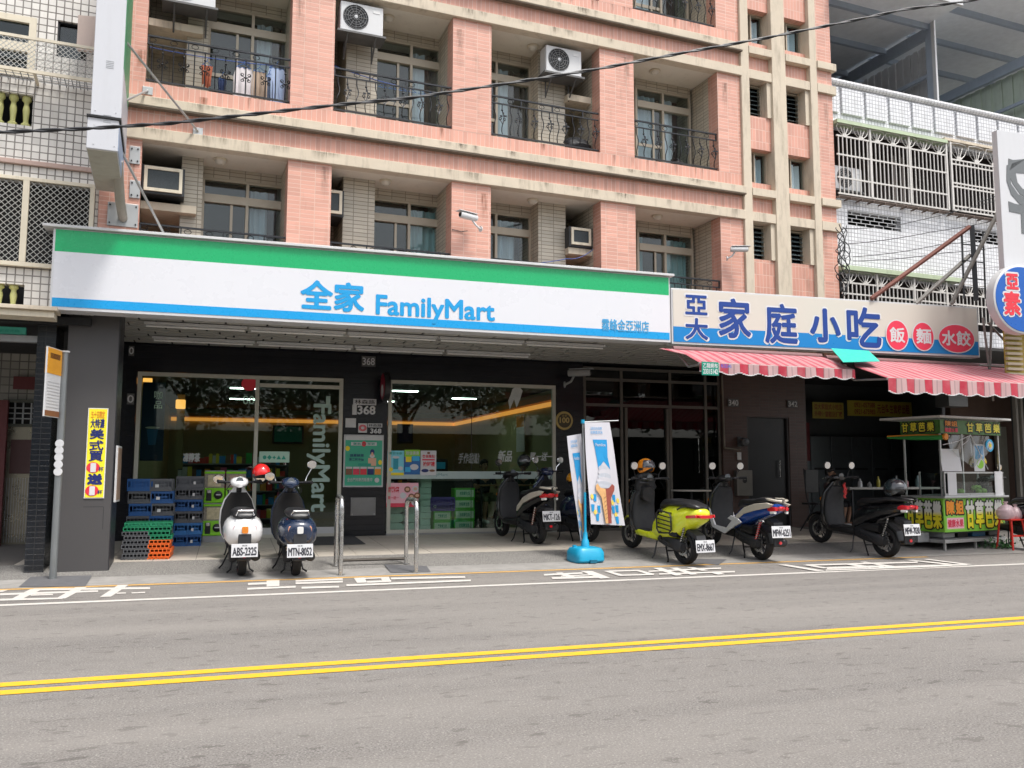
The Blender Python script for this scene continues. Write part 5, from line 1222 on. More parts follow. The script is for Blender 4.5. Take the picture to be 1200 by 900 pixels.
# printed flanks
xf = xL+wv
G().box(xf+.001, xf+.006, VF+.03, -.48, zB1+.02, zB1+.65).build('flank_print', mat('flank_pale', (.45,.46,.50), .4), bl)
G().box(xf+.001, xf+.006, VF+.03, -.48, zB1+.652, 8.3).build('flank_green', mat('flank_green', (.05,.26,.12), .4), bl)
G().box(xf-.02, xf-.014, VF+.03, -.52, zB2+.02, zB1-.06).build('flank_print', mat('flank_blueish', (.30,.38,.52), .4, var=.4, scale=4), bl)
for z in (zB1+.62, zB2+.35):
    for i in range(5): G().box(xL+wv*.42, xL+wv*.68, VF-.003, VF+.001, z+i*.022, z+i*.022+.007).build('vent_slot', GREY, bl)
for (z, ) in ((zB1+.06,),(zB2+.06,),(zB1-.12,)):
    for xx in (xL+.05, xL+wv-.06): G().lathe([(0,.009),(-.006,.007)], (xx, VF, z), 'y', 8).build('screw', STEEL, bl)
BR = mat('bracket_steel', (.40,.41,.41), .4, metal=.6, dirt=.2)
def tube_u(a, b, r, name='strut', mt=BR): G().tube([Vector(a), Vector(b)], r, 8).build(name, mt, bl)
pa = UB(173, 106, -.02); pb = UB(232, 154, -.02)
tube_u((pa[0], -.02, pa[1]), (xf-.1, -1.2, pa[1]-.75), .016); tube_u((pb[0], -.02, pb[1]), (xf-.05, -1.5, pb[1]+.55), .016)
pc_ = UB(191, 272, -.02); tube_u((pc_[0], -.02, pc_[1]), (xf-.1, -.9, pc_[1]+.95), .018)
for p in (pa, pb): G().box(p[0]-.07, p[0]+.07, -.02, -.001, p[1]-.06, p[1]+.06).build('wall_plate', BR, bl, bevel=.004)
for (x, y, hw, hh_) in ((158,222-40,.07,.13),(158,222,.07,.13),(144,252,.2,.17)):
    q = UB(x, y, -.01); G().box(q[0]-hw, q[0]+hw, -.025, -.001, q[1]-hh_, q[1]+hh_).build('wall_plate', BR, bl, bevel=.004)
    for sx in (-1,1):
        for sz in (-1,1): G().lathe([(0,.012),(-.015,.012)], (q[0]+sx*(hw-.03), -.026, q[1]+sz*(hh_-.04)), 'y', 6).build('bolt', IRON, bl)
q = UB(144, 256, -.01); G().tube([(q[0],-.03,q[1]),(q[0]-.02,-.55,q[1]+.10),(q[0]-.05,-1.0,q[1]+.5)], .065, 10).build('main_arm', mat('arm_tan_grey', (.30,.28,.24), .6, dirt=.3), bl, smooth=60)

# ================================================================ SMALL WALL FITTINGS
def cctv(label, p, rz, tint=WHITEM, sc=1):
    t = thing('security_camera', label, 'security camera', p, rz, None, sc)
    G().loft([(-.22,0,0,.045,.045),(-.20,0,0,.055,.055),(.12,0,0,.055,.055),(.14,0,0,.05,.05)], 14).build('housing', tint, t, smooth=40)
    G().box(-.065, .065, -.27, .12, .056, .068).build('sunshield', tint, t, bevel=.004); G().lathe([(-.225,.036),(-.20,.038)], (0,0,0), 'y', 14).build('lens', BLACKP, t)
    G().tube([(0,.05,-.05),(.03,.1,-.13),(.03,.2,-.18)], .018, 6).build('arm', tint, t); G().lathe([(.2,.05),(.215,.05)], (.03,0,-.18), 'y', 12).build('base', tint, t)
cctv('white security camera on the third pink pier with a wire to its left', toW(4.93+.2, -.22, 5.60), R(-70)+ANG, sc=.95)
cctv('white security camera on the right hand pink pier beside the stair windows', toW(10.38, -.22, 5.58), R(65)+ANG, sc=.9)
p = ony(676,437,16.6); cctv('dim security camera under the soffit by the glazed front', p, R(55), mat('cctv_grey', (.3,.3,.3), .5), 1.3)
wire('camera_wire', [toW(4.89,-.01,5.42), toW(5.05,-.01,5.40), toW(5.15,-.03,5.42)], .006, IRON, 'thin black wire leading to the camera on the pink pier', 'wire')
CAB = mat('black_cable', (.012,.014,.018), .55)
# overhead cable: two twisted strands hung along the street in front of the facade
def cable_pts(ph, r):
    px = [(-40,158),(0,155),(100,151),(200,144.5),(300,133.5),(400,122.5),(480,115),(600,97),(700,81),(800,62),(900,44),(1000,24),(1060,11),(1130,2),(1200,-12)]
    out = []
    for (x0, y0), (x1, y1) in zip(px, px[1:]):
        for k in range(6):
            f = k/6; p = ony(x0+(x1-x0)*f, y0+(y1-y0)*f, 9.6); a = (x0+(x1-x0)*f)*.09+ph; out.append(p+Vector((0, math.cos(a)*r, math.sin(a)*r)))
    return out
ov = thing('overhead_cable', 'black twisted overhead cable crossing in front of the whole facade', 'cable')
for ph in (0, PI): G().tube(cable_pts(ph, .012), .013, 5).build('strand', CAB, ov, smooth=60)
for i, q in enumerate([((985,268,12.9),(1060,262,12.8),(1200,225,12.2)),((990,286,12.9),(1090,272,12.8),(1200,250,12.2)),((1000,301,12.9),(1100,287,12.8),(1200,272,12.2)),((1000,306,12.9),(1110,296,12.8),(1200,284,12.2)),((1060,318,12.8),(1130,313,12.6),(1200,310,12.3)),((1145,236,12.6),(1170,228,12.4),(1200,211,12.2))]):
    wire('utility_wire', [ony(*p) for p in q], .007 if i != 4 else .005, CAB if i != 4 else P_PALE, ['topmost black wire running right from the pink corner','second black wire from the top beside the mosaic house','third black wire across the mosaic house','lowest black wire across the mosaic house','thin pale wire just above the eatery sign','short black wire in front of the billboard edge'][i], 'wire', .03)
g = G(); random.seed(5)
for k in range(5):
    pts = [ony(985+random.uniform(-3,6), y, 13.0+random.uniform(-.1,.1)) for y in (266, 280, 295, 308, 325, 345)]; pts = [pts[0].lerp(pts[-1], i/30)+Vector((.09*math.sin(i*.33+k*1.7)+.04*math.sin(i*.7+k), .02*math.sin(i*.5+k), .05*math.sin(i*.4+k*2))) for i in range(31)]; g.tube(pts, .009, 5)
for k in range(2):
    c = ony(989, 293+k*10, 12.95); g.tube([c+Vector((.14*math.cos(t*PI/5), 0, .16*math.sin(t*PI/5))) for t in range(10)], .009, 5, closed=True)
tag(g.build('cable_bundle', CAB, smooth=60), 'tangle of black cables looping at the right corner of the pink block', 'cables')

# ================================================================ SCOOTERS (local: rear tyre touches the ground at the origin, nose towards +y)
def paint(n, c, rough=.22): return mat('paint_'+n, c, rough, var=.05, scale=3, coat=.7, dirt=.08, dcol=(.1,.09,.08))
PLASG = mat('matt_grey_plastic', (.02,.021,.024), .6, var=.15)
def wheel(t, y, r, w_, spokes=5, disc=True):
    prof = [(-w_/2*.55, r*.70), (-w_/2, r*.80), (-w_/2*.92, r*.93), (-w_/2*.5, r*.985), (0, r), (w_/2*.5, r*.985), (w_/2*.92, r*.93), (w_/2, r*.80), (w_/2*.55, r*.70)]
    ty = G().lathe(prof, (0, y, r), 'x', 36, cap=False).build('wheel', RUBBER, t, smooth=50)
    tr = G()
    for k in range(30):
        a = 2*PI*k/30
        tr.obox((0, y+math.cos(a)*r*.992, r+math.sin(a)*r*.992), w_*.5, .006, .012, Matrix.Rotation(a, 3, 'X') @ Matrix.Rotation(.5 if k % 2 else -.5, 3, 'Z'))
    rim = G(); rim.lathe([(-w_*.3, r*.66), (-w_*.3, r*.71), (w_*.3, r*.71), (w_*.3, r*.66)], (0,y,r), 'x', 36, cap=False)
    rim.lathe([(-w_*.32, r*.13), (-w_*.3, r*.17), (w_*.3, r*.17), (w_*.32, r*.13)], (0,y,r), 'x', 18)
    for k in range(spokes):
        a = 2*PI*k/spokes+.3
        for da in (-.13, .13):
            c, s_ = math.cos(a+da), math.sin(a+da); c2, s2_ = math.cos(a+da*1.6), math.sin(a+da*1.6)
            rim.tube([(0, y+c*r*.14, r+s_*r*.14), (0, y+c2*r*.69, r+s2_*r*.69)], .011, 5)
    rim.build('rim', ALLOY, ty, smooth=40)
    if disc:
        d = G().lathe([(-.002, r*.36), (-.002, r*.50), (.002, r*.50), (.002, r*.36)], (-w_/2-.004, y, r), 'x', 30, cap=False); d.build('brake_disc', STEEL, ty)
    return ty
def helmet(name, label, loc, rz, mt, vis=True, r=.125, half=False, tilt=0):
    t = thing(name, label, 'helmet', loc, rz); t.rotation_euler = (tilt, 0, rz)
    g = G(); rings = []; N, M_ = 28, 12
    v_, f_ = [], []
    def P(i, j, rr):
        th = (j/M_)*(PI*(.60 if half else .72)); ph = 2*PI*i/N
        front = max(0, math.sin(ph))**2
        th2 = th*(1-.26*front*(j/M_)) if not half else th*(1-.1*front*(j/M_))
        return (rr*math.sin(th2)*math.cos(ph)*.90, rr*math.sin(th2)*math.sin(ph)*1.08, rr*math.cos(th2)*1.0)
    for rr in (r, r-.016):
        for j in range(M_+1):
            for i in range(N): v_.append(P(i, max(j, .02), rr))
    K = N*(M_+1)
    for j in range(M_):
        for i in range(N):
            a = j*N+i; b = j*N+(i+1) % N; f_.append((a, b, b+N, a+N)); f_.append((a+K, a+N+K, b+N+K, b+K))
    for i in range(N): a = M_*N+i; b = M_*N+(i+1) % N; f_.append((a, b, b+K, a+K))
    f_.append(tuple(range(N))[::-1])
    g.add(v_, f_); g.build('shell', mt, t, smooth=60)
    G().lathe([(-r*.1, r*.93), (-r*.35, r*.86), (-r*.5, r*.7), (-r*.52, .001)], (0, 0, -.002), 'z', 24).build('lining', BLACKP, t, smooth=50)
    if vis:
        g = G(); v_, f_ = [], []
        for rr in (r*1.06, r*1.03):
            for j in range(6):
                for i in range(13):
                    ph = R(20)+R(140)*i/12; th = R(42)+R(52)*j/5; v_.append((rr*math.sin(th)*math.cos(ph)*.92, rr*math.sin(th)*math.sin(ph)*1.1, rr*math.cos(th)))
        for j in range(5):
            for i in range(12): a = j*13+i; f_ += [(a, a+1, a+14, a+13), (a+78, a+13+78, a+14+78, a+1+78)]
        g.add(v_, f_); g.build('visor', mat('smoke_visor', (.05,.05,.055), .08, coat=1), t, smooth=60)
    g = G(); g.tube([(-r*.85, 0, -r*.2), (-r*.5, r*.1, -r*.95), (0, r*.15, -r*1.15), (r*.5, r*.1, -r*.95), (r*.85, 0, -r*.2)], .006, 5); g.build('chin_strap', BLACKP, t)
    return t
def scooter(label, loc, rz, sc, col, style='sport', accent=None, plate_txt='ABS-2325', tail=None, mirrorh=1.22, mirrorh_l=None, steer=0, shock=None, front_col=None, lower=None, lean=0, pit=0, rack=False, skirt=None, mud=None, group='scooters parked in front of the shops'):
    t = thing('scooter', label, 'scooter', loc, rz, group, sc); t.rotation_euler = (pit, R(lean), rz)
    accent = accent or col; tail = tail or col; front_col = front_col or col; lower = lower or BLACKP
    WB, r = 1.27, .225 if style != 'retro' else .215
    retro = style == 'retro'
    wheel(t, 0, r, .11 if not retro else .10); fw_ = wheel(t, WB, r, .095)
    # front fork and mudguard
    g = G()
    for s_ in (-1, 1): g.tube([(s_*.062, WB, r), (s_*.062, WB-.13, r+.36)], .016, 8); 
    g.tube([(-.07,WB,r),(.07,WB,r)], .014, 8); g.build('fork', ALLOY, t, smooth=50)
    g = G(); v_, f_ = [], []; n = 12
    for rr in (r+.035, r+.028):
        for i in range(n+1):
            a = R(10)+R(150)*i/n
            for j in range(7):
                u = -1+j/3; v_.append((u*.068, WB+math.cos(a)*(rr-.025*u*u), r+math.sin(a)*(rr-.03*u*u)))
    K = 7*(n+1)
    for i in range(n):
        for j in range(6): a = i*7+j; f_ += [(a, a+1, a+8, a+7), (a+K, a+7+K, a+8+K, a+1+K)]
    g.add(v_, f_); g.build('front_mudguard', mud or front_col, t, smooth=60)
    # leg shield and inner panel
    zs = [(.30,.98,.15,.05),(.38,1.00,.20,.06),(.50,1.03,.20,.06),(.66,1.04,.195,.055),(.80,1.02,.175,.055),(.90,.99,.12,.06),(.97,.975,.07,.05)] if not retro else [(.28,.98,.17,.04),(.36,1.02,.215,.04),(.50,1.04,.235,.045),(.66,1.05,.225,.05),(.80,1.03,.18,.05),(.90,1.0,.11,.06),(.98,.985,.06,.05)]
    G().loft([(z, 0, y+.035, w_, d) for z, y, w_, d in zs], 22, 'z', 2.6).build('leg_shield', front_col, t, smooth=50)
    G().loft([(z, 0, y-.035, w_*.93, d*.75) for z, y, w_, d in zs[:-1]], 20, 'z', 3).build('inner_panel', PLASG if not retro else BLACKP, t, smooth=50)
    # beak under the shield
    G().loft([(.97,0,.44,.07,.07),(1.03,0,.50,.12,.10),(1.10,0,.58,.11,.12),(1.14,0,.62,.07,.09)], 16, 'y').build('front_beak', front_col, t, smooth=50)
    # floorboard and underbody
    G().loft([(.48,0,.30,.13,.07),(.55,0,.295,.155,.06),(.75,0,.285,.165,.045),(.95,0,.285,.15,.05),(1.02,0,.31,.12,.07)], 18, 'y', 4).build('floorboard', lower if not retro else PLASG, t, smooth=50)
    G().box(-.12, .12, .58, .93, .325, .336).build('floor_mat', RUBBER, t, bevel=.004)
    if skirt:
        for s_ in (-1, 1):
            g = G().prism([(.98,.50),(1.06,.60),(1.02,.44),(.95,.32),(.62,.27),(.52,.33),(.34,.43),(.22,.49),(.30,.53),(.47,.55),(.56,.50),(.45,.48),(.58,.36),(.88,.36)], s_*.172, s_*.198, 'yz'); g.build('side_skirt', skirt, t, bevel=.004)
    # body under the seat
    if retro:
        bd = [(-.36,0,.58,.08,.08),(-.32,0,.56,.17,.14),(-.22,0,.55,.215,.18),(0,0,.55,.235,.195),(.20,0,.54,.22,.19),(.38,0,.51,.17,.18),(.50,0,.47,.12,.15)]
    elif style == 'square':
        bd = [(-.36,0,.69,.07,.05),(-.33,0,.68,.12,.09),(-.15,0,.635,.165,.145),(.05,0,.555,.18,.225),(.25,0,.51,.185,.255),(.42,0,.46,.175,.24),(.56,0,.39,.15,.16)]
    else:
        bd = [(-.42,0,.775,.05,.03),(-.36,0,.755,.095,.06),(-.20,0,.715,.125,.085),(0,0,.665,.14,.105),(.20,0,.60,.145,.135),(.38,0,.53,.14,.155),(.50,0,.46,.12,.15)]
    body = G().loft(bd, 22, 'y', 2.4).build('rear_body', tail, t, smooth=50)
    if style == 'sport' and accent is not col:
        for s_ in (-1, 1):
            g = G().prism([(-.43,.815),(-.30,.825),(-.02,.78),(.22,.70),(.42,.56),(.45,.47),(.38,.50),(.24,.60),(.02,.67),(-.18,.725),(-.34,.76)], s_*.115, s_*.158, 'yz'); g.build('side_fairing', accent, t, bevel=.012)
    # seat
    if retro: se = [(-.26,0,.735,.07,.02),(-.22,0,.755,.13,.04),(0,0,.765,.15,.045),(.2,0,.755,.14,.045),(.38,0,.74,.11,.045),(.47,0,.70,.07,.04)]
    else:
        se = [(-.34,0,.835,.06,.015),(-.30,0,.845,.105,.03),(-.08,0,.835,.13,.042),(.06,0,.795,.14,.045),(.25,0,.765,.135,.045),(.42,0,.745,.095,.045),(.50,0,.70,.06,.04)]
        if style == 'square': se = [(-.32,0,.775,.07,.02),(-.27,0,.79,.12,.035),(-.05,0,.805,.14,.05),(.2,0,.79,.14,.055),(.40,0,.76,.12,.055),(.50,0,.70,.08,.05)]
    G().loft(se, 20, 'y', 2.8).build('seat', SEATV, t, smooth=55)
    # steering head
    hz = 1.03
    if retro: G().loft([(.86,0,hz-.02,.05,.035),(.90,0,hz,.105,.06),(.97,0,hz+.005,.12,.07),(1.04,0,hz-.01,.09,.075),(1.09,0,hz-.03,.05,.05)], 18, 'y', 2.2).build('headset', front_col, t, smooth=50)
    else: G().loft([(.86,0,hz,.06,.02),(.90,0,hz+.005,.12,.035),(.98,0,hz,.13,.05),(1.06,0,hz-.035,.10,.055),(1.12,0,hz-.07,.05,.04)], 18, 'y', 2.6).build('headset', BLACKP if style == 'sport' and accent is not col else front_col, t, smooth=50)
    G().tube([(0,.99,.90),(0,.96,hz)], .035, 10).build('steering_column', BLACKP, t)
    G().lathe([(0,.045),(-.012,.047)], (0,.885,hz+.03), 'y', 18).build('speedometer', mat('dial', (.12,.14,.16), .1), t)
    bar = G(); bw = .78 if retro else .9; bar.tube([(-.33*bw,.86,hz+.02),(-.22*bw,.93,hz+.01),(0,.97,hz),(.22*bw,.93,hz+.01),(.33*bw,.86,hz+.02)], .013, 8); bar.build('handlebar', ALLOY, t, smooth=50)
    for s_ in (-1, 1):
        G().tube([(s_*.245*bw,.915,hz+.012),(s_*.35*bw,.85,hz+.02)], .020, 10).build('grip', RUBBER, t, smooth=50)
        G().tube([(s_*.20*bw,.965,hz+.005),(s_*.30*bw,.945,hz+.0),(s_*.37*bw,.905,hz-.005)], .007, 5).build('brake_lever', STEEL, t)
        m_ = CHROME if retro else BLACKP
        mx, mz = s_*(.27 if retro else .24), mirrorh if (s_ > 0 or mirrorh_l is None) else mirrorh_l
        st_ = G().tube([(s_*.19,.94,hz+.015),(s_*.21,.95,hz+.08),(mx,.93,mz-.05)], .0065, 6).build('mirror_stem', m_, t)
        mr = G().loft([(.915,mx,mz,.050,.050),(.928,mx,mz,.062,.058),(.945,mx,mz,.05,.046),(.955,mx,mz,.02,.02)], 20, 'y', 2.2).build('mirror', m_, t, smooth=50)
        G().loft([(.9135,mx,mz,.054,.050),(.9145,mx,mz,.054,.050)], 20, 'y', 2.2).build('mirror_glass', CHROME, mr)
    # lamps
    if retro:
        G().loft([(-.375,0,.605,.035,.04),(-.33,0,.60,.045,.05)], 14, 'y', 5).build('tail_light', AMBER if plate_txt.startswith('A') else CLEARL, t, smooth=50)
        for s_ in (-1, 1): G().loft([(-.335,s_*.115,.60,.022,.05),(-.27,s_*.12,.60,.035,.065)], 14, 'y', 2.2).build('indicator', mat('pink_lens', (.55,.40,.42), .15, coat=.6) if plate_txt.startswith('A') else mat('orange_lens', (.75,.33,.2), .15, coat=.6), t, smooth=50)
        gr = G().tube([(-.09,-.20,.745),(-.10,-.29,.78),(-.085,-.345,.83),(.085,-.345,.83),(.10,-.29,.78),(.09,-.20,.745)], .011, 8).build('grab_rail', CHROME, t, smooth=60)
    elif style == 'square':
        G().prism([(-.385,.66),(-.375,.70),(-.12,.66),(-.10,.63),(-.14,.62)], -.158, -.135, 'yz').build('tail_light', REDL, t, bevel=.008); G().prism([(-.385,.66),(-.375,.70),(-.12,.66),(-.10,.63),(-.14,.62)], .135, .158, 'yz').build('tail_light', REDL, t, bevel=.008)
        G().loft([(-.40,0,.675,.10,.02),(-.34,0,.675,.125,.025)], 14, 'y', 5).build('tail_light', REDL, t, smooth=50)
        for s_ in (-1, 1): G().tube([(s_*.10,-.30,.79),(s_*.155,-.20,.79),(s_*.17,-.08,.76),(s_*.165,.0,.72)], .011, 6).build('grab_rail', BLACKP, t, smooth=60)
        for s_ in (-1, 1):   # black guard frame with bars on each side panel
            g = G(); xx = s_*.205; g.tube([(xx,.12,.66),(xx,.36,.67),(xx,.40,.62),(xx,.38,.42),(xx,.33,.37),(xx,.10,.40),(xx,.06,.45),(xx,.08,.62)], .012, 6, closed=True); g.tube([(xx-s_*.04,.12,.66),(xx,.12,.66)], .01, 5); g.tube([(xx-s_*.04,.33,.38),(xx,.33,.38)], .01, 5)
            gf = g.build('side_guard', BLACKP, t, smooth=60)
            for k in range(4): G().tube([(xx,.07,.60-k*.055),(xx,.385,.61-k*.055)], .009, 5).build('guard_bar', BLACKP, gf)
            G().lathe([(-.01,.025),(.01,.025)], (xx,.30,.665), 'x', 10).build('guard_bolt', BLACKP, gf)
    else:
        G().loft([(-.445,0,.765,.03,.012),(-.425,0,.76,.06,.028),(-.36,0,.75,.08,.04)], 16, 'y', 2.6).build('tail_light', REDL, t, smooth=50)
        for s_ in (-1, 1):
            G().loft([(-.43,s_*.085,.755,.025,.026),(-.36,s_*.115,.745,.02,.038),(-.29,s_*.120,.735,.008,.02)], 12, 'y', 2.2).build('tail_light', REDL, t, smooth=50)
            G().loft([(-.42,s_*.095,.705,.02,.018),(-.35,s_*.118,.70,.015,.022)], 12, 'y', 2.2).build('indicator', CLEARL, t, smooth=50)
            G().tube([(s_*.07,-.18,.86),(s_*.115,-.30,.87),(s_*.09,-.42,.865),(s_*.02,-.455,.86)], .017, 7).build('grab_rail', accent if accent is not col else BLACKP, t, smooth=60)
    hl = G().loft([(1.10,0,.99 if retro else .74,.06,.055),(1.125,0,.985 if retro else .735,.05,.045)], 18, 'y', 2.2).build('headlight', CLEARL, t, smooth=50)
    for s_ in (-1, 1): G().loft([(1.10,s_*.16,.70,.03,.03),(1.13,s_*.15,.70,.02,.025)], 12, 'y', 2.2).build('front_indicator', AMBER, t, smooth=50)
    # rear mudguard, plate
    zb = .44 if not retro else .42
    g = G().prism([(-.20,.60),(-.36,.56),(-.395,.26),(-.375,.24),(-.335,.50),(-.20,.54)] if style != 'square' else [(.0,.52),(-.30,.42),(-.385,.24),(-.36,.22),(-.28,.37),(.0,.46)], -.075, .075, 'yz'); g.build('rear_mudguard', PLASG, t, bevel=.006)
    yb, zpl = (-.405, .37) if retro else (-.40, .30) if style == 'square' else (-.432, .45)
    tl = R(12); Mx = Matrix.Translation((0, yb, zpl)) @ Matrix.Rotation(-tl, 4, 'X')
    g = G().box(-.15, .15, -.004, 0, -.078, .078); g.v = [tuple(Mx @ Vector(v)) for v in g.v]; pl_ = g.build('number_plate', PLATEW, t, bevel=.003)
    mp = PLATEW
    text(plate_txt, mat('plate_ink', (.02,.02,.03), .5), pl_, -.134, .134, -.056, .034, -.0052, bold=.0028, M=Mx)
    text('機車', mat('plate_ink', (.02,.02,.03), .5), pl_, -.03, .03, .046, .066, -.0052, M=Mx)
    G().lathe([(0,.022),(-.014,.022)], (0, yb+.02, .30), 'y', 12).build('reflector', REDL, t)
    # engine, exhaust, swing arm, shock
    G().loft([(-.07,-.10,.235,.04,.05),(0,-.105,.24,.05,.085),(.12,-.10,.255,.05,.075),(.30,-.095,.28,.05,.085),(.44,-.085,.30,.055,.075),(.5,-.06,.31,.04,.05)], 16, 'y', 3).build('engine_cover', PLASG, t, smooth=50)
    G().loft([(.18,0,.36,.09,.09),(.36,0,.36,.11,.11),(.5,0,.36,.08,.08)], 12, 'y', 3).build('engine_block', ALLOY, t, smooth=50)
    G().loft([(.02,-.10,.40,.045,.05),(.1,-.105,.40,.055,.06),(.3,-.10,.40,.05,.055)], 12, 'y', 3).build('air_box', BLACKP, t, smooth=50)
    ex = G().loft([(-.34,.135,.285,.035,.035),(-.32,.135,.28,.055,.055),(-.05,.13,.25,.06,.06),(.15,.12,.24,.05,.05),(.2,.11,.24,.02,.02)], 16, 'y', 2).build('exhaust', BLACKP if style != 'sport' else ALLOY, t, smooth=50)
    G().tube([(.11,.2,.24),(.09,.35,.2),(.04,.48,.24)], .016, 6).build('exhaust_pipe', ALLOY, ex); G().loft([(-.28,.175,.285,.01,.04),(-.02,.18,.265,.012,.05),(.1,.17,.26,.01,.035)], 12, 'y', 3).build('heat_shield', GREY if style == 'sport' else BLACKP, ex, smooth=50)
    for s_ in (-1,):
        g = G(); pts = [(s_*.115+.018*math.cos(k*PI/3), -.02-.10*(k/48)+.018*math.sin(k*PI/3), .28+.26*(k/48)) for k in range(49)]; g.tube(pts, .006, 4)
        sk = g.build('shock_spring', shock or BLACKP, t, smooth=60); G().tube([(s_*.115,-.01,.24),(s_*.115,-.12,.57)], .012, 6).build('shock_tube', STEEL, sk)
    G().tube([(-.165,.30,.28),(-.18,.16,.27),(-.20,.08,.24)], .010, 6).build('kick_lever', ALLOY, t)
    G().lathe([(-.01,.03),(.01,.03)], (-.158,.36,.30), 'x', 14).build('case_bolt', ALLOY, t)
    G().prism([(.10,.47),(-.06,.49),(-.22,.40),(-.27,.27),(-.255,.265),(-.20,.375),(-.05,.465),(.10,.445)], -.06, .06, 'yz').build('wheel_guard', BLACKP, t, bevel=.005)
    G().tube([(.10,.93,hz),(.16,1.04,.92),(.10,1.05,.8)], .006, 5).build('brake_cable', BLACKP, t); G().tube([(-.10,.93,hz),(-.15,1.05,.93),(-.08,1.06,.8)], .006, 5).build('brake_cable', BLACKP, t)
    # centre stand
    g = G()
    for s_ in (-1, 1): g.tube([(s_*.07,.36,.24),(s_*.115,.22,.03),(s_*.155,.17,.008)], .012, 6)
    g.tube([(-.09,.29,.13),(.09,.29,.13)], .010, 6); g.build('centre_stand', BLACKP, t)
    g = G().tube([(-.10,.5,.26),(-.20,.42,.06),(-.24,.42,.01)], .010, 6); g.build('side_stand', BLACKP, t)
    if style == 'square':
        G().loft([(.88,0,.82,.10,.10),(.96,0,.84,.12,.12),(1.04,0,.84,.09,.10)], 14, 'y', 3).build('front_bag', BLACKP, t, smooth=50)
    return t
def place(px, py, Z=None):
    z = .02
    for _ in range(12): p = onz(px, py, z); z = gz(p.y)
    return (p.x, p.y, z)
def pitch_at(y0, sc): 
    return math.atan2(gz(y0+1.27*sc)-gz(y0), 1.27*sc)
WHT = paint('white', (.74,.74,.74)); NVY = paint('navy', (.010,.022,.055)); BLKP = paint('black', (.006,.0065,.008)); YLW = paint('yellow_green', (.62,.68,.02), .3); BLU = paint('royal_blue', (.012,.06,.30)); IVR = paint('ivory', (.60,.55,.46)); DBL = paint('dark_blue', (.012,.022,.07)); GRYP = paint('grey', (.09,.095,.10), .4)
def put(label, px, py, rz, sc, **k):
    p = place(px, py); return scooter(label, p, rz, sc, pit=pitch_at(p[1], sc), **k), p
s1, p1 = put('white retro scooter seen from behind with a red helmet on its mirror', 282.5, 674, R(3), 1.14, mirrorh=1.10, mirrorh_l=1.08, col=WHT, style='retro', plate_txt='ABS-2325', lean=0)
s2_, p2 = put('glossy navy retro scooter seen from behind, right of the white one', 346, 674, R(2), 1.14, col=NVY, style='retro', plate_txt='MTN-8052', mirrorh=1.28, mirrorh_l=1.12)
s3, p3 = put('black scooter with cream side fairings parked against the shop window', 630, 637.5, R(8), 1.18, col=BLKP, accent=IVR, plate_txt='MKT-126', shock=mat('shock_rust', (.2,.05,.03), .5))
s4, p4 = put('dark blue scooter half hidden behind the ice cream banner', 689, 635, R(22), 1.22, col=DBL, style='retro', plate_txt='889-KPB')
s5, p5 = put('yellow electric style scooter with black side guard bars', 803, 661, R(8), 1.20, col=YLW, style='square', plate_txt='EMX-8667', front_col=BLKP, mud=YLW, lower=YLW, lean=0)
s6, p6 = put('blue, white and black scooter with a red spring beside the pink brown wall', 892, 656, R(1), 1.20, col=BLKP, tail=BLU, accent=IVR, plate_txt='MFW-6251', shock=mat('shock_red', (.6,.03,.05), .4), skirt=WHT)
s7, p7 = put('black scooter with a clear visor helmet on its seat beside the fruit cart', 1038, 653, R(6), 1.22, col=BLKP, plate_txt='MFW-7030', shock=mat('shock_black', (.03,.03,.03), .4))
s8, p8 = put('dark scooter cut by the right edge, a yellow helmet on its mirror', 1222, 646, R(8), 1.2, col=BLKP, plate_txt='NKD-3071')
for s_ in (s6,): pass
def on(sct, x, y, z): 
    bpy.context.view_layer.update(); return sct.matrix_world @ Vector((x, y, z))
helmet('helmet', 'bright red open helmet hanging on the right mirror of the white scooter', on(s1, .27, .90, 1.16), R(200), mat('helmet_red', (.68,.02,.02), .25, coat=.6), vis=False, r=.145, half=True)
helmet('helmet', 'orange and black helmet hooked on the handlebar of the yellow scooter', on(s5, -.02, .96, 1.20), R(200), mat('helmet_orange', (.75,.24,.01), .3, coat=.4), r=.15)
helmet('helmet', 'orange half helmet on the dark blue scooter behind the banner', on(s4, .0, .34, .93), R(180), mat('helmet_orange2', (.75,.30,.01), .3), vis=False, r=.14, half=True)
helmet('helmet', 'dark green helmet on the mirror of the scooter at the shop window', on(s3, .20, .90, 1.24), R(190), mat('helmet_green', (.012,.03,.025), .35), r=.14)
helmet('helmet', 'black helmet with a clear glossy visor lying on the seat of the black scooter', on(s7, .0, -.12, .98), R(190), mat('helmet_black', (.02,.03,.035), .2, coat=.6), r=.18)
helmet('helmet', 'yellow helmet at the very right edge of the picture', on(s8, -.30, .92, 1.30), R(200), mat('helmet_yellow', (.72,.52,.01), .3), vis=False, r=.15, half=True)
# jacket / bags hung on handlebars
def drape(label, sct, x, y, z, w_, h, mt, seed, name='jacket', cat='jacket'):
    random.seed(seed); secs = []
    for i in range(8):
        f = i/7; secs.append((-h*f, random.uniform(-.02,.02), random.uniform(-.02,.02), w_*(.35+.65*math.sin(PI*min(.85, f*.9+.08)))*random.uniform(.85,1.1), w_*.5*random.uniform(.8,1.1)))
    o = G().loft(secs[::-1], 16, 'z', 2.3).build(name, mt, smooth=55); o.location = on(sct, x, y, z); return tag(o, label, cat)
drape('black jacket draped over the handlebar of the yellow scooter', s5, .0, 1.0, 1.12, .20, .42, mat('jacket_black', (.012,.012,.014), .5, bmp=.4, scale=12), 4)
drape('red cloth hanging from the handlebar of the black scooter by the cart', s7, .10, .9, .96, .035, .28, mat('cloth_red2', (.5,.03,.03), .7), 6, 'cloth', 'cloth')
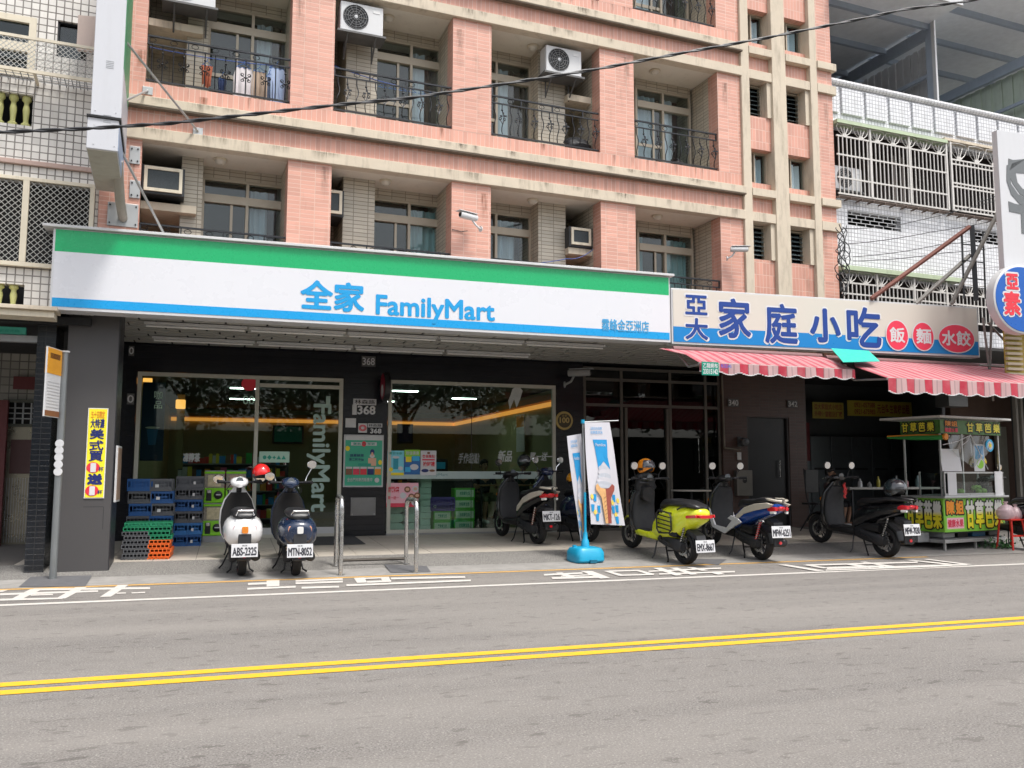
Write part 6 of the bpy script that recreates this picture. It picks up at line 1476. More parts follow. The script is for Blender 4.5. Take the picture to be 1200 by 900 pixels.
# ================================================================ CRATES
def crate_mat(n, c): return mat('crate_'+n, c, .5, var=.12, scale=8, dirt=.25, dcol=(.08,.07,.06))
CB, CG, CN, CO, CL = crate_mat('blue', (.015,.09,.28)), crate_mat('grey', (.10,.105,.115)), crate_mat('green', (.01,.22,.10)), crate_mat('orange', (.75,.13,.015)), crate_mat('light_blue', (.03,.16,.42))
def crate(label, x, y, z, w_, d, h, ma, mb_, rz=0, grp='plastic crates beside the glass door', split=.5):
    t = thing('crate', label, 'crate', (x, y, z), rz, grp)
    for part_i, (a, b, mt) in enumerate(((0, w_*split, ma), (w_*split, w_, mb_))):
        g = G(); th = .012
        g.box(a, b, 0, th, h*.80, h); g.box(a, b, 0, th, 0, h*.14); g.box(a, b, d-th, d, .0, h); g.box(a, b, th, d-th, 0, .012)
        n = max(2, int((b-a)/.05))
        for i in range(n+1):
            xx = a+(b-a-.012)*i/n; g.box(xx, xx+.012, -.004, th, h*.14, h*.80)
        if h > .12: g.box(a+.02, b-.02, .003, th+.003, h*.14, h*.36); g.box(a, b, -.006, .0, h*.86, h*.92); g.box(a+(b-a)*.25, a+(b-a)*.75, -.008, th, h*.48, h*.58)
        if part_i == 0: g.box(0, th, th, d-th, .012, h)
        else: g.box(w_-th, w_, th, d-th, .012, h)
        g.build('crate_half' if ma is not mb_ else 'crate_wall', mt, t)
    if h > .12: G().box(w_*.62, w_*.70, -.012, -.007, h*.3, h*.55).build('label_tag', P_PALE, t)
    return t
gzA = gz(14.6)
# back stack at the left
xa = ony(147,620,14.9).x; wA = ony(199,620,14.9).x-xa+.02
zt_ = gz(14.9); zs_ = [(ony(170,662,14.9).z, )]
hA = (ony(170,561,14.9).z-zt_)/6
for i in range(6):
    ma, mb_ = [(CG,CG),(CB,CG),(CG,CB),(CB,CG),(CG,CB),(CB,CG)][i]
    crate('%s crate, %s of the rear left stack' % (['grey','blue and grey','grey and blue','blue and grey','grey and dark blue','blue and grey, netted'][i], ['bottom','second','third','fourth','fifth','topmost'][i]), xa+[0,.02,.0,.03,.01,-.01][i], 14.95, zt_+i*hA, wA, .42, hA-.004, ma, mb_, R([0,2,-1,1,0,-2][i]), split=.5)
# flat folded stack in front: green layer then grey and orange layers
xb = ony(141,640,14.0).x; wB = ony(198,640,14.0).x-xb
zb0 = gz(14.1)-.03; hB = (ony(170,612,14.1).z-zb0)/9
for i in range(9):
    if i < 5: ma, mb_, nm = CG, CO, 'grey and orange'
    elif i < 7: ma, mb_, nm = CG, CN, 'grey and green'
    else: ma, mb_, nm = CN, CN, 'green'
    crate('folded %s crate, layer %s from the ground in the front stack' % (nm, ['one','two','three','four','five','six','seven','eight','nine'][i]), xb+.015*(i % 3), 14.1, zb0+i*hB, wB, .5, hB-.006, ma, mb_, R(-3+i*.6), split=.55)
xc = ony(203,620,15.8).x; wC = ony(236,620,15.8).x-xc; zc0 = gz(15.8); hC = (ony(220,558,15.8).z-zc0)/6
for i in range(6):
    ma = [CB,CL,CG,CB,CG,CG][i]
    crate('%s crate, %s of the stack between the door and the green machines' % (['blue','lighter blue','grey','blue','grey with white tag','dark grey'][i], ['bottom','second','third','fourth','fifth','topmost'][i]), xc+.008*(i % 3), 15.8, zc0+i*hC, wC, .4, hC-.004, ma, ma, R([1,-1,2,0,-2,1][i]))
# ================================================================ CAPSULE TOY MACHINES
LIME = mat('lime_plastic', (.22,.62,.01), .35, var=.05, coat=.3); 
def gacha(label, x, y, z, w_, h):
    t = thing('capsule_machine', label, 'vending machine', (x, y, z), 0, 'lime green capsule toy machines'); d = .36
    G().box(0, w_, .03, d, 0, h*.46).build('lower_case', LIME, t, bevel=.012)
    G().box(.005, w_-.005, .04, d, h*.46, h*.90).build('capsule_box', mat('capsule_box', (.30,.27,.22), .3, var=.6, scale=22), t, bevel=.006)
    G().box(.06, w_-.06, .028, .04, h*.50, h*.86).build('card', mat('card_print_%d' % (int(x*100) % 3), [(.55,.50,.45),(.55,.48,.30),(.40,.28,.22)][int(x*100) % 3], .5, var=.5, scale=25), t)
    G().box(0, w_, .02, d, h*.90, h*.97).build('top_band', LIME, t, bevel=.008); G().box(.01, w_-.01, .03, d, h*.97, h).build('lid', GREY, t, bevel=.006)
    G().lathe([(0,.075),(-.02,.07),(-.03,.05)], (w_*.70,.03,h*.24), 'y', 20).build('knob', BLACKP, t, smooth=40); G().box(w_*.70-.04, w_*.70+.04, -.012, .005, h*.235, h*.265).build('knob_grip', P_PALE, t)
    G().box(w_*.12, w_*.38, .015, .035, h*.06, h*.40).build('chute', BLACKP, t, bevel=.008); G().box(w_*.16, w_*.34, .0, .02, h*.30, h*.40).build('coin_slot', STEEL, t, bevel=.004)
    return t
xg, xg2 = ony(238,600,16.3).x, ony(263.5,600,16.3).x; zg = gz(16.3); zm = ony(250,594,16.3).z; ztp = ony(250,551,16.3).z; wg = xg2-xg-.02
g = G().box(0, wg*2+.03, .05, .4, 0, .12); bs_ = g.build('machine_base', GREY, bevel=.008); bs_.location = (xg, 16.3, zg); tag(bs_, 'grey plinth under the lime green capsule machines', 'plinth')
hG = (ztp-zg-.12)/2
for i, lx in enumerate((xg, xg2)):
    for j in range(2): gacha('lime green capsule machine, %s %s of the block of four' % ('lower' if j == 0 else 'upper', 'left' if i == 0 else 'right'), lx, 16.3, zg+.12+j*hG, wg, hG-.006)
# ================================================================ BOLLARD HOOPS
def hoop(label, xf, yf, xb_, yb_, h):
    t = thing('steel_hoop', label, 'bike rack', (0,0,0)); z0, z1 = gz(yf), gz(yb_); n = 8; r = .16
    pts = [(xf,yf,z0)]; top = z0+h
    for i in range(n+1): a = PI/2*i/n; pts.append((xf, yf+r-r*math.cos(a), top-r+r*math.sin(a)))
    for i in range(n+1): a = PI/2*i/n; pts.append((xb_, yb_-r+r*math.sin(a), top-r+r*math.cos(a)))
    pts.append((xb_, yb_, z1)); G().tube(pts, .033, 12).build('tube', STEEL, t, smooth=60)
    for (x, y) in ((xf, yf), (xb_, yb_)): G().lathe([(gz(y),.06),(gz(y)+.012,.06)], (x, y, 0), 'z', 16).build('foot_flange', STEEL, t)
    return t
pF, pB = place(399,674), place(389,663); pF2, pB2 = place(487.5,671), place(471,661)
hh = ony(399,588,pF[1]).z
hoop('left of the two stainless steel hoops at the kerb', pF[0], pF[1], pF[0]+.02, pF[1]+.75, hh+.05); h2 = hoop('right of the two stainless steel hoops at the kerb', pF2[0], pF2[1], pF2[0]-.0, pF2[1]+.75, hh+.0)
g = G().tube([(pF[0]+.02, pF[1]+.75, .14), (pF2[0], pF2[1]+.75, .14)], .022, 8); tag(g.build('low_rail', mat('dark_rail', (.07,.06,.05), .5, metal=.5)), 'low dark bar joining the two steel hoops near the ground', 'rail')
# ================================================================ BUS STOP POLE
pp_ = place(62, 676); t = thing('bus_stop_pole', 'grey pole with an orange topped timetable board and white discs, left of the grey pillar', 'bus stop', pp_)
ztop = ony(74, 413, pp_[1]).z; G().tube([(0,0,0),(0,0,ztop-pp_[2])], .045, 14).build('pole', mat('pole_grey', (.22,.235,.24), .45, metal=.5, dirt=.2), t, smooth=60); G().lathe([(ztop-pp_[2],.06),(ztop-pp_[2]+.02,.06)], (0,0,0), 'z', 14).build('cap', WHITEM, t)
zt1, zb1 = ony(68,411,pp_[1]).z-pp_[2], ony(64,490,pp_[1]).z-pp_[2]; Mr = Matrix.Translation((-.045,0,0)) @ Matrix.Rotation(R(257), 4, 'Z')
def rb_(x0, x1, z0, z1, y, mt, nm):
    g = G().box(x0, x1, y-.004, y, z0, z1); g.v = [tuple(Mr @ Vector(v)) for v in g.v]; return g.build(nm, mt, t)
g = G().box(0, .46, 0, .02, zb1, zt1); g.v = [tuple(Mr @ Vector(v)) for v in g.v]; g.build('board', P_WHITE, t)
for side in (-.0045, .0245):
    h_ = zt1-zb1
    rb_(.01,.45,zb1+.62*h_,zt1-.01,side,mat('timetable_orange', (.72,.33,.03), .5),'orange_header'); rb_(.01,.45,zb1+.01,zb1+.09*h_,side,P_BROWN,'footer')
    for k in range(9): rb_(.04,.42,zb1+(.14+.045*k)*h_,zb1+(.155+.045*k)*h_,side,P_PALE,'timetable_line')
    rb_(.08,.38,zb1+.84*h_,zb1+.92*h_,side,P_BROWN,'heading')
for i, y in enumerate((520,528,536,544.5,553)):
    z = ony(68,y,pp_[1]).z-pp_[2]; G().lathe([(-.05,.055),(-.056,.05)], (.0,0,z), 'y', 16).build('disc', WHITE, t)
# ================================================================ ICE CREAM BANNER
pb_ = place(686, 658); WB_ = mat('water_base_blue', (.01,.30,.50), .35, var=.05)
t = thing('banner_stand', 'blue water filled base and pole carrying two white ice cream banners', 'banner stand', pb_, .1)
wx = .26
G().loft([(0,0,0,wx*.95,.22),(.03,0,0,wx,.25),(.16,0,0,wx*.98,.24),(.22,0,0,wx*.85,.20),(.24,0,0,wx*.5,.12)], 24, 'z', 4.5).build('base', WB_, t, smooth=40)
G().box(-.06,.06,-.02+ -.26,-.2,0,.05).build('notch_shade', mat('base_shadow_blue', (.005,.12,.2), .5), t); G().lathe([(.24,.07),(.34,.055),(.36,.04),(.46,.035)], (0,0,0), 'z', 14).build('socket', WB_, t, smooth=50); G().lathe([(.22,.035),(.26,.035)], (-.17,.05,0), 'z', 12).build('filler_cap', WB_, t)  # darker blue block paints the shade of a notch in the base
top = ony(683,494,pb_[1]).z-pb_[2]
G().tube([(0,0,.4),(0,0,1.1)], .022, 10).build('lower_pole', WB_, t, smooth=60); G().tube([(0,0,1.1),(-.03,0,top)], .016, 10).build('upper_pole', GREY, t, smooth=60)
G().tube([(-.05,0,top-.01),(.62,-.03,top+.03)], .010, 6).build('cross_arm', GREY, t); G().lathe([(top-.03,.03),(top+.03,.03)], (-.03,0,0), 'z', 10).build('finial', WB_, t)
WF = mat('banner_cloth', (.56,.555,.60), .6, var=.03)
def banner(label, base_pt, corners, yb_, waves=.02, full=True):
    """corners in stand coordinates (x,z): top-left, top-right, bottom-right, bottom-left; cloth stands at depth yb_"""
    b = thing('banner', label, 'banner', base_pt, .1)
    tl, tr_, br_, bl_ = [Vector((c[0], c[1])) for c in corners]
    def at(u, v, dy=0):
        a = tl.lerp(tr_, u); c = bl_.lerp(br_, u); p = a.lerp(c, v); return Vector((p.x, yb_+waves*math.sin(u*4+v*5)+dy, p.y))
    n, m_ = 10, 24; V_, F_ = [], []
    for dy in (0, .006):
        for j in range(m_+1):
            for i in range(n+1): V_.append(at(i/n, j/m_, dy))
    K = (n+1)*(m_+1)
    for j in range(m_):
        for i in range(n): a = j*(n+1)+i; F_ += [(a, a+1, a+n+2, a+n+1), (a+K, a+n+1+K, a+n+2+K, a+1+K)]
    for i in range(n):
        for a in (i, m_*(n+1)+i): F_.append((a, a+1, a+1+K, a+K))
    for j in range(m_):
        for a in (j*(n+1), j*(n+1)+n): F_.append((a, a+n+1, a+n+1+K, a+K))
    G().add(V_, F_).build('cloth', WF, b, smooth=60)
    def shape(poly, mt, lay, nm='printed_shape'):
        # fan of small strips that follow the cloth
        vs_ = [at(u, v, -.003*lay) for u, v in poly]; cu_, cv_ = sum(p[0] for p in poly)/len(poly), sum(p[1] for p in poly)/len(poly); vs_.append(at(cu_, cv_, -.003*lay)); k = len(poly)
        return G().add(vs_, [(i, (i+1) % k, k) for i in range(k)]).build(nm, mt, b)
    def txt(s, mt, u0, u1, v0, v1, lay=4, bd=0):
        o = text(s, mt, b, u0, u1, -v1, -v0, 0, bold=0)
        if o:
            for vv in o.data.vertices: vv.co = at(vv.co.x, -vv.co.z, -.003*lay)
    CUPB = mat('banner_blue', (.01,.27,.58), .5); SW = mat('swirl_grey', (.47,.50,.56), .5); CONE = mat('cone_tan', (.66,.38,.16), .6, var=.3, scale=25); CHO = mat('cone_choc', (.30,.07,.05), .6, var=.3, scale=20); YE = mat('banner_yellow', (.75,.58,.10), .5)
    txt('全新日本品牌', CUPB, .22, .66, .045, .075); txt('經典霜淇淋', CUPB, .22, .66, .085, .115)
    shape([(.28,.17),(.78,.17),(.76,.24),(.72,.34),(.76,.46),(.56,.38),(.36,.46),(.34,.34),(.32,.24)], CUPB, 2); txt('FamiIce', P_WHITE, .36, .70, .205, .235, 4)
    for k, (cu_, cv_, ru, rv, m2) in enumerate([(.50,.45,.14,.03,SW),(.50,.49,.19,.032,WF),(.50,.53,.22,.035,SW),(.50,.57,.25,.035,WF),(.50,.61,.27,.035,SW)]): shape([(cu_+ru*math.cos(a)+.03*math.sin(k), cv_+rv*math.sin(a)) for a in [q*PI/8 for q in range(16)]], m2, 3+k)
    shape([(.20,.62),(.26,.60),(.34,.64),(.50,.65),(.50,.985),(.42,.985),(.38,.78),(.30,.69),(.20,.66)], CONE, 10); shape([(.50,.65),(.62,.64),(.74,.60),(.82,.62),(.80,.66),(.70,.70),(.62,.78),(.60,.985),(.50,.985)], CHO, 10)
    for i in range(6): shape([(.42+.0*i,.74+.04*i),(.5,.72+.04*i),(.5,.725+.04*i),(.42,.745+.04*i)], P_BROWN, 11)
    for (u, v) in ((.16,.74),(.08,.84),(.20,.93),(.78,.74),(.72,.85),(.84,.84),(.80,.95),(.26,.85)): shape([(u-.05,v-.035),(u+.05,v-.035),(u+.035,v+.035),(u-.035,v+.035)], CUPB, 3)
    for (u, v) in ((.08,.73),(.14,.88),(.72,.78),(.78,.90),(.9,.76)): shape([(u+.045*math.cos(a), v+.025*math.sin(a)) for a in [q*PI/5 for q in range(10)]], YE, 3)
    return b
def loc_(px, py):
    p = ony(px, py, pb_[1]); return (p.x-pb_[0], p.z-pb_[2])
banner('front white banner printed with a soft ice cream cone, tilted to the right', pb_, [loc_(683,495), loc_(713,495), loc_(733,616), loc_(690,614)], -.06)
banner('rear white banner with the same print, mostly hidden behind the front one', pb_, [loc_(667,511), loc_(684,508), loc_(693,636), loc_(683,634)], .10)

# ================================================================ FRUIT CART
pc_ = place(1108, 641); CA = .2
ca = thing('fruit_cart', 'lime green street cart with yellow lettering, glass fruit case and a flat roof', 'food cart', pc_, CA)
CW_, CD_ = 1.88, .82
LIMEP = mat('cart_lime_print', (.22,.52,.05), .4, var=.12, scale=3); YELP = mat('cart_yellow', (.80,.72,.06), .4); CBLK = mat('cart_black', (.012,.014,.012), .5); ALUC = mat('cart_aluminium', (.52,.52,.51), .35, metal=.7, dirt=.2)
g = G(); g.box(0, CW_, 0, .04, .14, .20); g.box(0, CW_, CD_-.04, CD_, .14, .20); g.box(0, .04, .04, CD_-.04, .14, .20); g.box(CW_-.04, CW_, .04, CD_-.04, .14, .20); g.build('base_frame', ALUC, ca, bevel=.004)
for x in (.02, .95, CW_-.05):
    for y in (.02, CD_-.05): G().box(x, x+.035, y, y+.035, 0, .14).build('leg', ALUC, ca)
G().box(.03, CW_-.03, .05, CD_-.05, .20, .22).build('lower_shelf', mat('cart_shelf', (.16,.16,.16), .5, metal=.4), ca)
for (x0, x1, h, m_) in ((.1,.45,.2,GREY),(.55,.85,.22,BLACKP),(1.0,1.4,.18,mat('tub_blue', (.02,.10,.2), .5)),(1.5,1.8,.22,BLACKP)):
    G().box(x0, x1, .1, .5, .225, .225+h).build('storage_tub', m_, ca, bevel=.015)
G().box(-.35, -.02, .3, .75, .15, .32).build('side_basin', GREY, ca, bevel=.01)
zp0, zp1 = .34, .96
G().box(0, CW_, 0, .02, zp0, zp1).build('front_panel', LIMEP, ca); G().box(-.0, .02, .022, CD_, zp0, zp1).build('side_panel', LIMEP, ca); G().box(CW_-.02, CW_, .022, CD_, zp0, zp1).build('side_panel', LIMEP, ca)
G().box(-.005, CW_+.005, -.006, -.001, zp0-.02, zp0).build('panel_edge', CBLK, ca)
def ctext(s, x0, x1, z0, z1, side=False, m_=None, bd=.012, y=-.004):
    Mx = Matrix.Rotation(-PI/2, 4, 'Z') if side else Matrix.Identity(4)
    mm = Matrix(((0,1,0,0),(-1,0,0,0),(0,0,1,0),(0,0,0,1))) if side else None
    text(s, CBLK, ca, x0-.012, x1+.012, z0-.012, z1+.012, y, bold=bd+.016, M=mm); text(s, m_ or YELP, ca, x0, x1, z0, z1, y-.0045, bold=bd, M=mm)
def two_tone(name, z0, z1):
    m, n, b = nt_new(name); tc = n.nodes.new('ShaderNodeTexCoord'); sp = n.nodes.new('ShaderNodeSeparateXYZ'); L(n, tc.outputs['Object'], sp.inputs[0])
    L(n, mix(n, ramp(n, sp.outputs[2], z0, z1), (.80,.70,.03), (.66,.66,.60)), b.inputs['Base Color']); b.inputs['Roughness'].default_value = .4; return m
YELP = two_tone('cart_letter_print', zp0+.30, zp0+.38)
# front: two orange characters, then the large four
G().box(.05, .60, -.0030, -.0005, zp0+.03, zp1-.02).build('green_patch', mat('cart_light_green', (.28,.60,.10), .4), ca)
ctext('陳', .08, .30, zp0+.33, zp1-.05, m_=P_ORANGE); ctext('姐', .36, .58, zp0+.33, zp1-.05, m_=P_ORANGE)
G().box(.08, .58, -.0045, -.0032, zp0+.06, zp0+.26).build('pink_patch', P_LIGHTP, ca); text('健康水果', P_PINK, ca, .10, .56, zp0+.09, zp0+.23, -.006, bold=.004)
for i, c in enumerate('甘草芭樂'): ctext(c, .66+i*.30, .90+i*.30, zp0+.07, zp1-.06, bd=.018)
for i, c in enumerate('甘草芭樂'): ctext(c, -.76+i*.185, -.61+i*.185, zp0+.07, zp1-.06, side=True, bd=.014)
# counter and glass case
G().box(-.06, CW_+.06, -.08, CD_+.02, .962, 1.0).build('counter', ALUC, ca, bevel=.006)
cz0, cz1 = 1.0, 1.42
case = G()
for x in (.02, CW_-.05): 
    case.box(x, x+.025, -.03, -.005, cz0, cz1); case.box(x, x+.025, .47, .495, cz0, cz1+.03)
case.box(.02, CW_-.02, -.035, -.006, cz1, cz1+.03); case.box(.02, CW_-.02, -.035, -.008, cz0+.002, cz0+.05)
cf = case.build('case_frame', ALUC, ca)
CG_ = glass('case_glass', (.80,.86,.84), 1.0)
G().box(.045, CW_-.05, -.022, -.018, cz0+.05, cz1).build('front_glass', CG_, cf); G().box(.03, .034, -.0, .47, cz0, cz1).build('side_glass', CG_, cf); G().box(.03, CW_-.03, .0, .47, cz1+.005, cz1+.011).build('top_glass', CG_, cf)
G().box(.06, CW_-.06, .02, .44, cz0+.005, cz0+.03).build('tray', mat('tray_pale', (.42,.42,.40), .4), cf)
G().box(-.72*.0, .0, 0, 0, 0, 0) 
GV = mat('guava_green', (.26,.48,.06), .45, var=.25, scale=20)
random.seed(21)
for i, (x, y, z) in enumerate([(.62,.08,.06),(.72,.1,.06),(.80,.2,.06),(1.20,.08,.06),(1.29,.12,.06),(1.38,.08,.06),(1.47,.12,.06),(1.25,.2,.12),(1.35,.2,.13),(1.43,.2,.12),(1.55,.2,.06)]):
    r = .052; o = G().lathe([(-r,.01),(-r*.7,r*.75),(0,r),(r*.7,r*.72),(r,.01)], (0,0,0), 'z', 12).build('guava', GV, smooth=True); q = Matrix.Translation(pc_) @ Matrix.Rotation(CA, 4, 'Z') @ Vector((x, y, cz0+z+.02)); o.location = q; tag(o, 'green guava in the glass case, %s' % ['first from the left','second from the left','third from the left','front left of the right heap','second in front of the right heap','third in front of the right heap','fourth in front of the right heap','upper left of the right heap','upper middle of the right heap','upper right of the right heap','rightmost of all'][i], 'fruit', 'guavas in the glass case')
def on_cart(name, label, cat, x, y, z, rz=0):
    q = Matrix.Translation(pc_) @ Matrix.Rotation(CA, 4, 'Z') @ Vector((x, y, z)); return thing(name, label, cat, q, CA+rz)
def sheet(label, x, y, z, w_, h, lines, tilt=0, skew=0, mt=P_WHITE, cat='notice'):
    t = on_cart('notice', label, cat, x, y, z, skew); t.rotation_euler = (tilt, 0, CA+skew); G().box(0, w_, -.004, 0, 0, h).build('sheet', mt, t)
    for i in range(lines):
        f = .12+.76*i/max(1, lines-1); G().box(w_*.12, w_*random.uniform(.6,.9), -.006, -.0045, h*(1-f)-h*.02, h*(1-f)+h*.02).build('text_line', P_PALE, t)
    return t
sheet('white price notice taped to the left of the glass fruit case', .10, -.04, 1.02, .26, .42, 7); t_ = sheet('white notice with blue text taped at the right of the glass case', 1.55, -.045, 1.0, .26, .46, 4, skew=.04)
sheet('slanted white cardboard leaning above the glass case', .02, .0, 1.46, .55, .42, 6, tilt=R(-8), skew=-.05)
tp = on_cart('poster', 'small blue and green drink poster standing on the glass case', 'poster', 1.02, .02, 1.46, .05); G().box(0, .36, -.01, 0, 0, .52).build('sheet', P_WHITE, tp, bevel=.003)
flat(rect(.03,.33,.24,.49), -.011, 'blue_area', ink('poster_blue', (.03,.30,.62)), tp); flat(ellipse(.2,.14,.12,.09), -.011, 'green_area', P_LIME, tp); flat(ellipse(.1,.32,.06,.1), -.0125, 'swirl', P_CYAN, tp); flat([(.12,.1),(.30,.3),(.26,.33),(.08,.14)], -.0125, 'bottle_shape', P_WHITE, tp)
t_ = on_cart('round_clock', 'round blue and yellow disc hanging above the small poster', 'disc', 1.50, .0, 1.96); G().lathe([(0,.12),(-.02,.12)], (0,0,0), 'y', 24).build('disc_face', P_CYAN, t_); G().lathe([(-.021,.08),(-.024,.078)], (0,0,0), 'y', 20).build('disc_centre', P_WHITE, t_); G().lathe([(-.025,.04),(-.028,.038)], (0,0,0), 'y', 16).build('disc_dot', P_YEL, t_)
# posts, header and roof
for (x, y) in ((.02,.02),(CW_-.05,.02),(.02,CD_-.05),(CW_-.05,CD_-.05)): G().box(x, x+.03, y, y+.03, 1.0, 2.44).build('post', ALUC, ca)
hz0, hz1 = 2.16, 2.42
HDRY = mat('header_letter_yellow', (.78,.70,.05), .4)
HDRM = mat('cart_header_green', (.06,.16,.03), .45, var=.5, scale=7)
G().box(0, CW_, -.012, .012, hz0, hz1).build('header_front', HDRM, ca); G().box(-.012, .012, .014, CD_, hz0, hz1).build('header_side', HDRM, ca)
for i, c in enumerate('甘草芭樂'): ctext(c, .80+i*.28, 1.0+i*.28, hz0+.05, hz1-.04, m_=HDRY, bd=.006, y=-.016); ctext(c, -.78+i*.18, -.65+i*.18, hz0+.05, hz1-.04, side=True, m_=HDRY, bd=.005, y=-.016)
ctext('陳姐', .14, .5, hz0+.14, hz1-.02, m_=P_ORANGE, bd=.003, y=-.016); text('健康水果', P_PINK, ca, .12, .52, hz0+.03, hz0+.11, -.018, bold=.004)
G().box(-.16, CW_+.2, -.12, CD_+.35, 2.45, 2.49).build('roof', mat('cart_roof_pale', (.52,.52,.50), .5, dirt=.3), ca, bevel=.006)
# clear plastic draped under the header
gl_ = glass('clear_sheet', (.80,.82,.82), 2.2)
for sx, (xa_, xb_) in enumerate(((.25,.92),(.92,1.5))):
    v_, f_ = [], []
    for j in range(9):
        for i in range(9):
            u, v = i/8, j/8; x = xa_+(xb_-xa_)*u; z = 2.14-.62*v*(1-.55*abs(u-(1-sx))); v_.append((x, -.01+.02*math.sin(u*9+v*4), z))
    for j in range(8):
        for i in range(8): a = j*9+i; f_.append((a, a+1, a+10, a+9))
    G().add(v_, f_).build('plastic_sheet', gl_, ca, smooth=60)
for (a, b) in (((.05,-.01,1.95),(.9,-.02,2.15)),((.9,-.02,2.15),(1.4,-.02,1.5)),((.9,-.02,2.15),(.62,-.02,1.95))): G().tube([a, ((a[0]+b[0])/2, -.03, (a[2]+b[2])/2-.03), b], .008, 5).build('sheet_edge', P_PALE, ca)
um = on_cart('umbrella', 'rolled green and orange umbrella lying under the cart header', 'umbrella', -.02, .1, 2.09); um.rotation_euler = (0,0,CA)
G().tube([(.06,-.12,0),(-.06,.3,.0),(-.15,.9,.02)], [.05,.045,.02], 8).build('rolled_canopy', mat('umbrella_green', (.02,.22,.04), .6), um, smooth=50); G().tube([(.06,-.14,.03),(-.05,.3,.05),(-.15,.9,.04)], .018, 6).build('orange_trim', P_ORANGE, um); G().lathe([(-.02,.06),(.02,.06)], (.09,-.16,.01), 'y', 14).build('tip_disc', P_ORANGE, um)
# beside the cart: red stool with bags, herbs on the ground
ps = place(1186, 636); st_ = thing('red_stool', 'red plastic stool beside the fruit cart', 'stool', ps, 0, None, .82); RP = mat('red_plastic', (.60,.03,.02), .4)
G().box(-.2,.2,-.2,.2,.66,.70).build('seat', RP, st_, bevel=.015)
for sx in (-1,1):
    for sy in (-1,1): G().tube([(sx*.16,sy*.16,.66),(sx*.22,sy*.22,0)], .022, 6).build('leg', RP, st_)
G().box(-.19,.19,-.2,-.18,.3,.34).build('rung', RP, st_)
for i, (dx, r, lab) in enumerate(((-.10,.17,'larger'),(.14,.14,'smaller'))):
    random.seed(i+30); secs = [(z*r*1.2, random.uniform(-.02,.02), 0, r*1.15*f, r*.85*f) for z, f in ((0,.75),(.35,1.0),(.8,.95),(1.2,.55),(1.35,.15),(1.6,.3))]
    o = G().loft(secs, 18, 'z', 2).build('plastic_bag', mat('bag_pink_white', (.55,.40,.42), .35, var=.35, scale=10), smooth=35); o.location = (ps[0]+dx, ps[1], ps[2]+.57); tag(o, '%s knotted pinkish plastic bag on the red stool' % lab, 'bag')
random.seed(9); hp = place(1172, 641); v_, f_ = [], []
for i in range(140):
    a, b = random.uniform(0, 2*PI), random.uniform(.2,1.2); c = Vector((random.gauss(0,.17), random.gauss(0,.12), abs(random.gauss(.05,.06)))); d = Vector((math.cos(a)*math.cos(b), math.sin(a)*math.cos(b), math.sin(b)))*.07; n_ = d.cross(Vector((0,0,1))).normalized()*.02
    k = len(v_); v_ += [c-d*.3, c+n_, c+d, c-n_]; f_ += [(k, k+1, k+2, k+3)]
o = G().add(v_, f_).build('herb_bunch', mat('leaf_green', (.04,.14,.04), .6, var=.4, scale=15)); o.location = hp; tag(o, 'bunch of green leaves on the ground at the cart foot', 'plant')

# ================================================================ TREES across the street (behind the camera; the shop glass mirrors them)
LEAF = mat('tree_leaves', (.045,.085,.025), .6, var=.45, scale=2); BARK = mat('tree_bark', (.10,.075,.055), .9, var=.3, bmp=.5, scale=4)
def tree(x, y, h, cr, seed, label):
    random.seed(seed); t = thing('street_tree', label, 'tree', (x, y, 0), 0, 'trees across the street'); g = G()
    g.tube([(0,0,0),(.05,.03,h*.25),(-.05,.05,h*.5),(.0,0,h*.8)], [.22,.17,.13,.04], 8)
    limbs = []
    for i in range(8):
        a = i*PI/4+random.uniform(-.3,.3); z0 = h*random.uniform(.35,.6); e = Vector((math.cos(a)*cr*.75, math.sin(a)*cr*.75, z0+h*.25)); g.tube([(0,0,z0), (e.x*.5, e.y*.5, z0+h*.16), tuple(e)], [.08,.05,.02], 6); limbs.append(e)
    g.build('trunk', BARK, t, smooth=60)
    v_, f_ = [], []
    cl = [(Vector((random.gauss(0,cr*.45), random.gauss(0,cr*.45), h*.68+random.gauss(0,h*.13))), random.uniform(.5,1.2)) for _ in range(26)]+[(e, .9) for e in limbs]
    for c, r in cl:
        for i in range(90):
            d = Vector((random.gauss(0,1), random.gauss(0,1), random.gauss(0,.8))).normalized()*r*random.uniform(.4,1.05); p = c+d
            u = Vector((random.uniform(-1,1), random.uniform(-1,1), random.uniform(-.6,.6))).normalized()*.13; w2 = u.cross(Vector((random.uniform(-1,1), random.uniform(-1,1), 1))).normalized()*.09; k = len(v_)
            v_ += [p-u, p+w2, p+u, p-w2]; f_.append((k, k+1, k+2, k+3))
    G().add(v_, f_).build('crown', LEAF, t)
for i, (x, y, h, c) in enumerate([(-6,-5.5,7.5,3.0),(-1.5,-6.5,8.5,3.3),(3.2,-5.8,7.8,3.0),(8,-6.8,8.6,3.4),(13,-6,8,3.2),(18.5,-7,8.8,3.4),(-11,-6.5,8,3.3),(24,-6.5,8.5,3.4)]):
    tree(x, y, h, c, 40+i, 'leafy street tree on the far pavement, %s from the left' % ['second','third','fourth','fifth','sixth','seventh','first','eighth'][i])
G().box(-40, 60, -9.2, -9.0, 0, 3.4).build('reflection_backdrop', mat('dark_backdrop', (.035,.04,.03), .9, dirt=.4), kind='structure')  # unseen dark screen, added to keep the shop glass reflections dark

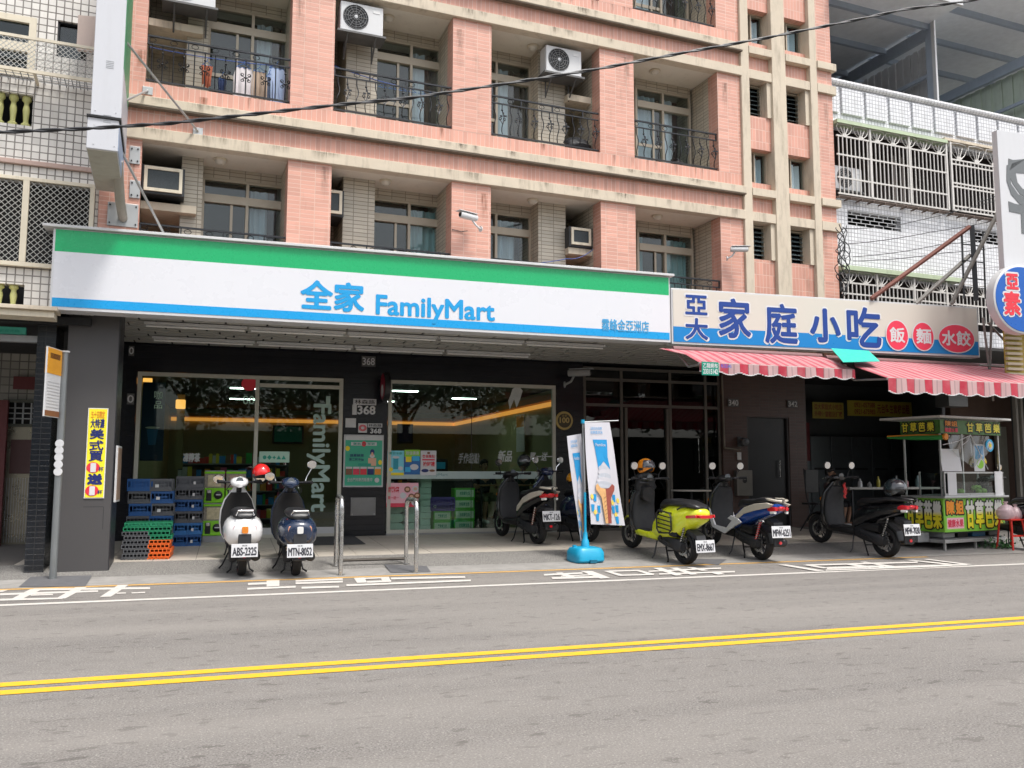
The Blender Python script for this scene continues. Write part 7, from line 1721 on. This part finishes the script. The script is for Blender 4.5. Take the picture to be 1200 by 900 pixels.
# ================================================================ THINGS DEEP IN THE STORE, AND ON ITS GLASS
hb = thing('hanging_banner', 'dark blue coffee banner hanging inside the left pane of the store', 'banner', (ony(181,450,17.5).x, 17.5, ony(181,540,17.5).z))
wv = .20; hh = ony(181,448,17.5).z-ony(181,540,17.5).z
G().box(-wv, wv, 0, .01, 0, hh).build('cloth', mat('banner_navy', (.01,.035,.10), .6), hb); flat(ellipse(0, hh*.42, .13, .02), -.002, 'saucer', P_PALE, hb); flat([(-.1,hh*.40),(.1,hh*.40),(.06,hh*.2),(-.06,hh*.2)], -.002, 'cup', mat('cup_blue', (.02,.14,.35), .5), hb)
AMB = emit('amber_lamp', (1, .42, .10), .9)
for (a, b, lab) in (((206,468),(217,479),'small amber wall lamp glowing behind the left pane'),((168,438),(178,450),'amber lamp cut by the top left corner of the door frame')):
    p, q = ony(*a, 18.5), ony(*b, 18.5); t = thing('wall_lamp', lab, 'lamp', ((p.x+q.x)/2, 18.5, q.z)); w_ = (q.x-p.x)/2
    G().box(-w_, w_, 0, .1, 0, p.z-q.z).build('glowing_shade', AMB, t, bevel=.02); G().box(-.03, .03, .1, .2, .05, .1).build('arm', BLACKP, t)
    G().box(-w_*.8, w_*.8, .2, .28, -1.2, .3).build('panel_behind', mat('tan_panel', (.30,.24,.12), .7), t)
for (x, z, w_, h, c, lab) in ((1.0,2.3,.9,.55,P_TEAL,'teal framed picture on the rear wall of the store'),(2.6,2.3,.8,.5,P_BROWN,'brown framed picture on the rear wall of the store'),(4.0,2.35,.5,.6,P_NAVY,'dark notice on the rear wall, seen through the right window')):
    t = thing('picture', lab, 'picture', (x*1.25, 26.8, z)); G().box(0, w_, 0, .05, 0, h).build('frame', BLACKP, t, bevel=.01); G().box(.05, w_-.05, -.01, 0, .05, h-.05).build('image', c, t)
p = ony(675,490,17.9); t = thing('menu_poster', 'small orange and white menu poster on the right wall behind the shop window', 'poster', (6.75, 20.0, 1.95)); G().box(0, .02, -.3, .3, 0, .9).build('sheet', P_PALE, t); G().box(-.004, 0, -.28, .28, .6, .88).build('orange_head', P_ORANGE, t)
SCR = mat('white_window_paint', (.50,.52,.50), .6, var=.2, scale=30)
T('凍檸茶', SCR, d1, 215, 531, 234, 541, YW-.015, bold=.006)
T('新品', SCR, w2, 583, 528, 600, 541, YW-.026, bold=.006, italic=.3); T('買一送一', SCR, w2, 620, 530, 648, 540, YW-.026, bold=.004, italic=.3)
flat([(ony(x, y, YW).x, ony(x, y, YW).z) for x, y in ((600,456),(607,452),(612,458),(609,468),(605,478),(602,468),(597,480),(595,470),(598,463))], YW-.024, 'window_paint_splash', SCR, w2)
T('手作甜點', mat('faint_window_paint', (.20,.22,.21), .6, var=.5, scale=30), w2, 537, 531, 562, 543, YW-.024, bold=.004, italic=.3)

# ================================================================ PEOPLE seated in the dim interiors
def skinned(name, joints, bones, mt, parent, root=0, sub=1):
    """one continuous surface grown over a skeleton: joints {name: (pos, rx, ry)}"""
    me = bpy.data.meshes.new(name); keys = list(joints); me.from_pydata([joints[k][0] for k in keys], [(keys.index(a), keys.index(b)) for a, b in bones], [])
    o = bpy.data.objects.new(name, me); COL.objects.link(o)
    o.modifiers.new('skin', 'SKIN'); 
    bm = bmesh.new(); bm.from_mesh(me); lay = bm.verts.layers.skin.verify(); bm.verts.ensure_lookup_table()
    for i, k in enumerate(keys): bm.verts[i][lay].radius = joints[k][1:3]; bm.verts[i][lay].use_root = (i == root)
    bm.to_mesh(me); bm.free()
    sb = o.modifiers.new('sub', 'SUBSURF'); sb.levels = sub; sb.render_levels = sub
    bpy.context.view_layer.update()
    out = bpy.data.meshes.new_from_object(o.evaluated_get(bpy.context.evaluated_depsgraph_get())); bpy.data.objects.remove(o); bpy.data.meshes.remove(me)
    for p in out.polygons: p.use_smooth = True
    out.name = name; out.materials.clear(); out.materials.append(mt); r = bpy.data.objects.new(name, out); COL.objects.link(r); r.parent = parent; return r
SKIN_M = mat('skin_tone', (.36,.20,.13), .55, var=.08)
def person(label, loc, rz, shirt, trousers, hair_m, look=0.0):
    """seated on a stool facing -y, seat height .62; forearms on the counter"""
    t = thing('person', label, 'person', loc, rz); J = {}; B = []
    sh_ = .62
    J['hip'] = ((0,0,sh_+.09), .15, .11); J['waist'] = ((0,.01,sh_+.24), .13, .095); J['chest'] = ((0,0,sh_+.43), .155, .105); J['neck'] = ((0,-.01,sh_+.575), .05, .05); J['head0'] = ((0,-.02,sh_+.66), .065, .07); J['head1'] = ((0,-.03,sh_+.75), .080, .095); J['crown'] = ((0,-.015,sh_+.83), .05, .06)
    B += [('hip','waist'),('waist','chest'),('chest','neck'),('neck','head0'),('head0','head1'),('head1','crown')]
    for n_, s_ in (('l',-1),('r',1)):
        J[n_+'sh'] = ((s_*.18,0,sh_+.50), .055, .055); J[n_+'el'] = ((s_*.25,-.10,sh_+.26), .040, .040); J[n_+'wr'] = ((s_*.13,-.33,sh_+.33), .027, .024); J[n_+'pm'] = ((s_*.10,-.40,sh_+.33), .036, .018)
        B += [('chest',n_+'sh'),(n_+'sh',n_+'el'),(n_+'el',n_+'wr'),(n_+'wr',n_+'pm')]
        for k, (dx, ln) in enumerate(((-.027,.060),(-.009,.072),(.009,.067),(.026,.052))):
            a_, b_ = f'{n_}f{k}a', f'{n_}f{k}b'; J[a_] = ((s_*.10+dx,-.435-ln*.4,sh_+.335), .009, .009); J[b_] = ((s_*.10+dx*1.1,-.435-ln,sh_+.318), .007, .007); B += [(n_+'pm',a_),(a_,b_)]
        J[n_+'th'] = ((s_*.10-s_*.045,-.395,sh_+.335), .011, .011); J[n_+'t2'] = ((s_*.10-s_*.062,-.43,sh_+.33), .009, .009); B += [(n_+'wr',n_+'th'),(n_+'th',n_+'t2')]
        J[n_+'hp'] = ((s_*.09,-.02,sh_+.06), .088, .088); J[n_+'kn'] = ((s_*.13,-.42,sh_+.05), .060, .060); J[n_+'ca'] = ((s_*.13,-.37,sh_-.15), .055, .052); J[n_+'an'] = ((s_*.13,-.33,sh_-.38), .036, .036); J[n_+'to'] = ((s_*.14,-.50,sh_-.42), .036, .024)
        B += [('hip',n_+'hp'),(n_+'hp',n_+'kn'),(n_+'kn',n_+'ca'),(n_+'ca',n_+'an'),(n_+'an',n_+'to')]
    body = skinned('body', J, B, SKIN_M, t)
    G().loft([(-.145,0,sh_+.725,.010,.010),(-.128,0,sh_+.735,.014,.022),(-.10,0,sh_+.75,.012,.03)], 8, 'y', 2).build('nose', SKIN_M, body, smooth=60)
    for s_ in (-1, 1):
        G().lathe([(-.006,.011),(.006,.011)], (s_*.032,-.118,sh_+.755), 'y', 8).build('eye', INK, body); G().loft([(-.03,s_*.083,sh_+.735,.008,.02),(.0,s_*.088,sh_+.735,.012,.03),(.02,s_*.083,sh_+.74,.006,.02)], 8, 'y', 2).build('ear', SKIN_M, body, smooth=60)
    G().box(-.025, .025, -.122, -.108, sh_+.683, sh_+.690).build('mouth', mat('lip', (.30,.08,.06), .5), body)
    G().loft([(sh_+.70,0,.045,.082,.06),(sh_+.76,0,.03,.092,.085),(sh_+.82,0,-.005,.090,.105),(sh_+.865,0,-.01,.06,.075),(sh_+.885,0,-.01,.02,.03)], 16, 'z', 2.1).build('hair', hair_m, t, smooth=60)
    Js = {k: J[k] for k in ('hip','waist','chest','lsh','rsh')}; Js = {k: (v[0], v[1]+.014, v[2]+.014) for k, v in Js.items()}
    for n_ in 'lr': e = Vector(J[n_+'sh'][0]).lerp(Vector(J[n_+'el'][0]), .75); Js[n_+'sl'] = (tuple(e), .058, .058)
    skinned('shirt', Js, [('hip','waist'),('waist','chest'),('chest','lsh'),('chest','rsh'),('lsh','lsl'),('rsh','rsl')], shirt, t)
    Jt = {'hip': (J['hip'][0], .165, .125)}
    for n_ in 'lr': Jt[n_+'hp'] = (J[n_+'hp'][0], .10, .10); Jt[n_+'kn'] = (J[n_+'kn'][0], .076, .076); Jt[n_+'sn'] = (tuple(Vector(J[n_+'kn'][0]).lerp(Vector(J[n_+'ca'][0]), .5)), .070, .070)
    skinned('trousers', Jt, [('hip','lhp'),('lhp','lkn'),('lkn','lsn'),('hip','rhp'),('rhp','rkn'),('rkn','rsn')], trousers, t)
    for s_ in (-1, 1): G().loft([(-.56,s_*.14,sh_-.44,.03,.02),(-.50,s_*.14,sh_-.425,.045,.035),(-.36,s_*.135,sh_-.42,.042,.045),(-.28,s_*.13,sh_-.42,.035,.04)], 12, 'y', 2.4).build('shoe', P_PALE, t, smooth=60)
    return t
HAIRB = mat('black_hair', (.012,.009,.008), .5, var=.3)
def seat_for(label, loc, h=.62):
    t = thing('stool', label, 'stool', loc); G().lathe([(h-.035,.15),(h-.03,.16),(h,.16),(h+.001,.15)], (0,0,0), 'z', 20).build('seat', mat('stool_wood', (.25,.14,.07), .5), t, smooth=50); G().tube([(0,0,.02),(0,0,h-.035)], .022, 8).build('post', STEEL, t); G().lathe([(0,.17),(.015,.16),(.03,.03)], (0,0,0), 'z', 20).build('foot', STEEL, t, smooth=50); return t
wc = thing('window_counter', 'narrow wooden eating counter behind the right half of the shop window', 'counter', (4.95, 17.32, .235)); G().box(0, 1.45, 0, .32, .93, .96).build('board', mat('counter_wood', (.30,.17,.08), .4), wc); 
for x in (.05, 1.36): G().box(x, x+.04, .05, .09, 0, .93).build('leg', IRON, wc)
F0 = .235
for px_p, lab, sh_c, tr_c in ((567,'person in a dark top sitting behind the shop window left of the parked scooter', mat('shirt_dark', (.03,.035,.05), .8), mat('shorts_olive', (.10,.11,.06), .8)), (613,'person in dark green sitting behind the shop window above the cream sided scooter', mat('shirt_green', (.03,.05,.04), .8), mat('trousers_brown', (.07,.05,.04), .8))):
    x_ = ony(px_p, 550, 17.95).x; seat_for('round stool under the seated %s' % ('left diner' if px_p < 600 else 'right diner'), (x_, 17.97, F0)); person(lab, (x_, 17.95, F0), R(8 if px_p < 600 else -12), sh_c, tr_c, HAIRB)
x_ = ony(984, 565, 16.6).x; seat_for('low stool under the person in the dark eatery', (x_, 16.95, gz(16.9)), .45)
person('person in a brownish top sitting in the dark eatery behind the black scooter', (x_, 16.93, gz(16.9)-.17+.02), R(25), mat('shirt_brown', (.10,.05,.05), .8), mat('trousers_dark', (.02,.02,.025), .8), HAIRB)
